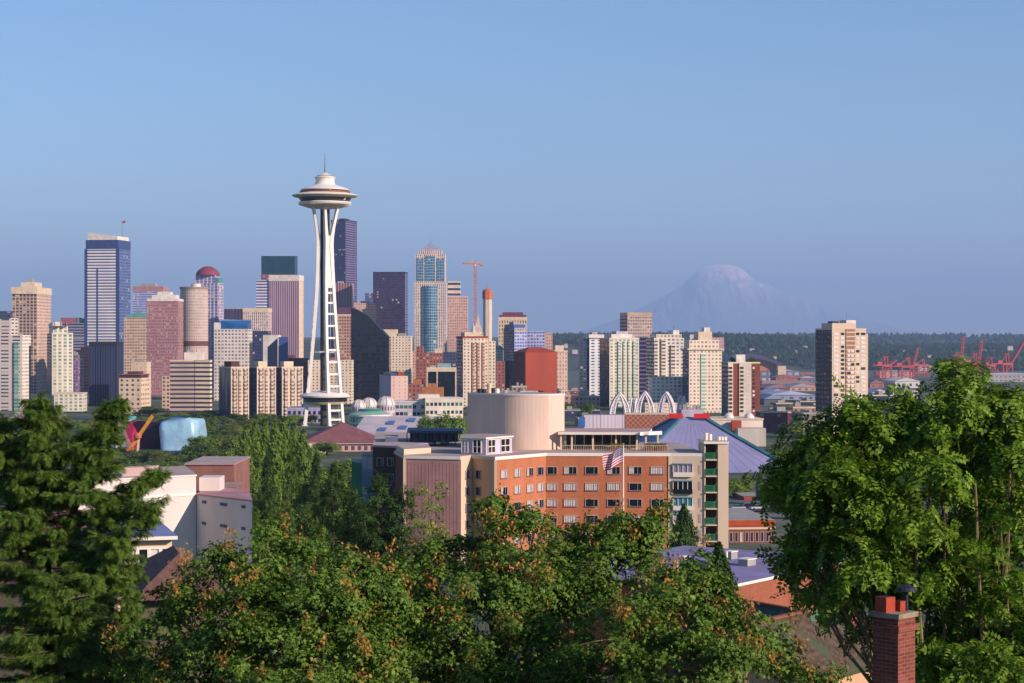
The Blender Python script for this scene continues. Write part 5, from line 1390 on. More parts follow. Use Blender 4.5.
# cream end bay with enclosed balconies
A, B = front[5], front[6]
TEALG = glass('balcony_teal', '2f6f80', .12); LILG = glass('balcony_lilac', '8a7f96', .2)
for j, (y, m_) in enumerate(((468, LILG), (485, PANES), (501.5, TEALG), (518, LILG), (534, TEALG), (550, LILG))):
    z_ = PZ(y, 339); p, r = A.lerp(B, .1), A.lerp(B, .66); n_ = Vector((0, -1))
    bal = empty('balcony', (0, 0, 0)); bal.parent = manor
    def seg(nm, o0, o1, z0, z1, m): 
        b = MB(); b.prism([p + n_ * o1, r + n_ * o1, r + n_ * o0, p + n_ * o0], z0, z1, m); b.build(nm, bal)
    seg('parapet', .02, .5, z_ - 1.5, z_ - .72, WH if j != 1 else PANES); seg('pane', .02, .36, z_ - .70, z_ + .62, m_); seg('roof', .02, .6, z_ + .64, z_ + .8, mat('trim_teal', '6fa0b0', .5))
    b = MB()
    for k in range(5):
        q = p.lerp(r, k / 4) + n_ * .42; b.bar((q.x, q.y, z_ - .71), (q.x, q.y, z_ + .63), .09, WH)
    b.build('mullions', bal)
for y in (470, 486.5, 503, 519, 535):
    b = MB(); p, r = A.lerp(B, .84), A.lerp(B, .92); z_ = PZ(y, 337); b.prism([p + Vector((0, -.05)), r + Vector((0, -.05)), r + Vector((0, .02)), p + Vector((0, .02))], z_ - .8, z_ + .7, FRM); b.build('slit_window', manor)
# stair tower with green railings
zs = PZ(443.5, 339)
st = lambda a_, c_, Y0_, Y1_, z0, z1, m, nm, rf=None: part(manor, nm, [p3(a_, Y0_), p3(c_, Y0_), p3(c_, Y0_) + Vector((0, Y1_ - Y0_)), p3(a_, Y0_) + Vector((0, Y1_ - Y0_))], z0, z1, m, rf)
st(704.3, 705.6, 338.4, 349, zb, zs, CR, 'stair_wall'); st(718, 728.5, 338.0, 349, zb, zs, CR, 'stair_wall'); st(705.7, 717.9, 343, 349, zb, zs, mat('stair_shade', '9a8674', .9), 'stair_back')  # stair back darkened, shade of the recess put into its colour
st(704, 728.8, 337.8, 349.2, zs, zs + .4, WH, 'stair_roof', RF)
for k, px in enumerate((706, 710, 719, 722, 725)):
    b = MB(); b.prism(ring(p3(px, 342), .35, 8), zs + .4, zs + random.uniform(.9, 1.7), WH); b.build('roof_vent', manor)
for j in range(7):
    yb_ = 459.2 + 16.3 * j
    z_ = PZ(yb_, 338.4)
    st(705.7, 717.9, 338.1, 342.9, z_ - .22, z_, CR, 'landing')
    b = MB(); x0, x1 = PX(705.8, 338.2), PX(717.8, 338.2)
    b.bar((x0, 338.3, z_ + 1.1), (x1, 338.3, z_ + 1.1), .08, GREENR); b.bar((x0, 338.3, z_ + .12), (x1, 338.3, z_ + .12), .08, GREENR)
    for k in range(15):
        x = x0 + (x1 - x0) * k / 14; b.bar((x, 338.3, z_ + .1), (x, 338.3, z_ + 1.12), .06, GREENR)
    b.build('railing', manor)
    b = MB(); xa = PX(716.5, 339.1); b.prism([(xa - .55, 338.8), (xa + .35, 338.8), (xa + .35, 339.7), (xa - .55, 339.7)], z_ + .0, z_ + 2.0, CR, ztop=[z_ + .5, z_ + 2, z_ + 2, z_ + .5]); b.build('stair_flight', manor)
# drum on the roof
c0 = p3(490, 352); R = 9.0; a0, a1 = radians(-54), radians(20)
ctr = c0 - Vector((sin(a0), -cos(a0))) * R
arc = [ctr + Vector((sin(a0 + (a1 - a0) * i / 16), -cos(a0 + (a1 - a0) * i / 16))) * R for i in range(17)]
ta = Vector((-cos(a0), -sin(a0)))
pl = arc[0] + ta * 7.0; e = arc[-1]
pr = e + Vector((cos(radians(48)), sin(radians(48)))) * 4.3
drum = [pl] + arc + [pr, pr + Vector((-5, 9)), pl + Vector((4, 6))]
zd0, zd1 = zt + .3, PZ(395, 352)
part(manor, 'roof_drum', drum, zd0, zd1, mat('drum_render', 'dcc2ae', .85, scale=.3, var=.1, streak=True), RF)
b = MB(); b.prism(grow(drum, .12), zd1, zd1 + .25, WH, RF); b.build('drum_coping', manor)
for px, h_, m_ in ((480, .8, G['dark_cap']), (484, .7, G['dark_cap']), (489.5, 1.7, G['cream_cap']), (493, .9, G['dark_cap']), (497, .8, WH), (505, .5, G['plant_grey'])):
    part(manor, 'roof_vent', ring(p3(px, 356), .45, 8), zd1 + .25, zd1 + .25 + h_, m_)
# glass sun room
q = [p3(461, 336), p3(486, 333.5), p3(512, 339.5), p3(511, 344), p3(480, 346), p3(463, 344)]
z0, z1 = zt + .56, PZ(437.5, 338)
part(manor, 'sun_room', q, z0, z1, mat('sunroom_wall', 'd8c8d6', .7), RF); part(manor, 'sun_room_roof', grow(q, .3), z1, z1 + .25, WH, RF)
for A, B, sp in ((q[0], q[1], ((.05, .3, 0), (.5, .82, 0))), (q[1], q[2], ((.06, .34, 1), (.55, .9, 1)))):
    d = (B - A).normalized(); n_ = Vector((d.y, -d.x))
    for u0, u1, g_ in sp:
        p, r = A.lerp(B, u0), A.lerp(B, u1); b = MB(); b.prism([p + n_ * .06, r + n_ * .06, r + n_ * .01, p + n_ * .01], z0 + .35, z1 - .2, PANES if (u0, g_) != (.05, 0) else LILG); wq = b.build('window', manor)
        b = MB()
        for s in (0, .5, 1):
            k = p.lerp(r, s) + n_ * .1; b.bar((k.x, k.y, z0 + .3), (k.x, k.y, z1 - .15), .14, WH)
        for z_ in (z0 + .3, (z0 + z1) / 2, z1 - .18): b.bar((p.x + n_.x * .1, p.y + n_.y * .1, z_), (r.x + n_.x * .1, r.y + n_.y * .1, z_), .12, WH)
        b.build('window_frame', wq)
part(manor, 'roof_block', [p3(503, 342), p3(512, 343), p3(512, 347), p3(503, 346)], zt + .56, PZ(438, 343), CR, RF)
# roof terrace pergola with dark glass wall
z0, z1 = zt + .56, PZ(434, 350)
part(manor, 'glass_wall', [p3(566, 352), p3(639, 352), p3(639, 360), p3(566, 360)], z0, z1 - .1, [fac('terrace_glass', 'cfc0a0', '1c2a2c', 1.6, 9, .88, .94, blind=.1, rough=.05)] * 4, RF)
part(manor, 'pergola_roof', [p3(558, 348), p3(649, 347), p3(652, 362), p3(560, 362)], z1, z1 + .45, [WH], mat('pergola_top', 'bfa49c', .8))
part(manor, 'pergola_fascia', [p3(640, 346.5), p3(662, 350), p3(662, 351), p3(640, 347.6)], z1 - .1, z1 + .5, WH)
for px in (560, 571, 592, 615, 636, 645, 657):
    part(manor, 'pergola_post', [p3(px, 348.5), p3(px + 1.9, 348.5), p3(px + 1.9, 348.8), p3(px, 348.8)], z0, z1 - .02, CR)
b = MB(); x0, x1 = PX(562, 345), PX(668, 345)
b.bar((x0, 345, z0 + 1.0), (x1, 345, z0 + 1.0), .06, CR)
for k in range(60): b.bar((x0 + (x1 - x0) * k / 59, 345, z0), (x0 + (x1 - x0) * k / 59, 345, z0 + 1), .04, CR)
b.build('railing', manor)
# terrace furniture and planters, things of their own
for k, (px, lab) in enumerate(((608, 'small round terrace table nearest the flag'), (642, 'small round terrace table beside the pergola end post'))):
    c = Vector((PX(px, 346), 346.2, z0))
    tb = empty('terrace_table', c, lab, 'table', 'tables on the roof terrace')
    b = MB(); b.lathe(c, [(.1, .7), (.62, .71), (.62, .76), (.1, .77)], TN, 16); b.build('tabletop', tb); b = MB(); b.tube([c, c + Vector((0, 0, .7))], .06, G['steel_grey']); b.build('leg', tb)
for px, lab in ((616, 'leafy roof terrace planter left of the three along the parapet'), (650, 'leafy roof terrace planter, middle one along the parapet'), (661, 'leafy roof terrace planter nearest the cream stair tower')):
    c = Vector((PX(px, 346), 346, z0)); pl_ = empty('planter', c, lab, 'planter', 'planters on the roof terrace')
    b = MB(); b.box(c, 2.2, .6, .6, mat('planter_wood', '8a5a40')); b.build('box', pl_)
    b = MB(); rn = random.Random(px)
    for k in range(160):
        a = c + Vector((rn.uniform(-1, 1), rn.uniform(-.25, .25), .6 + rn.uniform(0, .7))); e1 = Vector((rn.uniform(-1, 1), rn.uniform(-1, 1), rn.uniform(-.4, 1))).normalized() * .2; e2 = e1.orthogonal().normalized() * .09
        b.indexed([a - e1, a + e2, a + e1, a - e2], [(0, 1, 2, 3)], leafmat('planter_leaf', ('4a5a22', '6a6a2a', '9a6a2c')))
    b.build('foliage', pl_)
# dark rear wing on the left and its roof pergola
q = [p3(373, 352), p3(398, 349), p3(436, 362), p3(436, 400), p3(376, 398)]
wing = empty('rear_wing', (PX(400, 375), 375, 58), 'dark shaded brown wing behind the left end of the orange brick residence', 'building')
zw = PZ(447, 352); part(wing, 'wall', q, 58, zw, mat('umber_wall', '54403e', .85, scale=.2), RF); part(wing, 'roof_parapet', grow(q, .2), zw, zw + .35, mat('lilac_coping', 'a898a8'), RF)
A, B = q[0], q[1]
for u in (.3, .72):
    for y in (462, 478): manor_window(A, B, u, y, 1.35, 1.45, 0, wing)
part(wing, 'penthouse', [p3(385, 362), p3(398, 362), p3(398, 370), p3(385, 370)], zw + .35, PZ(437, 362), mat('slate_wall', '6a7088'), RF)
pgr = [p3(407, 362), p3(462, 360), p3(463, 372), p3(408, 374)]
part(wing, 'pergola_roof', pgr, PZ(433, 362), PZ(430.5, 362), mat('pergola_navy', '3a4868', .6), MATS['pergola_navy'])
part(wing, 'glass_wall', [p3(410, 364), p3(458, 362.5), p3(458, 371), p3(410, 372)], zw + .35, PZ(433.2, 362), fac('pergola_glass', '38465c', '20303a', 1.8, 9, .8, .9, blind=.1, blindc='6a7a6a'), RF)
b = MB()
for k in range(9): p = pgr[0].lerp(pgr[1], k / 8); b.bar((p.x, p.y, zw), (p.x, p.y, PZ(433, 362)), .2, MATS['pergola_navy'])
b.build('pergola_posts', wing)
q = [p3(362, 372), p3(373, 370), p3(374, 380), p3(362, 382)]
part(wing, 'glass_stair', q, 58, PZ(455, 371), fac('stair_glass', '6a86a0', '3a6078', 1.4, 2.8, .85, .8), RF)
gb = empty('green_cladded_box', (PX(357, 375), 378, 57), 'small bright green clad block beside the dark rear wing', 'building')
part(gb, 'wall', [p3(351.5, 376), p3(362, 374), p3(362, 384), p3(351.5, 385)], 57, PZ(462.5, 375), mat('green_clad', '2f7a50', .6)); part(gb, 'roof_parapet', [p3(351.3, 375.9), p3(362.1, 373.9), p3(362.1, 384.1), p3(351.3, 385.1)], PZ(462.5, 375), PZ(461.8, 375), G['plant_grey'])

# ---------------------------------------------------------------- flagpole and flag (national flag, seen wind-blown)
Yp = 318.0; xp = PX(623.3, Yp); zg = gz(xp, Yp)
fl = empty('flagpole', (xp, Yp, zg), 'tall white flagpole flying a wind blown stars and stripes flag', 'flagpole')
ztp = PZ(445, Yp)
b = MB(); b.tube([(xp, Yp, zg), (xp, Yp, (zg + ztp) / 2), (xp, Yp, ztp)], [.16, .13, .09], WH, 8); b.build('pole', fl)
b = MB(); b.lathe((xp, Yp, ztp), [(.02, 0), (.17, .1), (.17, .22), (.02, .34)], mat('ball_gold', 'c8a040', .3, .8), 10); b.build('finial', fl, True)
def flag_mat():
    m, nt, b, N, L, M, MIX = _nodes('flag_cloth')
    uv = N('UVMap'); sp = N('SeparateXYZ'); L(uv.outputs[0], sp.inputs[0]); u, v = sp.outputs[0], sp.outputs[1]
    stripe = M('LESS_THAN', M('FRACT', M('MULTIPLY', v, 6.5)), .5)
    c = MIX(stripe, lin('d4ccd2'), lin('9c1e36'))
    canton = M('MULTIPLY', M('LESS_THAN', u, .4), M('GREATER_THAN', v, .4615))
    su, sv = M('SUBTRACT', M('FRACT', M('MULTIPLY', u, 15)), .5), M('SUBTRACT', M('FRACT', M('MULTIPLY', v, 9)), .5)
    star = M('LESS_THAN', M('ADD', M('MULTIPLY', su, su), M('MULTIPLY', sv, sv)), .07)
    L(MIX(canton, c, MIX(star, lin('1e2856'), lin('d4ccd2'))), b.inputs['Base Color']); b.inputs['Roughness'].default_value = .8
    return m
b = MB(); fm = flag_mat(); nu, nv = 28, 12; W_, H_ = 4.3, 2.5
def fpt(u, v):
    x = xp - .12 - W_ * .72 * u; droop = -1.55 * u ** 1.1
    return (x + .22 * sin(u * 9 + v * 2) * u, Yp - .1 + .55 * sin(u * 8.5 + v * 1.6) * (.2 + u) - .8 * u, ztp - .35 - H_ * (1 - v) + droop + .25 * sin(u * 7 + 1) * u)
for i in range(nu):
    for j in range(nv):
        u0, u1, v0, v1 = i / nu, (i + 1) / nu, j / nv, (j + 1) / nv
        b.face([fpt(u0, v0), fpt(u1, v0), fpt(u1, v1), fpt(u0, v1)], fm, [(u0, v0), (u1, v0), (u1, v1), (u0, v1)])
b.build('flag', fl, True)

# ---------------------------------------------------------------- right: brick terrace, street with cars, flat roofed block
RB = brick('red_brick', '9c4c36', '8a3e2c', 'a88070', .2)
q = rect(728.5, 775, 420, 6, 30); zb = gz(q[0].x, 420) - 1; zt_ = PZ(526, 420); c = sum(q, Vector((0, 0))) / 4
bt = empty('brick_terrace', (c.x, c.y, zb), 'red brick block with rows of tall narrow windows right of the cream stair tower', 'building')
part(bt, 'wall', q, zb, zt_, RB, MATS['plant_grey']); part(bt, 'roof_parapet', grow(q, .15), zt_ - .1 + .1, zt_ + 1.2, mat('parapet_orange', 'b8502c', .85), MATS['plant_grey'])
part(bt, 'cornice', grow(q, .3), zt_ - .75, zt_ - .3, CR)
window_grid(bt, q[0], q[1], PZ(559, 420), PZ(530, 420), 9, 2, .62, 2.1, PANES, FRM, mfun=pane_mix(.4), depth=.03)
q = rect(744, 800, 560, 3, 20); zb = gz(q[0].x, 560) - 1
b2 = empty('brick_wall_block', ((q[0].x + q[1].x) / 2, 570, zb), 'orange brick low block behind the parked cars right of the stair tower', 'building')
part(b2, 'wall', rect(744, 800, 640, 3, 20), gz(PX(770, 640), 640) - 1, PZ(497, 640), mat('brick_plain', 'b0512f'), MATS['plant_grey'])
window_grid(b2, p3(752, 640), p3(790, 641), PZ(508, 640), PZ(499, 640), 5, 1, 1.6, 1.4, PANES, FRM, depth=.4)
rdm = MB(); V = []
for px in (700, 730, 760, 800, 840):
    for Y in (575, 605):
        x = PX(px, Y); V.append((x, Y, gz(x, Y) + .35))
rdm.indexed(V, [(2 * i, 2 * i + 2, 2 * i + 3, 2 * i + 1) for i in range(4)], mat('asphalt', '4c4a4e', .9, scale=.5)); o = rdm.build('road'); tag(o, kind='structure')
def car(px, Y, label, colr, rz):
    c = Vector((PX(px, Y), Y, gz(PX(px, Y), Y) + .4)); root = empty('parked_car', c, label, 'car', 'cars parked behind the brick block')
    ca, sa = cos(rz), sin(rz); T = lambda x, y, z: (c.x + x * ca - y * sa, c.y + x * sa + y * ca, c.z + z)
    pr = [(-2.15, .35), (-2.1, .8), (-1.5, .92), (2.0, .85), (2.15, .6), (2.15, .35)]
    b = MB(); n = len(pr); V = [T(x, s * .85, z) for s in (-1, 1) for x, z in pr]
    b.indexed(V, [tuple(range(n)), tuple(range(2 * n - 1, n - 1, -1))] + [(i, n + i, n + (i + 1) % n, (i + 1) % n) for i in range(n)], mat('car_' + colr, colr, .3, .3)); b.build('body', root)
    pr = [(-1.6, .9), (-1.1, 1.42), (.6, 1.45), (1.35, .88)]; n = 4; V = [T(x, s * (.78 - (z - .9) * .25), z) for s in (-1, 1) for x, z in pr]
    b = MB(); b.indexed(V, [tuple(range(n)), tuple(range(2 * n - 1, n - 1, -1))] + [(i, n + i, n + (i + 1) % n, (i + 1) % n) for i in range(n)], PANES); b.build('cabin', root)
    for x in (-1.35, 1.35):
        for y in (-.78, .78):
            b = MB(); b.tube([T(x, y - .1, .33), T(x, y + .1, .33)], .33, G['dark_cap'], 12); b.build('wheel', root)
for a in ((738, 583, 'silver car parked nearest the cream stair tower', 'c8ccd2', .2), (748.5, 596, 'dark maroon car parked behind the silver car', '4a2028', .1), (757, 583, 'white car parked below the orange brick block', 'dcdcdc', .3), (764.5, 592, 'blue grey car parked at the right of the row', '6a7a98', .2)): car(*a)

A = Vector((16.3, 150.0)); d = Vector((cos(radians(55)), sin(radians(55)))); n_ = Vector((-d.y, d.x))
q = [A, A + d * 23, A + d * 23 + n_ * 17, A + n_ * 17]; zb = 70; z1 = PZ(588.5, 150); c = sum(q, Vector((0, 0))) / 4
fb = empty('flat_roofed_block', (c.x, c.y, zb), 'low orange brick block with broad lilac flat roof and roof boxes', 'building')
part(fb, 'wall', q, zb, z1, brick('amber_brick', 'a4583a', '94492e', 'a88068', .25), MATS['plant_grey']); part(fb, 'roof', grow(q, .25), z1, z1 + .22, WH, mat('sky_tint_roofing', '8f86ae', .75, scale=.3, var=.2))  # roof lilac stands for the sky it reflects
for u, v, a, h_ in ((.3, .35, 1.1, .6), (.42, .55, .8, .7), (.55, .3, 1.3, .5), (.2, .6, .8, .7), (.7, .5, 1.0, .6), (.38, .75, 1.5, .6), (.1, .3, .9, .5)):
    p = sub(q, u, u, v, v)[0]; b = MB(); b.box((p.x, p.y, z1 + .23), a, a * .7, h_, G['plant_grey'] if h_ < .85 else mat('box_cream', 'c8bca8'), .9); b.box((p.x, p.y, z1 + .23 + h_), a * 1.1, a * .8, .08, WH, .9); b.build('roof_box', fb)
for u in (.25, .6): p = sub(q, u, u, .45, .45)[0]; b = MB(); b.tube([(p.x, p.y, z1 + .2), (p.x, p.y, z1 + 1.1)], .12, WH); b.build('vent_pipe', fb)
c = at(697, 590, 146); b = MB(); tk = empty('storage_tank', (c.x, c.y, 72), 'dark blue fluted storage tank beside the lilac flat roof', 'tank')
b.prism([Vector((c.x + (.82 + .05 * (i % 2)) * cos(2 * pi * i / 36), c.y + (.82 + .05 * (i % 2)) * sin(2 * pi * i / 36))) for i in range(36)], 72, PZ(563.5, 146), mat('tank_navy', '2c3450', .4, .3)); b.build('shell', tk)
b = MB(); b.lathe((c.x, c.y, PZ(563.5, 146)), [(.95, 0), (.95, .1), (.1, .3)], MATS['tank_navy'], 24); b.build('lid', tk)

# ---------------------------------------------------------------- houses
def shingles(name, c1, c2, moss=None):
    if name in MATS: return MATS[name]
    m, nt, b, N, L, M, MIX = _nodes(name)
    g = N('NewGeometry'); sp = N('SeparateXYZ'); L(g.outputs['Position'], sp.inputs[0])
    row = M('FLOOR', M('MULTIPLY', sp.outputs[2], 7)); hx = M('FLOOR', M('ADD', M('MULTIPLY', M('ADD', sp.outputs[0], M('MULTIPLY', sp.outputs[1], .6)), 4), M('MULTIPLY', row, .5)))
    cm = N('CombineXYZ'); L(row, cm.inputs[0]); L(hx, cm.inputs[1]); wn = N('TexWhiteNoise'); L(cm.outputs[0], wn.inputs['Vector'])
    c = MIX(wn.outputs[0], lin(c1), lin(c2))
    n1 = N('TexNoise'); n1.inputs['Scale'].default_value = .7; n1.inputs['Detail'].default_value = 6; L(g.outputs['Position'], n1.inputs['Vector'])
    if moss:
        r = N('MapRange'); r.inputs[1].default_value = .5; r.inputs[2].default_value = .62; L(n1.outputs[0], r.inputs[0]); c = MIX(r.outputs[0], c, lin(moss))
    wt = N('MapRange'); wt.inputs[3].default_value = .7; wt.inputs[4].default_value = 1.15; L(n1.outputs[0], wt.inputs[0])
    L(MIX(1., c, wt.outputs[0], 'MULTIPLY'), b.inputs['Base Color']); b.inputs['Roughness'].default_value = .9
    bn = N('Bump'); bn.inputs['Strength'].default_value = .5; bn.inputs['Distance'].default_value = .03
    L(M('FRACT', M('MULTIPLY', sp.outputs[2], 7)), bn.inputs['Height']); L(bn.outputs[0], b.inputs['Normal'])
    MATS[name] = m; return m
# mossy roof at the lower right: ridge, two slopes, gable wall
def gable_house(name, label, R0, R1, zr, run0, drop0, run1, drop1, roofm, wallm, ridgem, cat='house', zb=None):
    d = (R1 - R0).normalized(); n_ = Vector((d.y, -d.x)); zb = zb if zb is not None else gz(R0.x, R0.y) - 1
    c = (R0 + R1) / 2; root = empty(name, (c.x, c.y, zb), label, cat)
    ov = .5
    E0, E1, F0, F1 = R0 + n_ * run0, R1 + n_ * run0, R0 - n_ * run1, R1 - n_ * run1
    for P0, P1, dr, nm in ((E0, E1, drop0, 'roof'), (F0, F1, drop1, 'roof')):
        b = MB(); a0, a1, b1_, b0 = R0 - d * ov, R1 + d * ov, P1 + d * ov, P0 - d * ov
        V = [(a0.x, a0.y, zr), (a1.x, a1.y, zr), (b1_.x, b1_.y, zr - dr), (b0.x, b0.y, zr - dr)]
        b.indexed(V + [(x, y, z - .18) for x, y, z in V], [(0, 1, 2, 3), (7, 6, 5, 4), (0, 3, 7, 4), (1, 5, 6, 2), (3, 2, 6, 7), (0, 4, 5, 1)], roofm); b.build(nm, root)
    b = MB(); b.bar((R0.x - d.x * ov, R0.y - d.y * ov, zr + .03), (R1.x + d.x * ov, R1.y + d.y * ov, zr + .03), .3, ridgem, .14); b.build('ridge_cap', root)
    k = .9; P = [R0 - n_ * run1 * k, R0 + n_ * run0 * k, R1 + n_ * run0 * k, R1 - n_ * run1 * k]
    b = MB(); h0, h1 = zr - drop0 * k - .2, zr - drop1 * k - .2
    Q = [R0 - n_ * run1 * k, R0, R0 + n_ * run0 * k, R1 + n_ * run0 * k, R1, R1 - n_ * run1 * k]
    b.prism(Q, zb, h0, wallm, ztop=[h1, zr - .22, h0, h0, zr - .22, h1]); b.build('wall', root)
    return root
MOSS = shingles('mossy_shingles', '3c3026', '66523e', '444c36'); BRN = shingles('brown_shingles', '6a4a42', '7c5a4e'); DRK = shingles('dark_shingles', '3c4440', '4c544e'); MAR = shingles('maroon_shingles', '6c4650', '7c525a')
R0, R1 = p3(754, 100), p3(831, 106.3); zr = PZ(623, 100)
h = gable_house('house', 'house with mossy brown shingle roof and patina green ridge at lower right', R0, R1, zr, 2.9, 2.8, 3.5, 3.2, MOSS, TN, mat('ridge_rust', '8a5a40'))
d = (R1 - R0).normalized(); n_ = Vector((d.y, -d.x)); V = [R0 + d * 5.6 + n_ * .05, R1 + d * .45 + n_ * .05, R1 + d * .45 + n_ * .8, R0 + d * 4.9 + n_ * .5]
b = MB(); b.indexed([(v.x, v.y, zr + .05 - (v - R0).dot(n_) * 2.8 / 2.9) for v in V], [(0, 1, 2, 3)], mat('patina', '5a7c5c', .8, scale=1.5, var=.3)); b.build('copper_flashing', h)
R0, R1 = p3(728, 128), p3(800, 122); gable_house('house', 'house with dark green grey roof between lilac flat roof and mossy roof', R0, R1, PZ(602, 126), 5, 3.2, 5, 3, DRK, mat('dark_siding', '3a403c'), MATS['ridge_rust'])
R0, R1 = p3(172, 88), p3(214, 92)
root = empty('house', ((R0.x + R1.x) / 2, 90, gz(R0.x, 90) - 1), 'house with brown hipped shingle roof in front of white stucco building', 'house')
q = rect(134, 236, 84, 14, 10); b = MB(); b.hip(q, PZ(597, 85), PZ(550, 89), BRN, .34, .06); b.build('roof', root)
part(root, 'wall', grow(q, -.5), gz(R0.x, 90) - 1, PZ(597, 85) - .02, mat('olive_siding', '6a6454', .85))
# red brown roofed house far left
q = rect(-30, 52, 108, -8, 9); root = empty('house', (PX(10, 112), 112, gz(PX(10, 112), 112) - 1), 'maroon shingle roofed house behind the conifer at left edge', 'house')
b = MB(); b.hip(q, PZ(533, 109), PZ(506, 112), MAR, .25, .06); b.build('roof', root); part(root, 'wall', grow(q, -.4), gz(PX(10, 112), 112) - 1, PZ(533, 109) - .02, mat('olive_siding', '6a6454', .85))
window_grid(root, p3(0, 107.5), p3(40, 107.2), PZ(550, 108), PZ(536, 108), 4, 1, .7, .75, PANES, WH, depth=.1)
q = rect(-20, 44, 84, -6, 7); root = empty('house', (PX(12, 87), 87, gz(PX(12, 87), 87) - 1), 'lower maroon roofed house half hidden by the conifer at left edge', 'house')
b = MB(); b.hip(q, PZ(583, 84), PZ(552, 87), MAR, .2, .06); b.build('roof', root); part(root, 'wall', grow(q, -.3), gz(PX(12, 87), 87) - 1, PZ(583, 84) - .02, mat('olive_siding', '6a6454', .85))
# white stucco building with a shaded wing
STU = mat('white_stucco', 'dcd2c8', .85, scale=.3, var=.09, streak=True)
K = p3(196, 172); A1 = K + Vector((-cos(radians(38)), -sin(radians(38)))) * 11.5; B1 = K + Vector((cos(radians(-50)), sin(radians(-50)))) * 9
zb = gz(K.x, 172) - 1
sb = empty('stucco_building', (K.x, 174, zb), 'white stucco building with a sunlit wall and a bluish shaded wing', 'building')
back = Vector((-3, 12))
q1 = [A1, K, K + back, A1 + back]; part(sb, 'wall', q1, zb, PZ(476, 172), STU, RF); part(sb, 'roof_parapet', grow(q1, .1), PZ(476, 172), PZ(474.6, 172), WH, RF)
q2 = [K + Vector((.05, 0)), B1, B1 + Vector((-1.6, 9.5)), K + Vector((.3, 9.5))]; part(sb, 'wing_wall', q2, zb, PZ(495, 172), STU, mat('rose_roof', 'b8948c')); part(sb, 'wing_coping', grow(q2, .12), PZ(495, 172), PZ(493.6, 172), mat('rose_coping', 'b88a8c'))
part(sb, 'chimney_block', [A1.lerp(K, .35) + Vector((0, 2)), A1.lerp(K, .62) + Vector((0, 2)), A1.lerp(K, .62) + Vector((0, 4)), A1.lerp(K, .35) + Vector((0, 4))], PZ(474.6, 172), PZ(466, 172), mat('rose_render', 'd0b0a8'))
part(sb, 'stair_head', [K + Vector((-.2, 3)), K + Vector((1.6, 3)), K + Vector((1.6, 6)), K + Vector((-.2, 6))], PZ(495, 172) + .1, PZ(480, 172), STU)
d = (B1 - K).normalized(); n_ = Vector((d.y, -d.x))
for u in (.15, .5, .85):
    for y in (501, 522):
        p = K.lerp(B1, u); b = MB(); z_ = PZ(y, 172); w_ = d * (.5 if u == .5 else .28)
        b.prism([p - w_ + n_ * .06, p + w_ + n_ * .06, p + w_ + n_ * .01, p - w_ + n_ * .01], z_ - .12, z_ + .12, mat('vent_grey', '5a6080')); b.build('wall_vent', sb)
d = (K - A1).normalized(); n_ = Vector((d.y, -d.x))
for u, y in ((.3, 508), (.47, 508)):
    p = A1.lerp(K, u); b = MB(); z_ = PZ(y, p.y); w_ = d * .45
    b.prism([p - w_ + n_ * .05, p + w_ + n_ * .05, p + w_ + n_ * .01, p - w_ + n_ * .01], z_ - .65, z_ + .65, PANES); wq = b.build('window', sb)
    b = MB(); b.bar((*(p - w_ + n_ * .06), z_ - .7), (*(p + w_ + n_ * .06), z_ - .7), .12, WH)
    for s_ in (-1, 1): b.bar((*(p + w_ * s_ + n_ * .06), z_ - .64), (*(p + w_ * s_ + n_ * .06), z_ + .66), .1, WH)
    b.build('window_frame', wq)
p = A1.lerp(K, .55) + n_ * .08; b = MB(); b.tube([(p.x, p.y, zb), (p.x, p.y, PZ(477, 172))], .07, mat('pipe_grey', '9a9698', .5)); b.build('downpipe', sb)
b = MB(); a_ = A1 + n_ * .04; k_ = K + n_ * .04; b.bar((a_.x, a_.y, PZ(498, 168)), (k_.x, k_.y, PZ(498, 168)), .08, WH, .2); b.build('wall_band', sb)
# cream flat roofed house with a band of windows
q = rect(114, 172, 104, 16, 9); zb = gz(q[0].x, 104) - 1; c = sum(q, Vector((0, 0))) / 4
root = empty('house', (c.x, c.y, zb), 'cream house with flat lilac roof and a row of windows below stucco building', 'house')
part(root, 'wall', q, zb, PZ(540, 104), CR, RF); part(root, 'roof', grow(q, .7), PZ(540, 104), PZ(536.5, 104), WH, mat('lilac_flat', '8088b8', .7))
window_grid(root, q[0], q[1], PZ(562, 106), PZ(543, 106), 5, 1, .52, .8, PANES, WH, depth=.03, mfun=pane_mix(.6))
# rose brick box further back
q = rect(185, 234, 235, 0, 14); zb = gz(q[0].x, 235) - 1
root = empty('brick_block', ((q[0].x + q[1].x) / 2, 242, zb), 'plain rose brick block behind the white stucco building', 'building')
part(root, 'wall', q, zb, PZ(465, 235), mat('mauve_brick', '94695e', .85, scale=.4), RF); part(root, 'roof_parapet', grow(q, .2), PZ(465, 235), PZ(463.5, 235), mat('rose_coping', 'b88a8c'), RF); part(root, 'lower_wing', rect(206, 236, 226, 0, 8), zb, PZ(487, 226), MATS['mauve_brick'], mat('rose_roof', 'b8948c'))

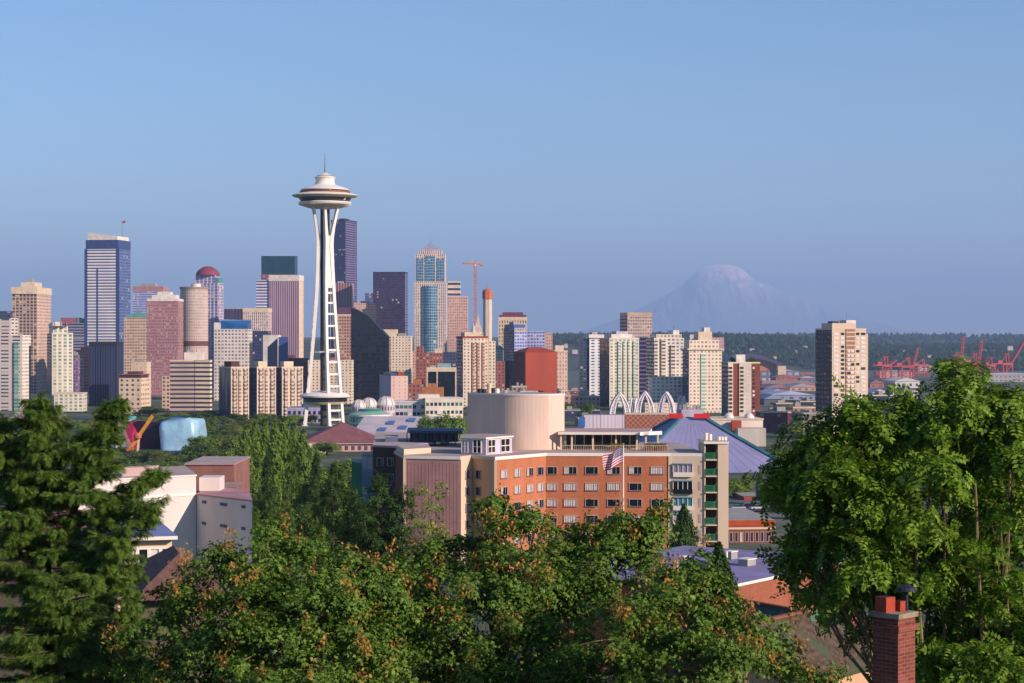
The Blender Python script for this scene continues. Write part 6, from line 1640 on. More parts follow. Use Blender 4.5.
# ---------------------------------------------------------------- chimney in the lower right
Y = 42.0; c = p3(899, Y) + Vector((0, .55)); zt_ = PZ(620, Y); zb = gz(c.x, Y)
ch = empty('chimney_stack', (c.x, c.y, zb + 2), 'red brick chimney with two terracotta pots in front of the broad leafed tree', 'chimney')
sq = lambda r_, a_=radians(42): [c + Vector((r_ * cos(a_ + pi / 2 * k - pi * .75 - radians(42) + radians(45)), r_ * sin(a_ + pi / 2 * k - pi * .75 - radians(42) + radians(45)))) for k in range(4)]
CB = brick('chimney_brick', '8f4632', '6a2c22', '86705f', .55)
part(ch, 'stack', sq(.455), zb + 2, zt_, CB); part(ch, 'collar', sq(.52), zt_ - .28, zt_ - .14, CB); part(ch, 'cap', sq(.53), zt_, zt_ + .11, mat('cap_mortar', 'a89880', .9, scale=3, var=.3, bump=.5))
for dx, dy, w_, hh in ((-.2, -.06, .30, .32), (.13, .03, .17, .22)):
    b = MB(); b.box((c.x + dx, c.y + dy, zt_ + .11), w_, w_, hh, mat('terracotta', 'b04a30', .8, scale=3), radians(40)); b.box((c.x + dx, c.y + dy, zt_ + .11 + hh), w_ * .7, w_ * .7, .012, G['dark_cap'], radians(40)); b.build('chimney_pot', ch)
b = MB(); b.lathe((c.x + .28, c.y + .1, zt_ + .11), [(.05, 0), (.05, .42), (.24, .43), (.2, .5), (.02, .58)], G['dark_cap'], 14); b.build('cowl', ch)
R0, R1 = c + Vector((-2.5, -.6)), c + Vector((3.5, .8)); gable_house('house', 'house roof carrying the red brick chimney at the bottom edge', R0, R1, PZ(683, Y) - .35, 3.2, 1.9, 3.2, 1.9, DRK, CR, MATS['ridge_rust'], zb=zb - 1)
# ================================================================ trees
BARK = mat('bark_grey', '5c5044', .95, scale=2.5, var=.3, bump=.6)
BARKL = mat('bark_pale', '8a7a58', .9, scale=3, var=.25, bump=.4)
def quads_mesh(name, V, mats, midx, nq, fidx):
    """V (n,3); fidx (nq,4) vertex indices; one mesh of leaf faces"""
    me = bpy.data.meshes.new(name)
    me.vertices.add(len(V)); me.vertices.foreach_set('co', V.astype(np.float32).ravel())
    me.loops.add(nq * 4); me.loops.foreach_set('vertex_index', fidx.astype(np.int32).ravel())
    me.polygons.add(nq); me.polygons.foreach_set('loop_start', np.arange(0, nq * 4, 4, dtype=np.int32))
    for m in mats: me.materials.append(m)
    me.polygons.foreach_set('material_index', midx.astype(np.int32))
    me.update(calc_edges=True); me.validate()
    return me
def diamond(cx, cy, dx, dy, L, W, lift=0.0):
    """a leaflet from (cx,cy) along (dx,dy): four corners"""
    n = hypot(dx, dy); dx, dy = dx / n, dy / n; px, py = -dy, dx
    return [(cx, cy, lift), (cx + dx * L * .45 + px * W / 2, cy + dy * L * .45 + py * W / 2, lift - .02), (cx + dx * L, cy + dy * L, lift - .12 * L), (cx + dx * L * .45 - px * W / 2, cy + dy * L * .45 - py * W / 2, lift - .02)]
_m = diamond(0, 0, 0, 1, 1.0, .5) + diamond(0, .05, .8, .62, .72, .4) + diamond(0, .05, -.8, .62, .72, .4)
T_MAPLE = (np.array(_m, float), [(0, 1, 2, 3), (4, 5, 6, 7), (8, 9, 10, 11)])
T_OVAL = (np.array([(0, 0, 0), (.32, .5, .04), (0, 1, -.05), (-.32, .5, .04)], float), [(0, 1, 2, 3)])
def compound(pairs=4, droop=.25):
    V = []
    for i in range(pairs):
        y = .18 + .62 * i / (pairs - 1); z = -droop * y * y
        for s in (-1, 1): V += [(a, b, c + z) for a, b, c in diamond(.01 * s, y, s * .9, .45, .38 - .02 * i, .19)]
    V += [(a, b, c - droop * .7) for a, b, c in diamond(0, .82, 0, 1, .36, .19)]
    return (np.array(V, float), [tuple(range(4 * i, 4 * i + 4)) for i in range(len(V) // 4)])
def spray(n=5, droop=.35, w=.12):
    V = []
    for i in range(n):
        y = .08 + .66 * i / (n - 1); z = -droop * y * y
        for s in (-1, 1): V += [(a, b, c + z) for a, b, c in diamond(0, y, s * .75, .7, .42 - .22 * i / (n - 1), w)]
    V += [(a, b, c - droop * .5) for a, b, c in diamond(0, .0, 0, 1, 1.0, w)]
    return (np.array(V, float), [tuple(range(4 * i, 4 * i + 4)) for i in range(len(V) // 4)])
T_COMP, T_SPRAY, T_SPRAY3 = compound(), spray(7, .35, .062), spray(3, .3)

class Cloud:
    """gathers leaves: position, face normal, tip direction, size, template, material"""
    def __init__(s): s.V, s.F, s.M, s.n = [], [], [], 0
    def add(s, P, N_, T, size, tmpl, mi=0):
        P, N_, T = (np.asarray(a, float) for a in (P, N_, T)); k = len(P)
        if not k: return
        N_ = N_ / (np.linalg.norm(N_, axis=1, keepdims=True) + 1e-9)
        T = T - N_ * (T * N_).sum(1, keepdims=True); T /= (np.linalg.norm(T, axis=1, keepdims=True) + 1e-9)
        B = np.cross(T, N_); size = np.broadcast_to(np.asarray(size, float), (k,))[:, None, None]
        tv, tf = tmpl
        V = P[:, None, :] + size * (tv[None, :, 0:1] * B[:, None, :] + tv[None, :, 1:2] * T[:, None, :] + tv[None, :, 2:3] * N_[:, None, :])
        nv = len(tv)
        F_ = (np.arange(k) * nv)[:, None, None] + np.array(tf)[None] + s.n
        s.V.append(V.reshape(-1, 3)); s.F.append(F_.reshape(-1, 4)); s.M.append(np.full(k * len(tf), mi)); s.n += k * nv
    def build(s, name, parent, mats, off):
        V = np.concatenate(s.V) - np.array(off); F_ = np.concatenate(s.F); M_ = np.concatenate(s.M)
        me = quads_mesh(name, V, mats, M_, len(F_), F_)
        o = bpy.data.objects.new(name, me); COL.objects.link(o); o.parent = parent; return o

def limb(b, p0, p1, r0, r1, m, rng, n=5, sag=.12):
    p0, p1 = Vector(p0), Vector(p1); L = (p1 - p0).length; pts, rs = [], []
    for i in range(n + 1):
        t = i / n; j = L * sag * sin(pi * t)
        pts.append(p0.lerp(p1, t) + Vector((rng.normal() * .3 * j, rng.normal() * .3 * j, j * .5 if i < n else 0))); rs.append(r0 + (r1 - r0) * t)
    b.tube(pts, rs, m, 6); return pts

def broadleaf(root, base, lobes, mats, bark, tmpl, leaf, per, clump_r, dens, seed, stems=1, trunk_r=.16, seeds=0, droop=.25, twig=True, under=.35, gaps=0.0, flat=.42):
    """trunk and limbs reaching into every lobe of the crown; leaves gathered in clumps on each lobe"""
    rng = np.random.default_rng(seed); base = Vector(base)
    tb = MB(); cl = Cloud(); off = root.location
    cen = np.array([l[:3] for l in lobes]); top = cen[:, 2].max()
    forks = []
    for s in range(stems):
        sh = Vector((rng.normal() * .5, rng.normal() * .4, 0)) * (stems > 1)
        f = Vector((cen[:, 0].mean() * .6 + base.x * .4 + sh.x * 1.4, cen[:, 1].mean() * .6 + base.y * .4 + sh.y, base.z + (cen[:, 2].min() - base.z) * .7))
        limb(tb, base + sh * .4, f, trunk_r, trunk_r * .7, bark, rng, 6, .05); forks.append(f)
    for x, y, z, rx, rz in lobes:
        c = Vector((x, y, z)); f = min(forks, key=lambda q: (q - c).length)
        pts = limb(tb, f, c, trunk_r * .6, trunk_r * .2, bark, rng, 6)
        nc = max(4, int(dens * rx * rz / (clump_r ** 2)))
        d = rng.normal(size=(nc, 3)); d /= np.linalg.norm(d, axis=1, keepdims=True); d[:, 2] = np.where(d[:, 2] < -under, -d[:, 2] * .6, d[:, 2])
        rr = rng.uniform(.5, 1.16, nc)[:, None]
        cc = np.array(c) + d * rr * np.array([rx, rx, rz])
        if gaps:                                   # open up the crown where the twigs are bare
            q_ = cc / (clump_r * 2.6)
            keep = np.array([noise.noise((float(v[0]), float(v[1]), float(v[2]) * 1.4 + seed)) for v in q_]) > -gaps
            d, cc = d[keep], cc[keep]; nc = len(cc)
            if nc < 2: continue
        if twig:
            for q in cc[:: 2]:
                k = pts[-1 - int(rng.integers(0, 3))]; limb(tb, k, Vector(q), trunk_r * .16, trunk_r * .05, bark, rng, 3)
        cr = rng.uniform(.55, 1.35, nc); own = np.repeat(np.arange(nc), np.maximum(3, (per * cr ** 1.6)).astype(int)); n = len(own)
        g = rng.normal(size=(n, 3)) * clump_r * cr[own][:, None] * np.array([.62, .62, flat])
        g[:, 2] -= .35 * (g[:, 0] ** 2 + g[:, 1] ** 2) / clump_r
        P = cc[own] + g
        outw = d[own] * .6 + g / clump_r * .45
        N_ = outw + np.array([0, 0, .55]) + rng.normal(size=(n, 3)) * .42
        T = outw + np.array([0, 0, -droop * 2]) + rng.normal(size=(n, 3)) * .6
        cl.add(P, N_, T, leaf * rng.uniform(.5, 1.45, n), tmpl, 0)
        ns = int(seeds * rx * rz)
        if ns:
            k = rng.integers(0, nc, ns); k = k[d[k, 2] > -.1]
            q = cc[k] + d[k] * clump_r * .75
            q = q + d[k] * clump_r * .25; m_ = 26; P = np.repeat(q, m_, 0) + rng.normal(size=(len(q) * m_, 3)) * np.array([.1, .1, .13])
            cl.add(P, rng.normal(size=P.shape), np.array([0, 0, -1.0]) + rng.normal(size=P.shape) * .4, .115 * rng.uniform(.7, 1.2, len(P)), T_OVAL, 1)
    tb.build('trunk', root)
    return cl.build('crown', root, mats, off)

LF_MAPLE = leafmat('maple_leaf', ('263a12', '44621e', '668634', '94a84c'), .22)
LF_SEED = leafmat('maple_keys', ('a4703a', 'b48a44', 'c0a058'), .35)
LF_WALNUT = leafmat('compound_leaf', ('2a460e', '4a6c18', '70902a', 'aabc50'), .24)
LF_FIR = leafmat('fir_needles', ('2a4416', '4a6824', '688436', '8ca04a'), .18, .6)
LF_DARKFIR = leafmat('cedar_needles', ('1e3416', '304a20', '44602c', '587436'), .14, .6)
LF_BRIGHT = leafmat('bright_leaf', ('4c6c20', '68842c', '849c3c', 'a0ae54'), .32)
LF_MID = leafmat('mid_leaf', ('304a1c', '4a6426', '647c32', '809044'), .28)
LF_OLIVE = leafmat('olive_leaf', ('4a5a24', '627030', '7a8440', '8f9450'), .3)

def px_lobes(L, Y): return [(PX(px, Y + dy), Y + dy, PZ(py, Y + dy), rx / F * Y, rz / F * Y) for px, py, rx, rz, dy in L]

# -- maples across the bottom of the picture
for lab, Y, base, L, sd, ns in (
    ('full green maple with orange seed clusters at lower left, beside the conifer', 54, 275, [(232, 590, 44, 42, 0), (292, 560, 46, 40, 1), (345, 588, 45, 40, 0), (262, 640, 70, 50, -1.5), (350, 655, 60, 46, -1.5), (215, 655, 60, 50, -.5), (215, 560, 16, 18, .6), (265, 528, 20, 18, .8), (385, 590, 40, 36, .5), (160, 650, 45, 45, .5), (250, 580, 50, 40, .5), (310, 610, 60, 46, -.8), (300, 685, 90, 40, -2.5), (195, 600, 36, 34, .3), (165, 615, 36, 34, .8), (180, 680, 50, 34, -.3), (390, 660, 50, 50, 0)], 1, 9),
    ('tallest full maple with orange seed clusters in front of the orange brick residence', 57, 520, [(520, 540, 45, 34, 0), (480, 590, 55, 44, -1), (560, 570, 56, 44, 0), (492, 508, 16, 20, .8), (535, 520, 28, 20, .4), (620, 560, 50, 44, .5), (425, 620, 55, 48, -.6), (470, 660, 70, 50, -2), (560, 640, 75, 55, -2), (632, 527, 34, 26, .6), (655, 520, 18, 14, .9), (400, 575, 34, 28, 1), (590, 545, 50, 34, 1), (450, 560, 44, 34, 1), (600, 600, 60, 50, -.5), (525, 600, 60, 50, -.8), (385, 620, 50, 50, .5), (500, 690, 80, 40, -2.5), (600, 680, 70, 40, -2.5)], 2, 9),
    ('maple with orange seed clusters sloping down to the mossy roof', 52, 690, [(680, 590, 50, 40, 0), (640, 640, 60, 50, -1), (720, 630, 50, 42, 0), (690, 670, 70, 50, -1.5), (762, 648, 40, 36, .5), (815, 678, 40, 24, .2), (710, 592, 34, 28, .8), (780, 690, 50, 30, -.5)], 3, 10)):
    x = PX(base, Y); root = empty('maple_tree', (x, Y, gz(x, Y)), lab, 'maple tree', 'maples along the bottom of the view')
    broadleaf(root, (x, Y, gz(x, Y) - .2), px_lobes(L, Y), [LF_MAPLE, LF_SEED], BARKL, T_MAPLE, .105, 120, .36, 3.6, sd, trunk_r=.15, seeds=ns * .7, under=.6, gaps=.06, flat=.26)
# -- broad compound-leafed tree on the right
Y = 62
root = empty('walnut_tree', (PX(935, Y), Y, gz(PX(935, Y), Y)), 'broad tree with long compound leaves and several slim stems at right', 'tree')
L = [(935, 405, 40, 38, 0), (900, 425, 44, 36, .5), (860, 440, 42, 32, 0), (975, 400, 34, 34, .6), (1010, 410, 40, 40, .3), (825, 445, 36, 30, .4), (805, 490, 38, 36, .4), (850, 500, 52, 44, -.4), (915, 480, 60, 52, -.6), (985, 480, 62, 56, -.3), (1030, 500, 50, 60, 0), (795, 545, 24, 34, .6), (840, 560, 34, 34, .5), (900, 550, 46, 40, .9), (1020, 590, 46, 50, -.3), (975, 570, 40, 44, .8), (960, 650, 46, 50, .9), (1015, 660, 40, 46, -.2), (790, 520, 22, 20, .8), (850, 405, 14, 14, .2), (960, 375, 20, 14, .2), (780, 470, 14, 30, .8), (835, 520, 46, 40, 2), (880, 580, 60, 60, 3), (950, 560, 70, 70, 3), (1010, 560, 60, 70, 2.5), (930, 650, 60, 60, 3), (990, 650, 60, 60, 3), (1030, 640, 40, 60, 1), (870, 470, 60, 50, 2), (950, 470, 70, 60, 2), (760, 545, 14, 16, 1), (812, 582, 26, 14, 2), (1015, 450, 44, 40, 0), (905, 600, 30, 34, -.4), (960, 590, 34, 40, -1), (1000, 560, 40, 40, -1.2), (925, 560, 30, 30, -1), (1010, 640, 50, 50, -1), (945, 665, 40, 40, -.8), (855, 545, 36, 34, -.4)]
broadleaf(root, (PX(940, Y), Y, gz(PX(940, Y), Y) - .2), px_lobes(L, Y), [LF_WALNUT], BARKL, T_COMP, .48, 34, .52, 4.2, 8, stems=5, trunk_r=.1, droop=.4, under=.9, gaps=-.04, flat=.25)
b = MB(); rng = np.random.default_rng(5)
for px0, py0, px1, py1, dy in ((928, 690, 915, 520, -1.2), (940, 690, 945, 500, -.6), (985, 690, 975, 480, -1.3), (1004, 690, 1010, 470, -1.0), (955, 690, 960, 500, .2), (1018, 690, 1000, 520, -.6)):
    limb(b, at(px0, py0 + 120, Y + dy + .3), at(px1, py1, Y + dy), .1, .035, BARKL, rng, 12, .02)
b.build('stem', root)

# -- the large conifer at the left
def conifer(root, leaders, mats, bark, seed, spray_len, step, droop, dens=1.0, tm=T_SPRAY):
    """leaders: (foot, tip, trunk radius, branch length near the foot, near the tip)"""
    rng = np.random.default_rng(seed); tb = MB(); cl = Cloud()
    for foot, tip, r0, l0, l1, t_lo in leaders:
        foot, tip = Vector(foot), Vector(tip); H = (tip - foot).length
        tb.tube([foot.lerp(tip, i / 8) + Vector((rng.normal() * .04, rng.normal() * .04, 0)) * (0 < i < 8) for i in range(9)], [r0 * (1 - .93 * i / 8) for i in range(9)], bark, 7)
        h = t_lo * H; az = rng.uniform(0, 6)
        while h < H * .985:
            t = h / H; p = foot.lerp(tip, t); Lb = (l0 + (l1 - l0) * ((t - t_lo) / (1 - t_lo)) ** .9) * rng.uniform(.62, 1.15)
            az += 2.4 + rng.normal() * .35; a = az
            out = Vector((cos(a), sin(a), 0)); rise = rng.uniform(-.05, .28) + .35 * t
            n = max(3, int(Lb / (spray_len * .42))); pts = []
            for i in range(n + 1):
                s = i / n; pts.append(p + out * Lb * s + Vector((0, 0, Lb * (rise * s - droop * s * s + .12 * s ** 4))))
            tb.tube(pts, [r0 * .2 * (1 - t) * (1 - .8 * i / n) + .006 for i in range(n + 1)], bark, 4, cap=False)
            side = Vector((-out.y, out.x, 0)); k = int((6 * n) * dens)
            s = rng.uniform(.12, 1.0, k) ** .8; ii = np.minimum((s * n).astype(int), n - 1); fr = s * n - ii
            PA = np.array(pts); P = PA[ii] * (1 - fr)[:, None] + PA[ii + 1] * fr[:, None]
            sd = rng.choice([-1, 1], k); wing = (1 - .55 * s) * Lb * .24
            P = P + np.array(side)[None] * (sd * wing * rng.uniform(0, 1, k))[:, None] + np.array([0, 0, -1]) * (rng.uniform(0, .28, k) * spray_len)[:, None]
            T = np.array(out)[None] * .8 + np.array(side)[None] * (sd * .75)[:, None] + np.array([0, 0, -.7]) + rng.normal(size=(k, 3)) * .4
            N_ = np.array([0, 0, 1.0]) + np.array(out)[None] * .5 + rng.normal(size=(k, 3)) * .55
            cl.add(P, N_, T, spray_len * rng.uniform(.6, 1.15, k), tm)
            h += step * rng.uniform(.6, 1.4) * (1.15 - .5 * t)
        k = int(14 * dens); P = np.array(tip)[None] - np.array([0, 0, 1])[None] * rng.uniform(0, spray_len * 1.6, k)[:, None]
        cl.add(P, rng.normal(size=(k, 3)), rng.normal(size=(k, 3)) * .5 + np.array([0, 0, .7]), spray_len * .7, tm)
    tb.build('trunk', root); return cl.build('crown', root, mats, root.location)
Y = 58; x = PX(58, Y); zg = gz(x, Y)
root = empty('conifer_tree', (x, Y, zg), 'large dark hemlock with drooping sprays at the left edge', 'conifer')
conifer(root, [((x, Y, zg - .2), at(41, 394, Y), .28, 3.5, .5, .12), (at(70, 520, Y), at(117, 398, Y - .4), .12, 1.3, .3, .15), (at(20, 560, Y + .3), at(-8, 412, Y + .5), .12, 2.2, .5, .1), (at(75, 590, Y - .6), at(150, 500, Y - 1.2), .08, 1.5, .5, .1), (at(60, 540, Y), at(160, 470, Y - .3), .07, .9, .3, .3)], [LF_FIR], BARK, 12, .33, .085, .28, 2.8)
root = empty('conifer_tree', (PX(118, 62), 62, gz(PX(118, 62), 62)), 'lower bushy hemlock between the large hemlock and the left maple', 'conifer')
conifer(root, [((PX(118, 62), 62, gz(PX(118, 62), 62) - .2), at(122, 560, 62), .18, 2.4, .5, .15), (at(60, 690, 56), at(55, 575, 56), .14, 2.0, .7, .05)], [LF_FIR], BARK, 19, .33, .085, .26, 2.6)

# -- prototypes for the trees further off, 10 m tall, copied and scaled
def proto_root(name, lab): return empty(name, (0, 0, 0), lab, 'tree')
PROTO = {}
def proto(kind, fn, name):
    r = proto_root(name, kind); fn(r); PROTO[kind] = [r, [c for c in r.children], name, 0]
def round_tree(m, sd, leaf, per, n=9):
    def f(r):
        rg = np.random.default_rng(sd)
        L = [(rg.normal() * 1.5, rg.normal() * 1.5, 2.4 + rg.uniform(0, 5.4), rg.uniform(1.2, 2.0), rg.uniform(1.2, 1.9)) for _ in range(n + 3)] + [(0, 0, 5, 2.2, 3.2)]
        broadleaf(r, (0, 0, -.3), L, [m], BARK, T_OVAL, leaf, per, .75, 3.0, sd, trunk_r=.25, twig=False)
    return f
def cone_tree(m, sd, l0, sl, step, dens, t0=.06, tm=T_SPRAY3, droop=.22):
    def f(r): conifer(r, [((0, 0, -.3), (0, 0, 10), .22, l0, .25, t0)], [m], BARK, sd, sl, step, droop, dens, tm)
    return f
def column_tree(m, sd, rad, leaf, n):
    def f(r):
        rng = np.random.default_rng(sd); b = MB(); b.tube([(0, 0, -.3), (0, 0, 5), (.1, 0, 9.4)], [.2, .12, .02], BARK, 6)
        for k in range(14):
            z = .8 + k * .55; a = k * 2.4; limb(b, (0, 0, z), (rad * .6 * cos(a), rad * .6 * sin(a), z + 1.3), .05, .01, BARK, rng, 3)
        b.build('trunk', r)
        t = rng.uniform(.03, 1, n); a = rng.uniform(0, 2 * pi, n); pr = np.interp(t, [0, .15, .45, .8, 1], [.55, .9, 1, .62, .05]) * rad * (1 + .18 * np.sin(a * 3 + t * 17) + .12 * np.sin(a * 5 - t * 29))
        rr = pr * rng.uniform(.45, 1.05, n)
        P = np.stack([rr * np.cos(a), rr * np.sin(a), t * 10], 1); o = np.stack([np.cos(a), np.sin(a), np.full(n, .5)], 1)
        cl = Cloud(); cl.add(P, o + rng.normal(size=P.shape) * .4, np.array([0, 0, 1.0]) + o * .3 + rng.normal(size=P.shape) * .4, leaf * rng.uniform(.6, 1.2, n), T_OVAL); cl.build('crown', r, [m], (0, 0, 0))
    return f
proto('round_bright', round_tree(LF_BRIGHT, 31, .5, 44), 'round_tree')
proto('round_mid', round_tree(LF_MID, 32, .5, 44), 'round_tree')
proto('round_olive', round_tree(LF_OLIVE, 33, .5, 44), 'round_tree')
proto('round_fine', round_tree(LF_MID, 34, .26, 150), 'round_tree')
proto('cone_fine', cone_tree(LF_DARKFIR, 41, 3.4, .62, .16, 1.3), 'conifer_tree')
def bushy(r):
    rg = np.random.default_rng(5); Ls = []
    for k in range(7):
        a = k * 2.4; q = 0 if k == 0 else 1.5; Ls.append(((q * .4 * cos(a), q * .4 * sin(a), -.3), (q * 1.15 * cos(a), q * 1.15 * sin(a), 10 - (0 if k == 0 else rg.uniform(.8, 3.2))), .2, 2.6, .5, .08))
    conifer(r, Ls, [LF_DARKFIR], BARK, 43, .62, .24, .2, 1.3, T_SPRAY3)
proto('bushy_fine', bushy, 'conifer_tree')
proto('cone_mid', cone_tree(LF_FIR, 42, 2.6, .7, .2, 1.2), 'conifer_tree')
proto('poplar', column_tree(leafmat('poplar_leaf', ('3e5a1c', '587428', '6f8a34', '8a9c44'), .28), 51, 1.25, .42, 5200), 'poplar_tree')
proto('cypress', column_tree(LF_DARKFIR, 52, 1.6, .26, 16000), 'cypress_tree')
def plant_tree(kind, px, ytop, Y, wpx, lab, group=None, cat='tree', hmul=None):
    P = PROTO[kind]; x = PX(px, Y); z0 = gz(x, Y); h = PZ(ytop, Y) - z0
    if h < 1.5: print('short tree', px, ytop, Y, h); return
    if P[3]: 
        r = P[0].copy(); COL.objects.link(r)
        for c in P[1]: copy_part(c, r)
    else: r = P[0]
    P[3] += 1
    nat = {'r': 5.6, 'c': 5.2, 'p': 2.3, 'b': 7.0}[kind[0]] if kind != 'cypress' else 3.0
    if kind == 'cone_fine': nat = 6.4
    if kind == 'bushy_fine': nat = 7.0
    sx = wpx / F * Y / nat; sz = h / 10.0
    r.location = (x, Y, z0); r.scale = (sx, sx, sz); r.rotation_euler = (0, 0, random.uniform(0, 6.28))
    r['label'] = lab; r['category'] = cat
    if group: r['group'] = group
    elif 'group' in r: del r['group']
    return r
for a in (
    ('bushy_fine', 378, 472, 175, 112, 'bushy dark conifer left of the orange brick residence', None, 'conifer'),
    ('bushy_fine', 336, 462, 245, 76, 'dark green conifer behind and left of the bushy conifer', None, 'conifer'),
    ('cone_mid', 318, 520, 120, 70, 'low dark conifer behind the crown of the left maple', None, 'conifer'),
    ('cone_mid', 245, 462, 330, 34, 'pointed conifer right behind the bluish stucco wing', None, 'conifer'),
    ('cone_fine', 268, 452, 340, 44, 'pointed dark conifer below the leftmost poplars', None, 'conifer'),
    ('cone_mid', 292, 447, 350, 40, 'tall pointed conifer below the middle of the poplar row', None, 'conifer'),
    ('cone_fine', 316, 452, 330, 44, 'pointed conifer below the right end of the poplar row', None, 'conifer'),
    ('round_fine', 360, 492, 210, 50, 'rounded green tree between two dark conifers left of the residence', None, 'tree'),
    ('cypress', 684, 506, 215, 34, 'dark columnar cypress against the cream end of the residence', None, 'cypress'),
    ('cypress', 719, 545, 122, 42, 'slim cypress beside the storage tank and lilac flat roof', None, 'cypress'),
    ('cypress', 760, 472, 640, 8, 'slim dark cypress beyond the parked cars', None, 'cypress'),
    ('round_bright', 734, 476, 660, 24, 'yellow green tree right of the cream stair tower', None, 'tree'),
    ('poplar', 746, 473, 680, 10, 'light green poplar between the yellow green tree and the slim cypress', None, 'poplar'),
    ('round_mid', 808, 430, 900, 34, 'rounded green tree below the dark low blocks right of the arena', None, 'tree'),
    ('round_olive', 785, 441, 950, 40, 'olive green tree right of the white domed hall', None, 'tree'),
    ('round_mid', 208, 409, 1500, 26, 'rounded dark green tree before the banded office block', None, 'tree'),
    ('round_bright', 428, 409, 1000, 20, 'light green tree before the white office block, left one', None, 'tree'),
    ('round_bright', 449, 406, 980, 24, 'light green tree before the white office block, right one', None, 'tree'),
    ('round_mid', 410, 437, 820, 24, 'green tree above the dark rear wing', None, 'tree'),
    ('round_mid', 150, 405, 1560, 18, 'green tree between the punched window block and the banded office block', None, 'tree'),
    ('round_mid', 588, 402, 1650, 14, 'dark green tree below the dark blue condominium tower', None, 'tree'),
    ('round_bright', 352, 454, 700, 26, 'green tree at the left front of the brown hipped hall', None, 'tree'),
    ('round_mid', 420, 445, 700, 30, 'green tree just behind the roof pergola of the rear wing', None, 'tree'),
):
    k, px, yt, Y, wp, lab, gr, cat = a; plant_tree(k, px, yt, Y, wp, lab, gr, cat)
# rooftop trees on the white and brick tower
for px, lab in ((732, 'dark rooftop tree at the left of the white and brick tower'), (752, 'green rooftop tree at the right of the white and brick tower')):
    P = PROTO['round_mid']; r = P[0].copy(); COL.objects.link(r)
    for c in P[1]: copy_part(c, r)
    r.location = (PX(px, 1408), 1408, PZ(362.6, 1400)); r.scale = (.7, .7, .42); r['label'] = lab; r['category'] = 'tree'
    if 'group' in r: del r['group']
# row of poplars
ordn = ('leftmost', 'second', 'third', 'fourth', 'fifth', 'sixth', 'rightmost')
for i, (px, yt) in enumerate(((246, 427), (255, 423), (265, 420), (275, 422), (284, 419), (294, 424), (303, 431))):
    plant_tree('poplar', px, yt, 600 + (i % 3) * 14, 17, 'upright light green poplar, %s in the row of seven' % ordn[i] if 0 < i < 6 else 'upright light green poplar at the %s end of its row' % ('left' if i == 0 else 'right'), 'row of poplars before the observation tower', 'poplar')
# masses of park trees: alike and overlapping
rt = random.Random(17)
def belt(n, px0, px1, Y0, Y1, yt0, yt1, w0, w1, kinds, lab, group):
    for i in range(n):
        Y = rt.uniform(Y0, Y1); px = px0 + (px1 - px0) * (i + rt.uniform(.1, .9)) / n
        f = (Y - Y0) / max(1, Y1 - Y0)
        plant_tree(rt.choice(kinds), px, yt0 + (yt1 - yt0) * (1 - f) + rt.uniform(-3, 3), Y, rt.uniform(w0, w1), lab, group)
belt(16, 196, 250, 620, 1150, 421, 452, 16, 26, ['round_bright', 'round_mid', 'round_olive'], 'rounded green tree massed between the museum and the poplar row', 'park trees right of the museum')
belt(14, 90, 240, 480, 800, 458, 470, 26, 40, ['round_mid', 'round_bright'], 'rounded green tree massed below the museum', 'park trees below the museum')
belt(18, 98, 250, 800, 985, 446, 456, 14, 24, ['round_mid', 'round_bright', 'round_olive'], 'rounded green tree along the front of the museum', 'park trees in front of the museum')
belt(12, -10, 110, 420, 1100, 424, 470, 22, 40, ['round_mid', 'round_fine'], 'rounded green tree glimpsed through the large hemlock', 'park trees behind the large hemlock')
belt(12, 318, 380, 420, 640, 458, 484, 22, 34, ['round_bright', 'round_mid', 'round_mid'], 'rounded green tree massed before the brown hipped hall', 'park trees before the brown hipped hall')
belt(9, 566, 618, 800, 1100, 428, 434, 14, 22, ['round_bright', 'round_olive', 'round_mid'], 'rounded green tree seen over the roof pergola', 'park trees beyond the roof pergola')
belt(12, 770, 880, 480, 900, 438, 500, 22, 34, ['round_mid', 'round_olive', 'round_bright'], 'rounded green tree behind the broad compound leafed tree', 'street trees right of the arena')
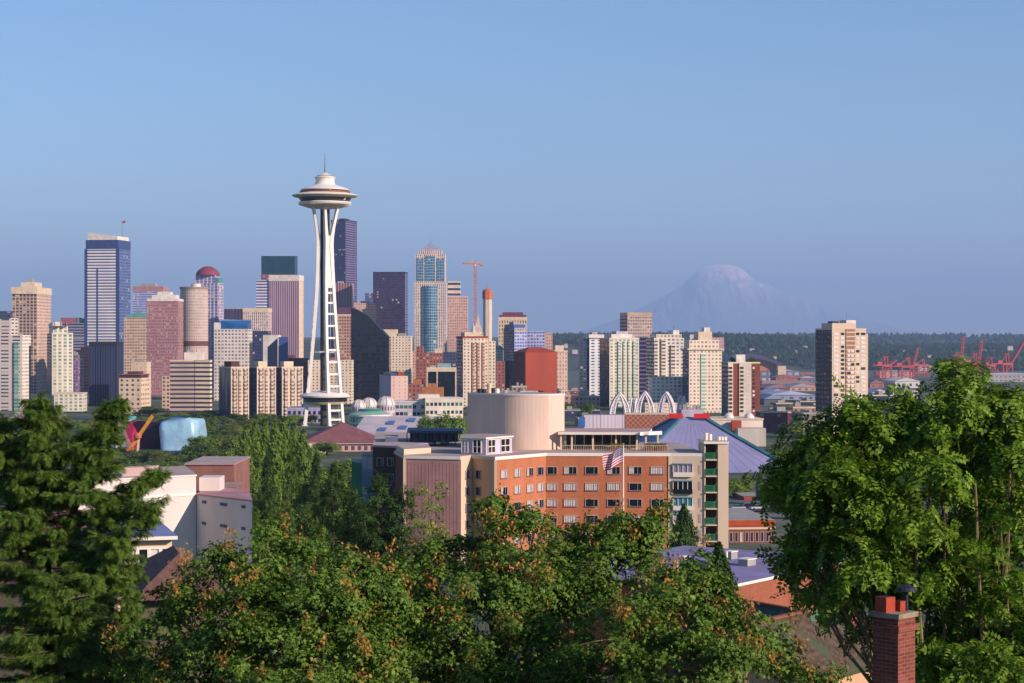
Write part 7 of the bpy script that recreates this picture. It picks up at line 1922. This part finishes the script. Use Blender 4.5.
belt(10, 225, 330, 240, 420, 480, 510, 30, 46, ['round_fine', 'cone_mid'], 'green tree massed behind the left maple', 'trees behind the left maple')
belt(8, 20, 225, 200, 380, 486, 520, 34, 50, ['round_fine'], 'green tree among the houses at left', 'trees among the left houses')
belt(12, 470, 590, 1400, 2000, 398, 400, 7, 11, ['round_mid'], 'small dark street tree among the low blocks above the drum', 'street trees above the roof drum')
belt(12, 640, 720, 130, 300, 560, 575, 26, 40, ['round_fine'], 'green tree massed below the cream stair tower', 'trees below the stair tower')
belt(16, 120, 320, 1250, 1480, 411, 416, 8, 14, ['round_mid', 'round_bright'], 'small street tree at the foot of the downtown blocks', 'street trees at the foot of downtown')
belt(26, 760, 1024, 1600, 3000, 388, 404, 8, 14, ['round_mid', 'round_olive'], 'small tree on the industrial flats below the harbour cranes', 'trees on the industrial flats')
belt(26, 60, 300, 1180, 1420, 412, 420, 10, 17, ['round_mid', 'round_bright', 'round_olive'], 'green tree at the edge of the fairground below downtown', 'trees along the fairground edge')
belt(10, 196, 330, 560, 1000, 436, 462, 20, 30, ['round_mid', 'round_bright'], 'rounded green tree massed around the poplar row', 'park trees around the poplar row')
belt(8, 330, 420, 130, 200, 540, 560, 34, 50, ['round_fine'], 'green tree filling the slope left of the rose brick wing', 'trees left of the residence')
# sapling with open branches
Y = 96; x = PX(432, Y); root = empty('sapling', (x, Y, gz(x, Y)), 'slender open sapling in front of the rose brick wing', 'sapling')
L = px_lobes([(423, 492, 4, 16, 0), (441, 490, 4, 14, .2), (432, 510, 10, 14, 0), (425, 530, 16, 12, 0), (445, 540, 16, 14, 0), (430, 560, 22, 18, 0), (455, 575, 22, 20, 0), (418, 580, 22, 20, .2)], Y)
broadleaf(root, (x, Y, gz(x, Y) - .2), L, [LF_BRIGHT], BARKL, T_OVAL, .17, 26, .34, 2.4, 77, trunk_r=.09)
for k, P in PROTO.items():
    if not P[3]:
        for c in P[1]: bpy.data.objects.remove(c)
        bpy.data.objects.remove(P[0])
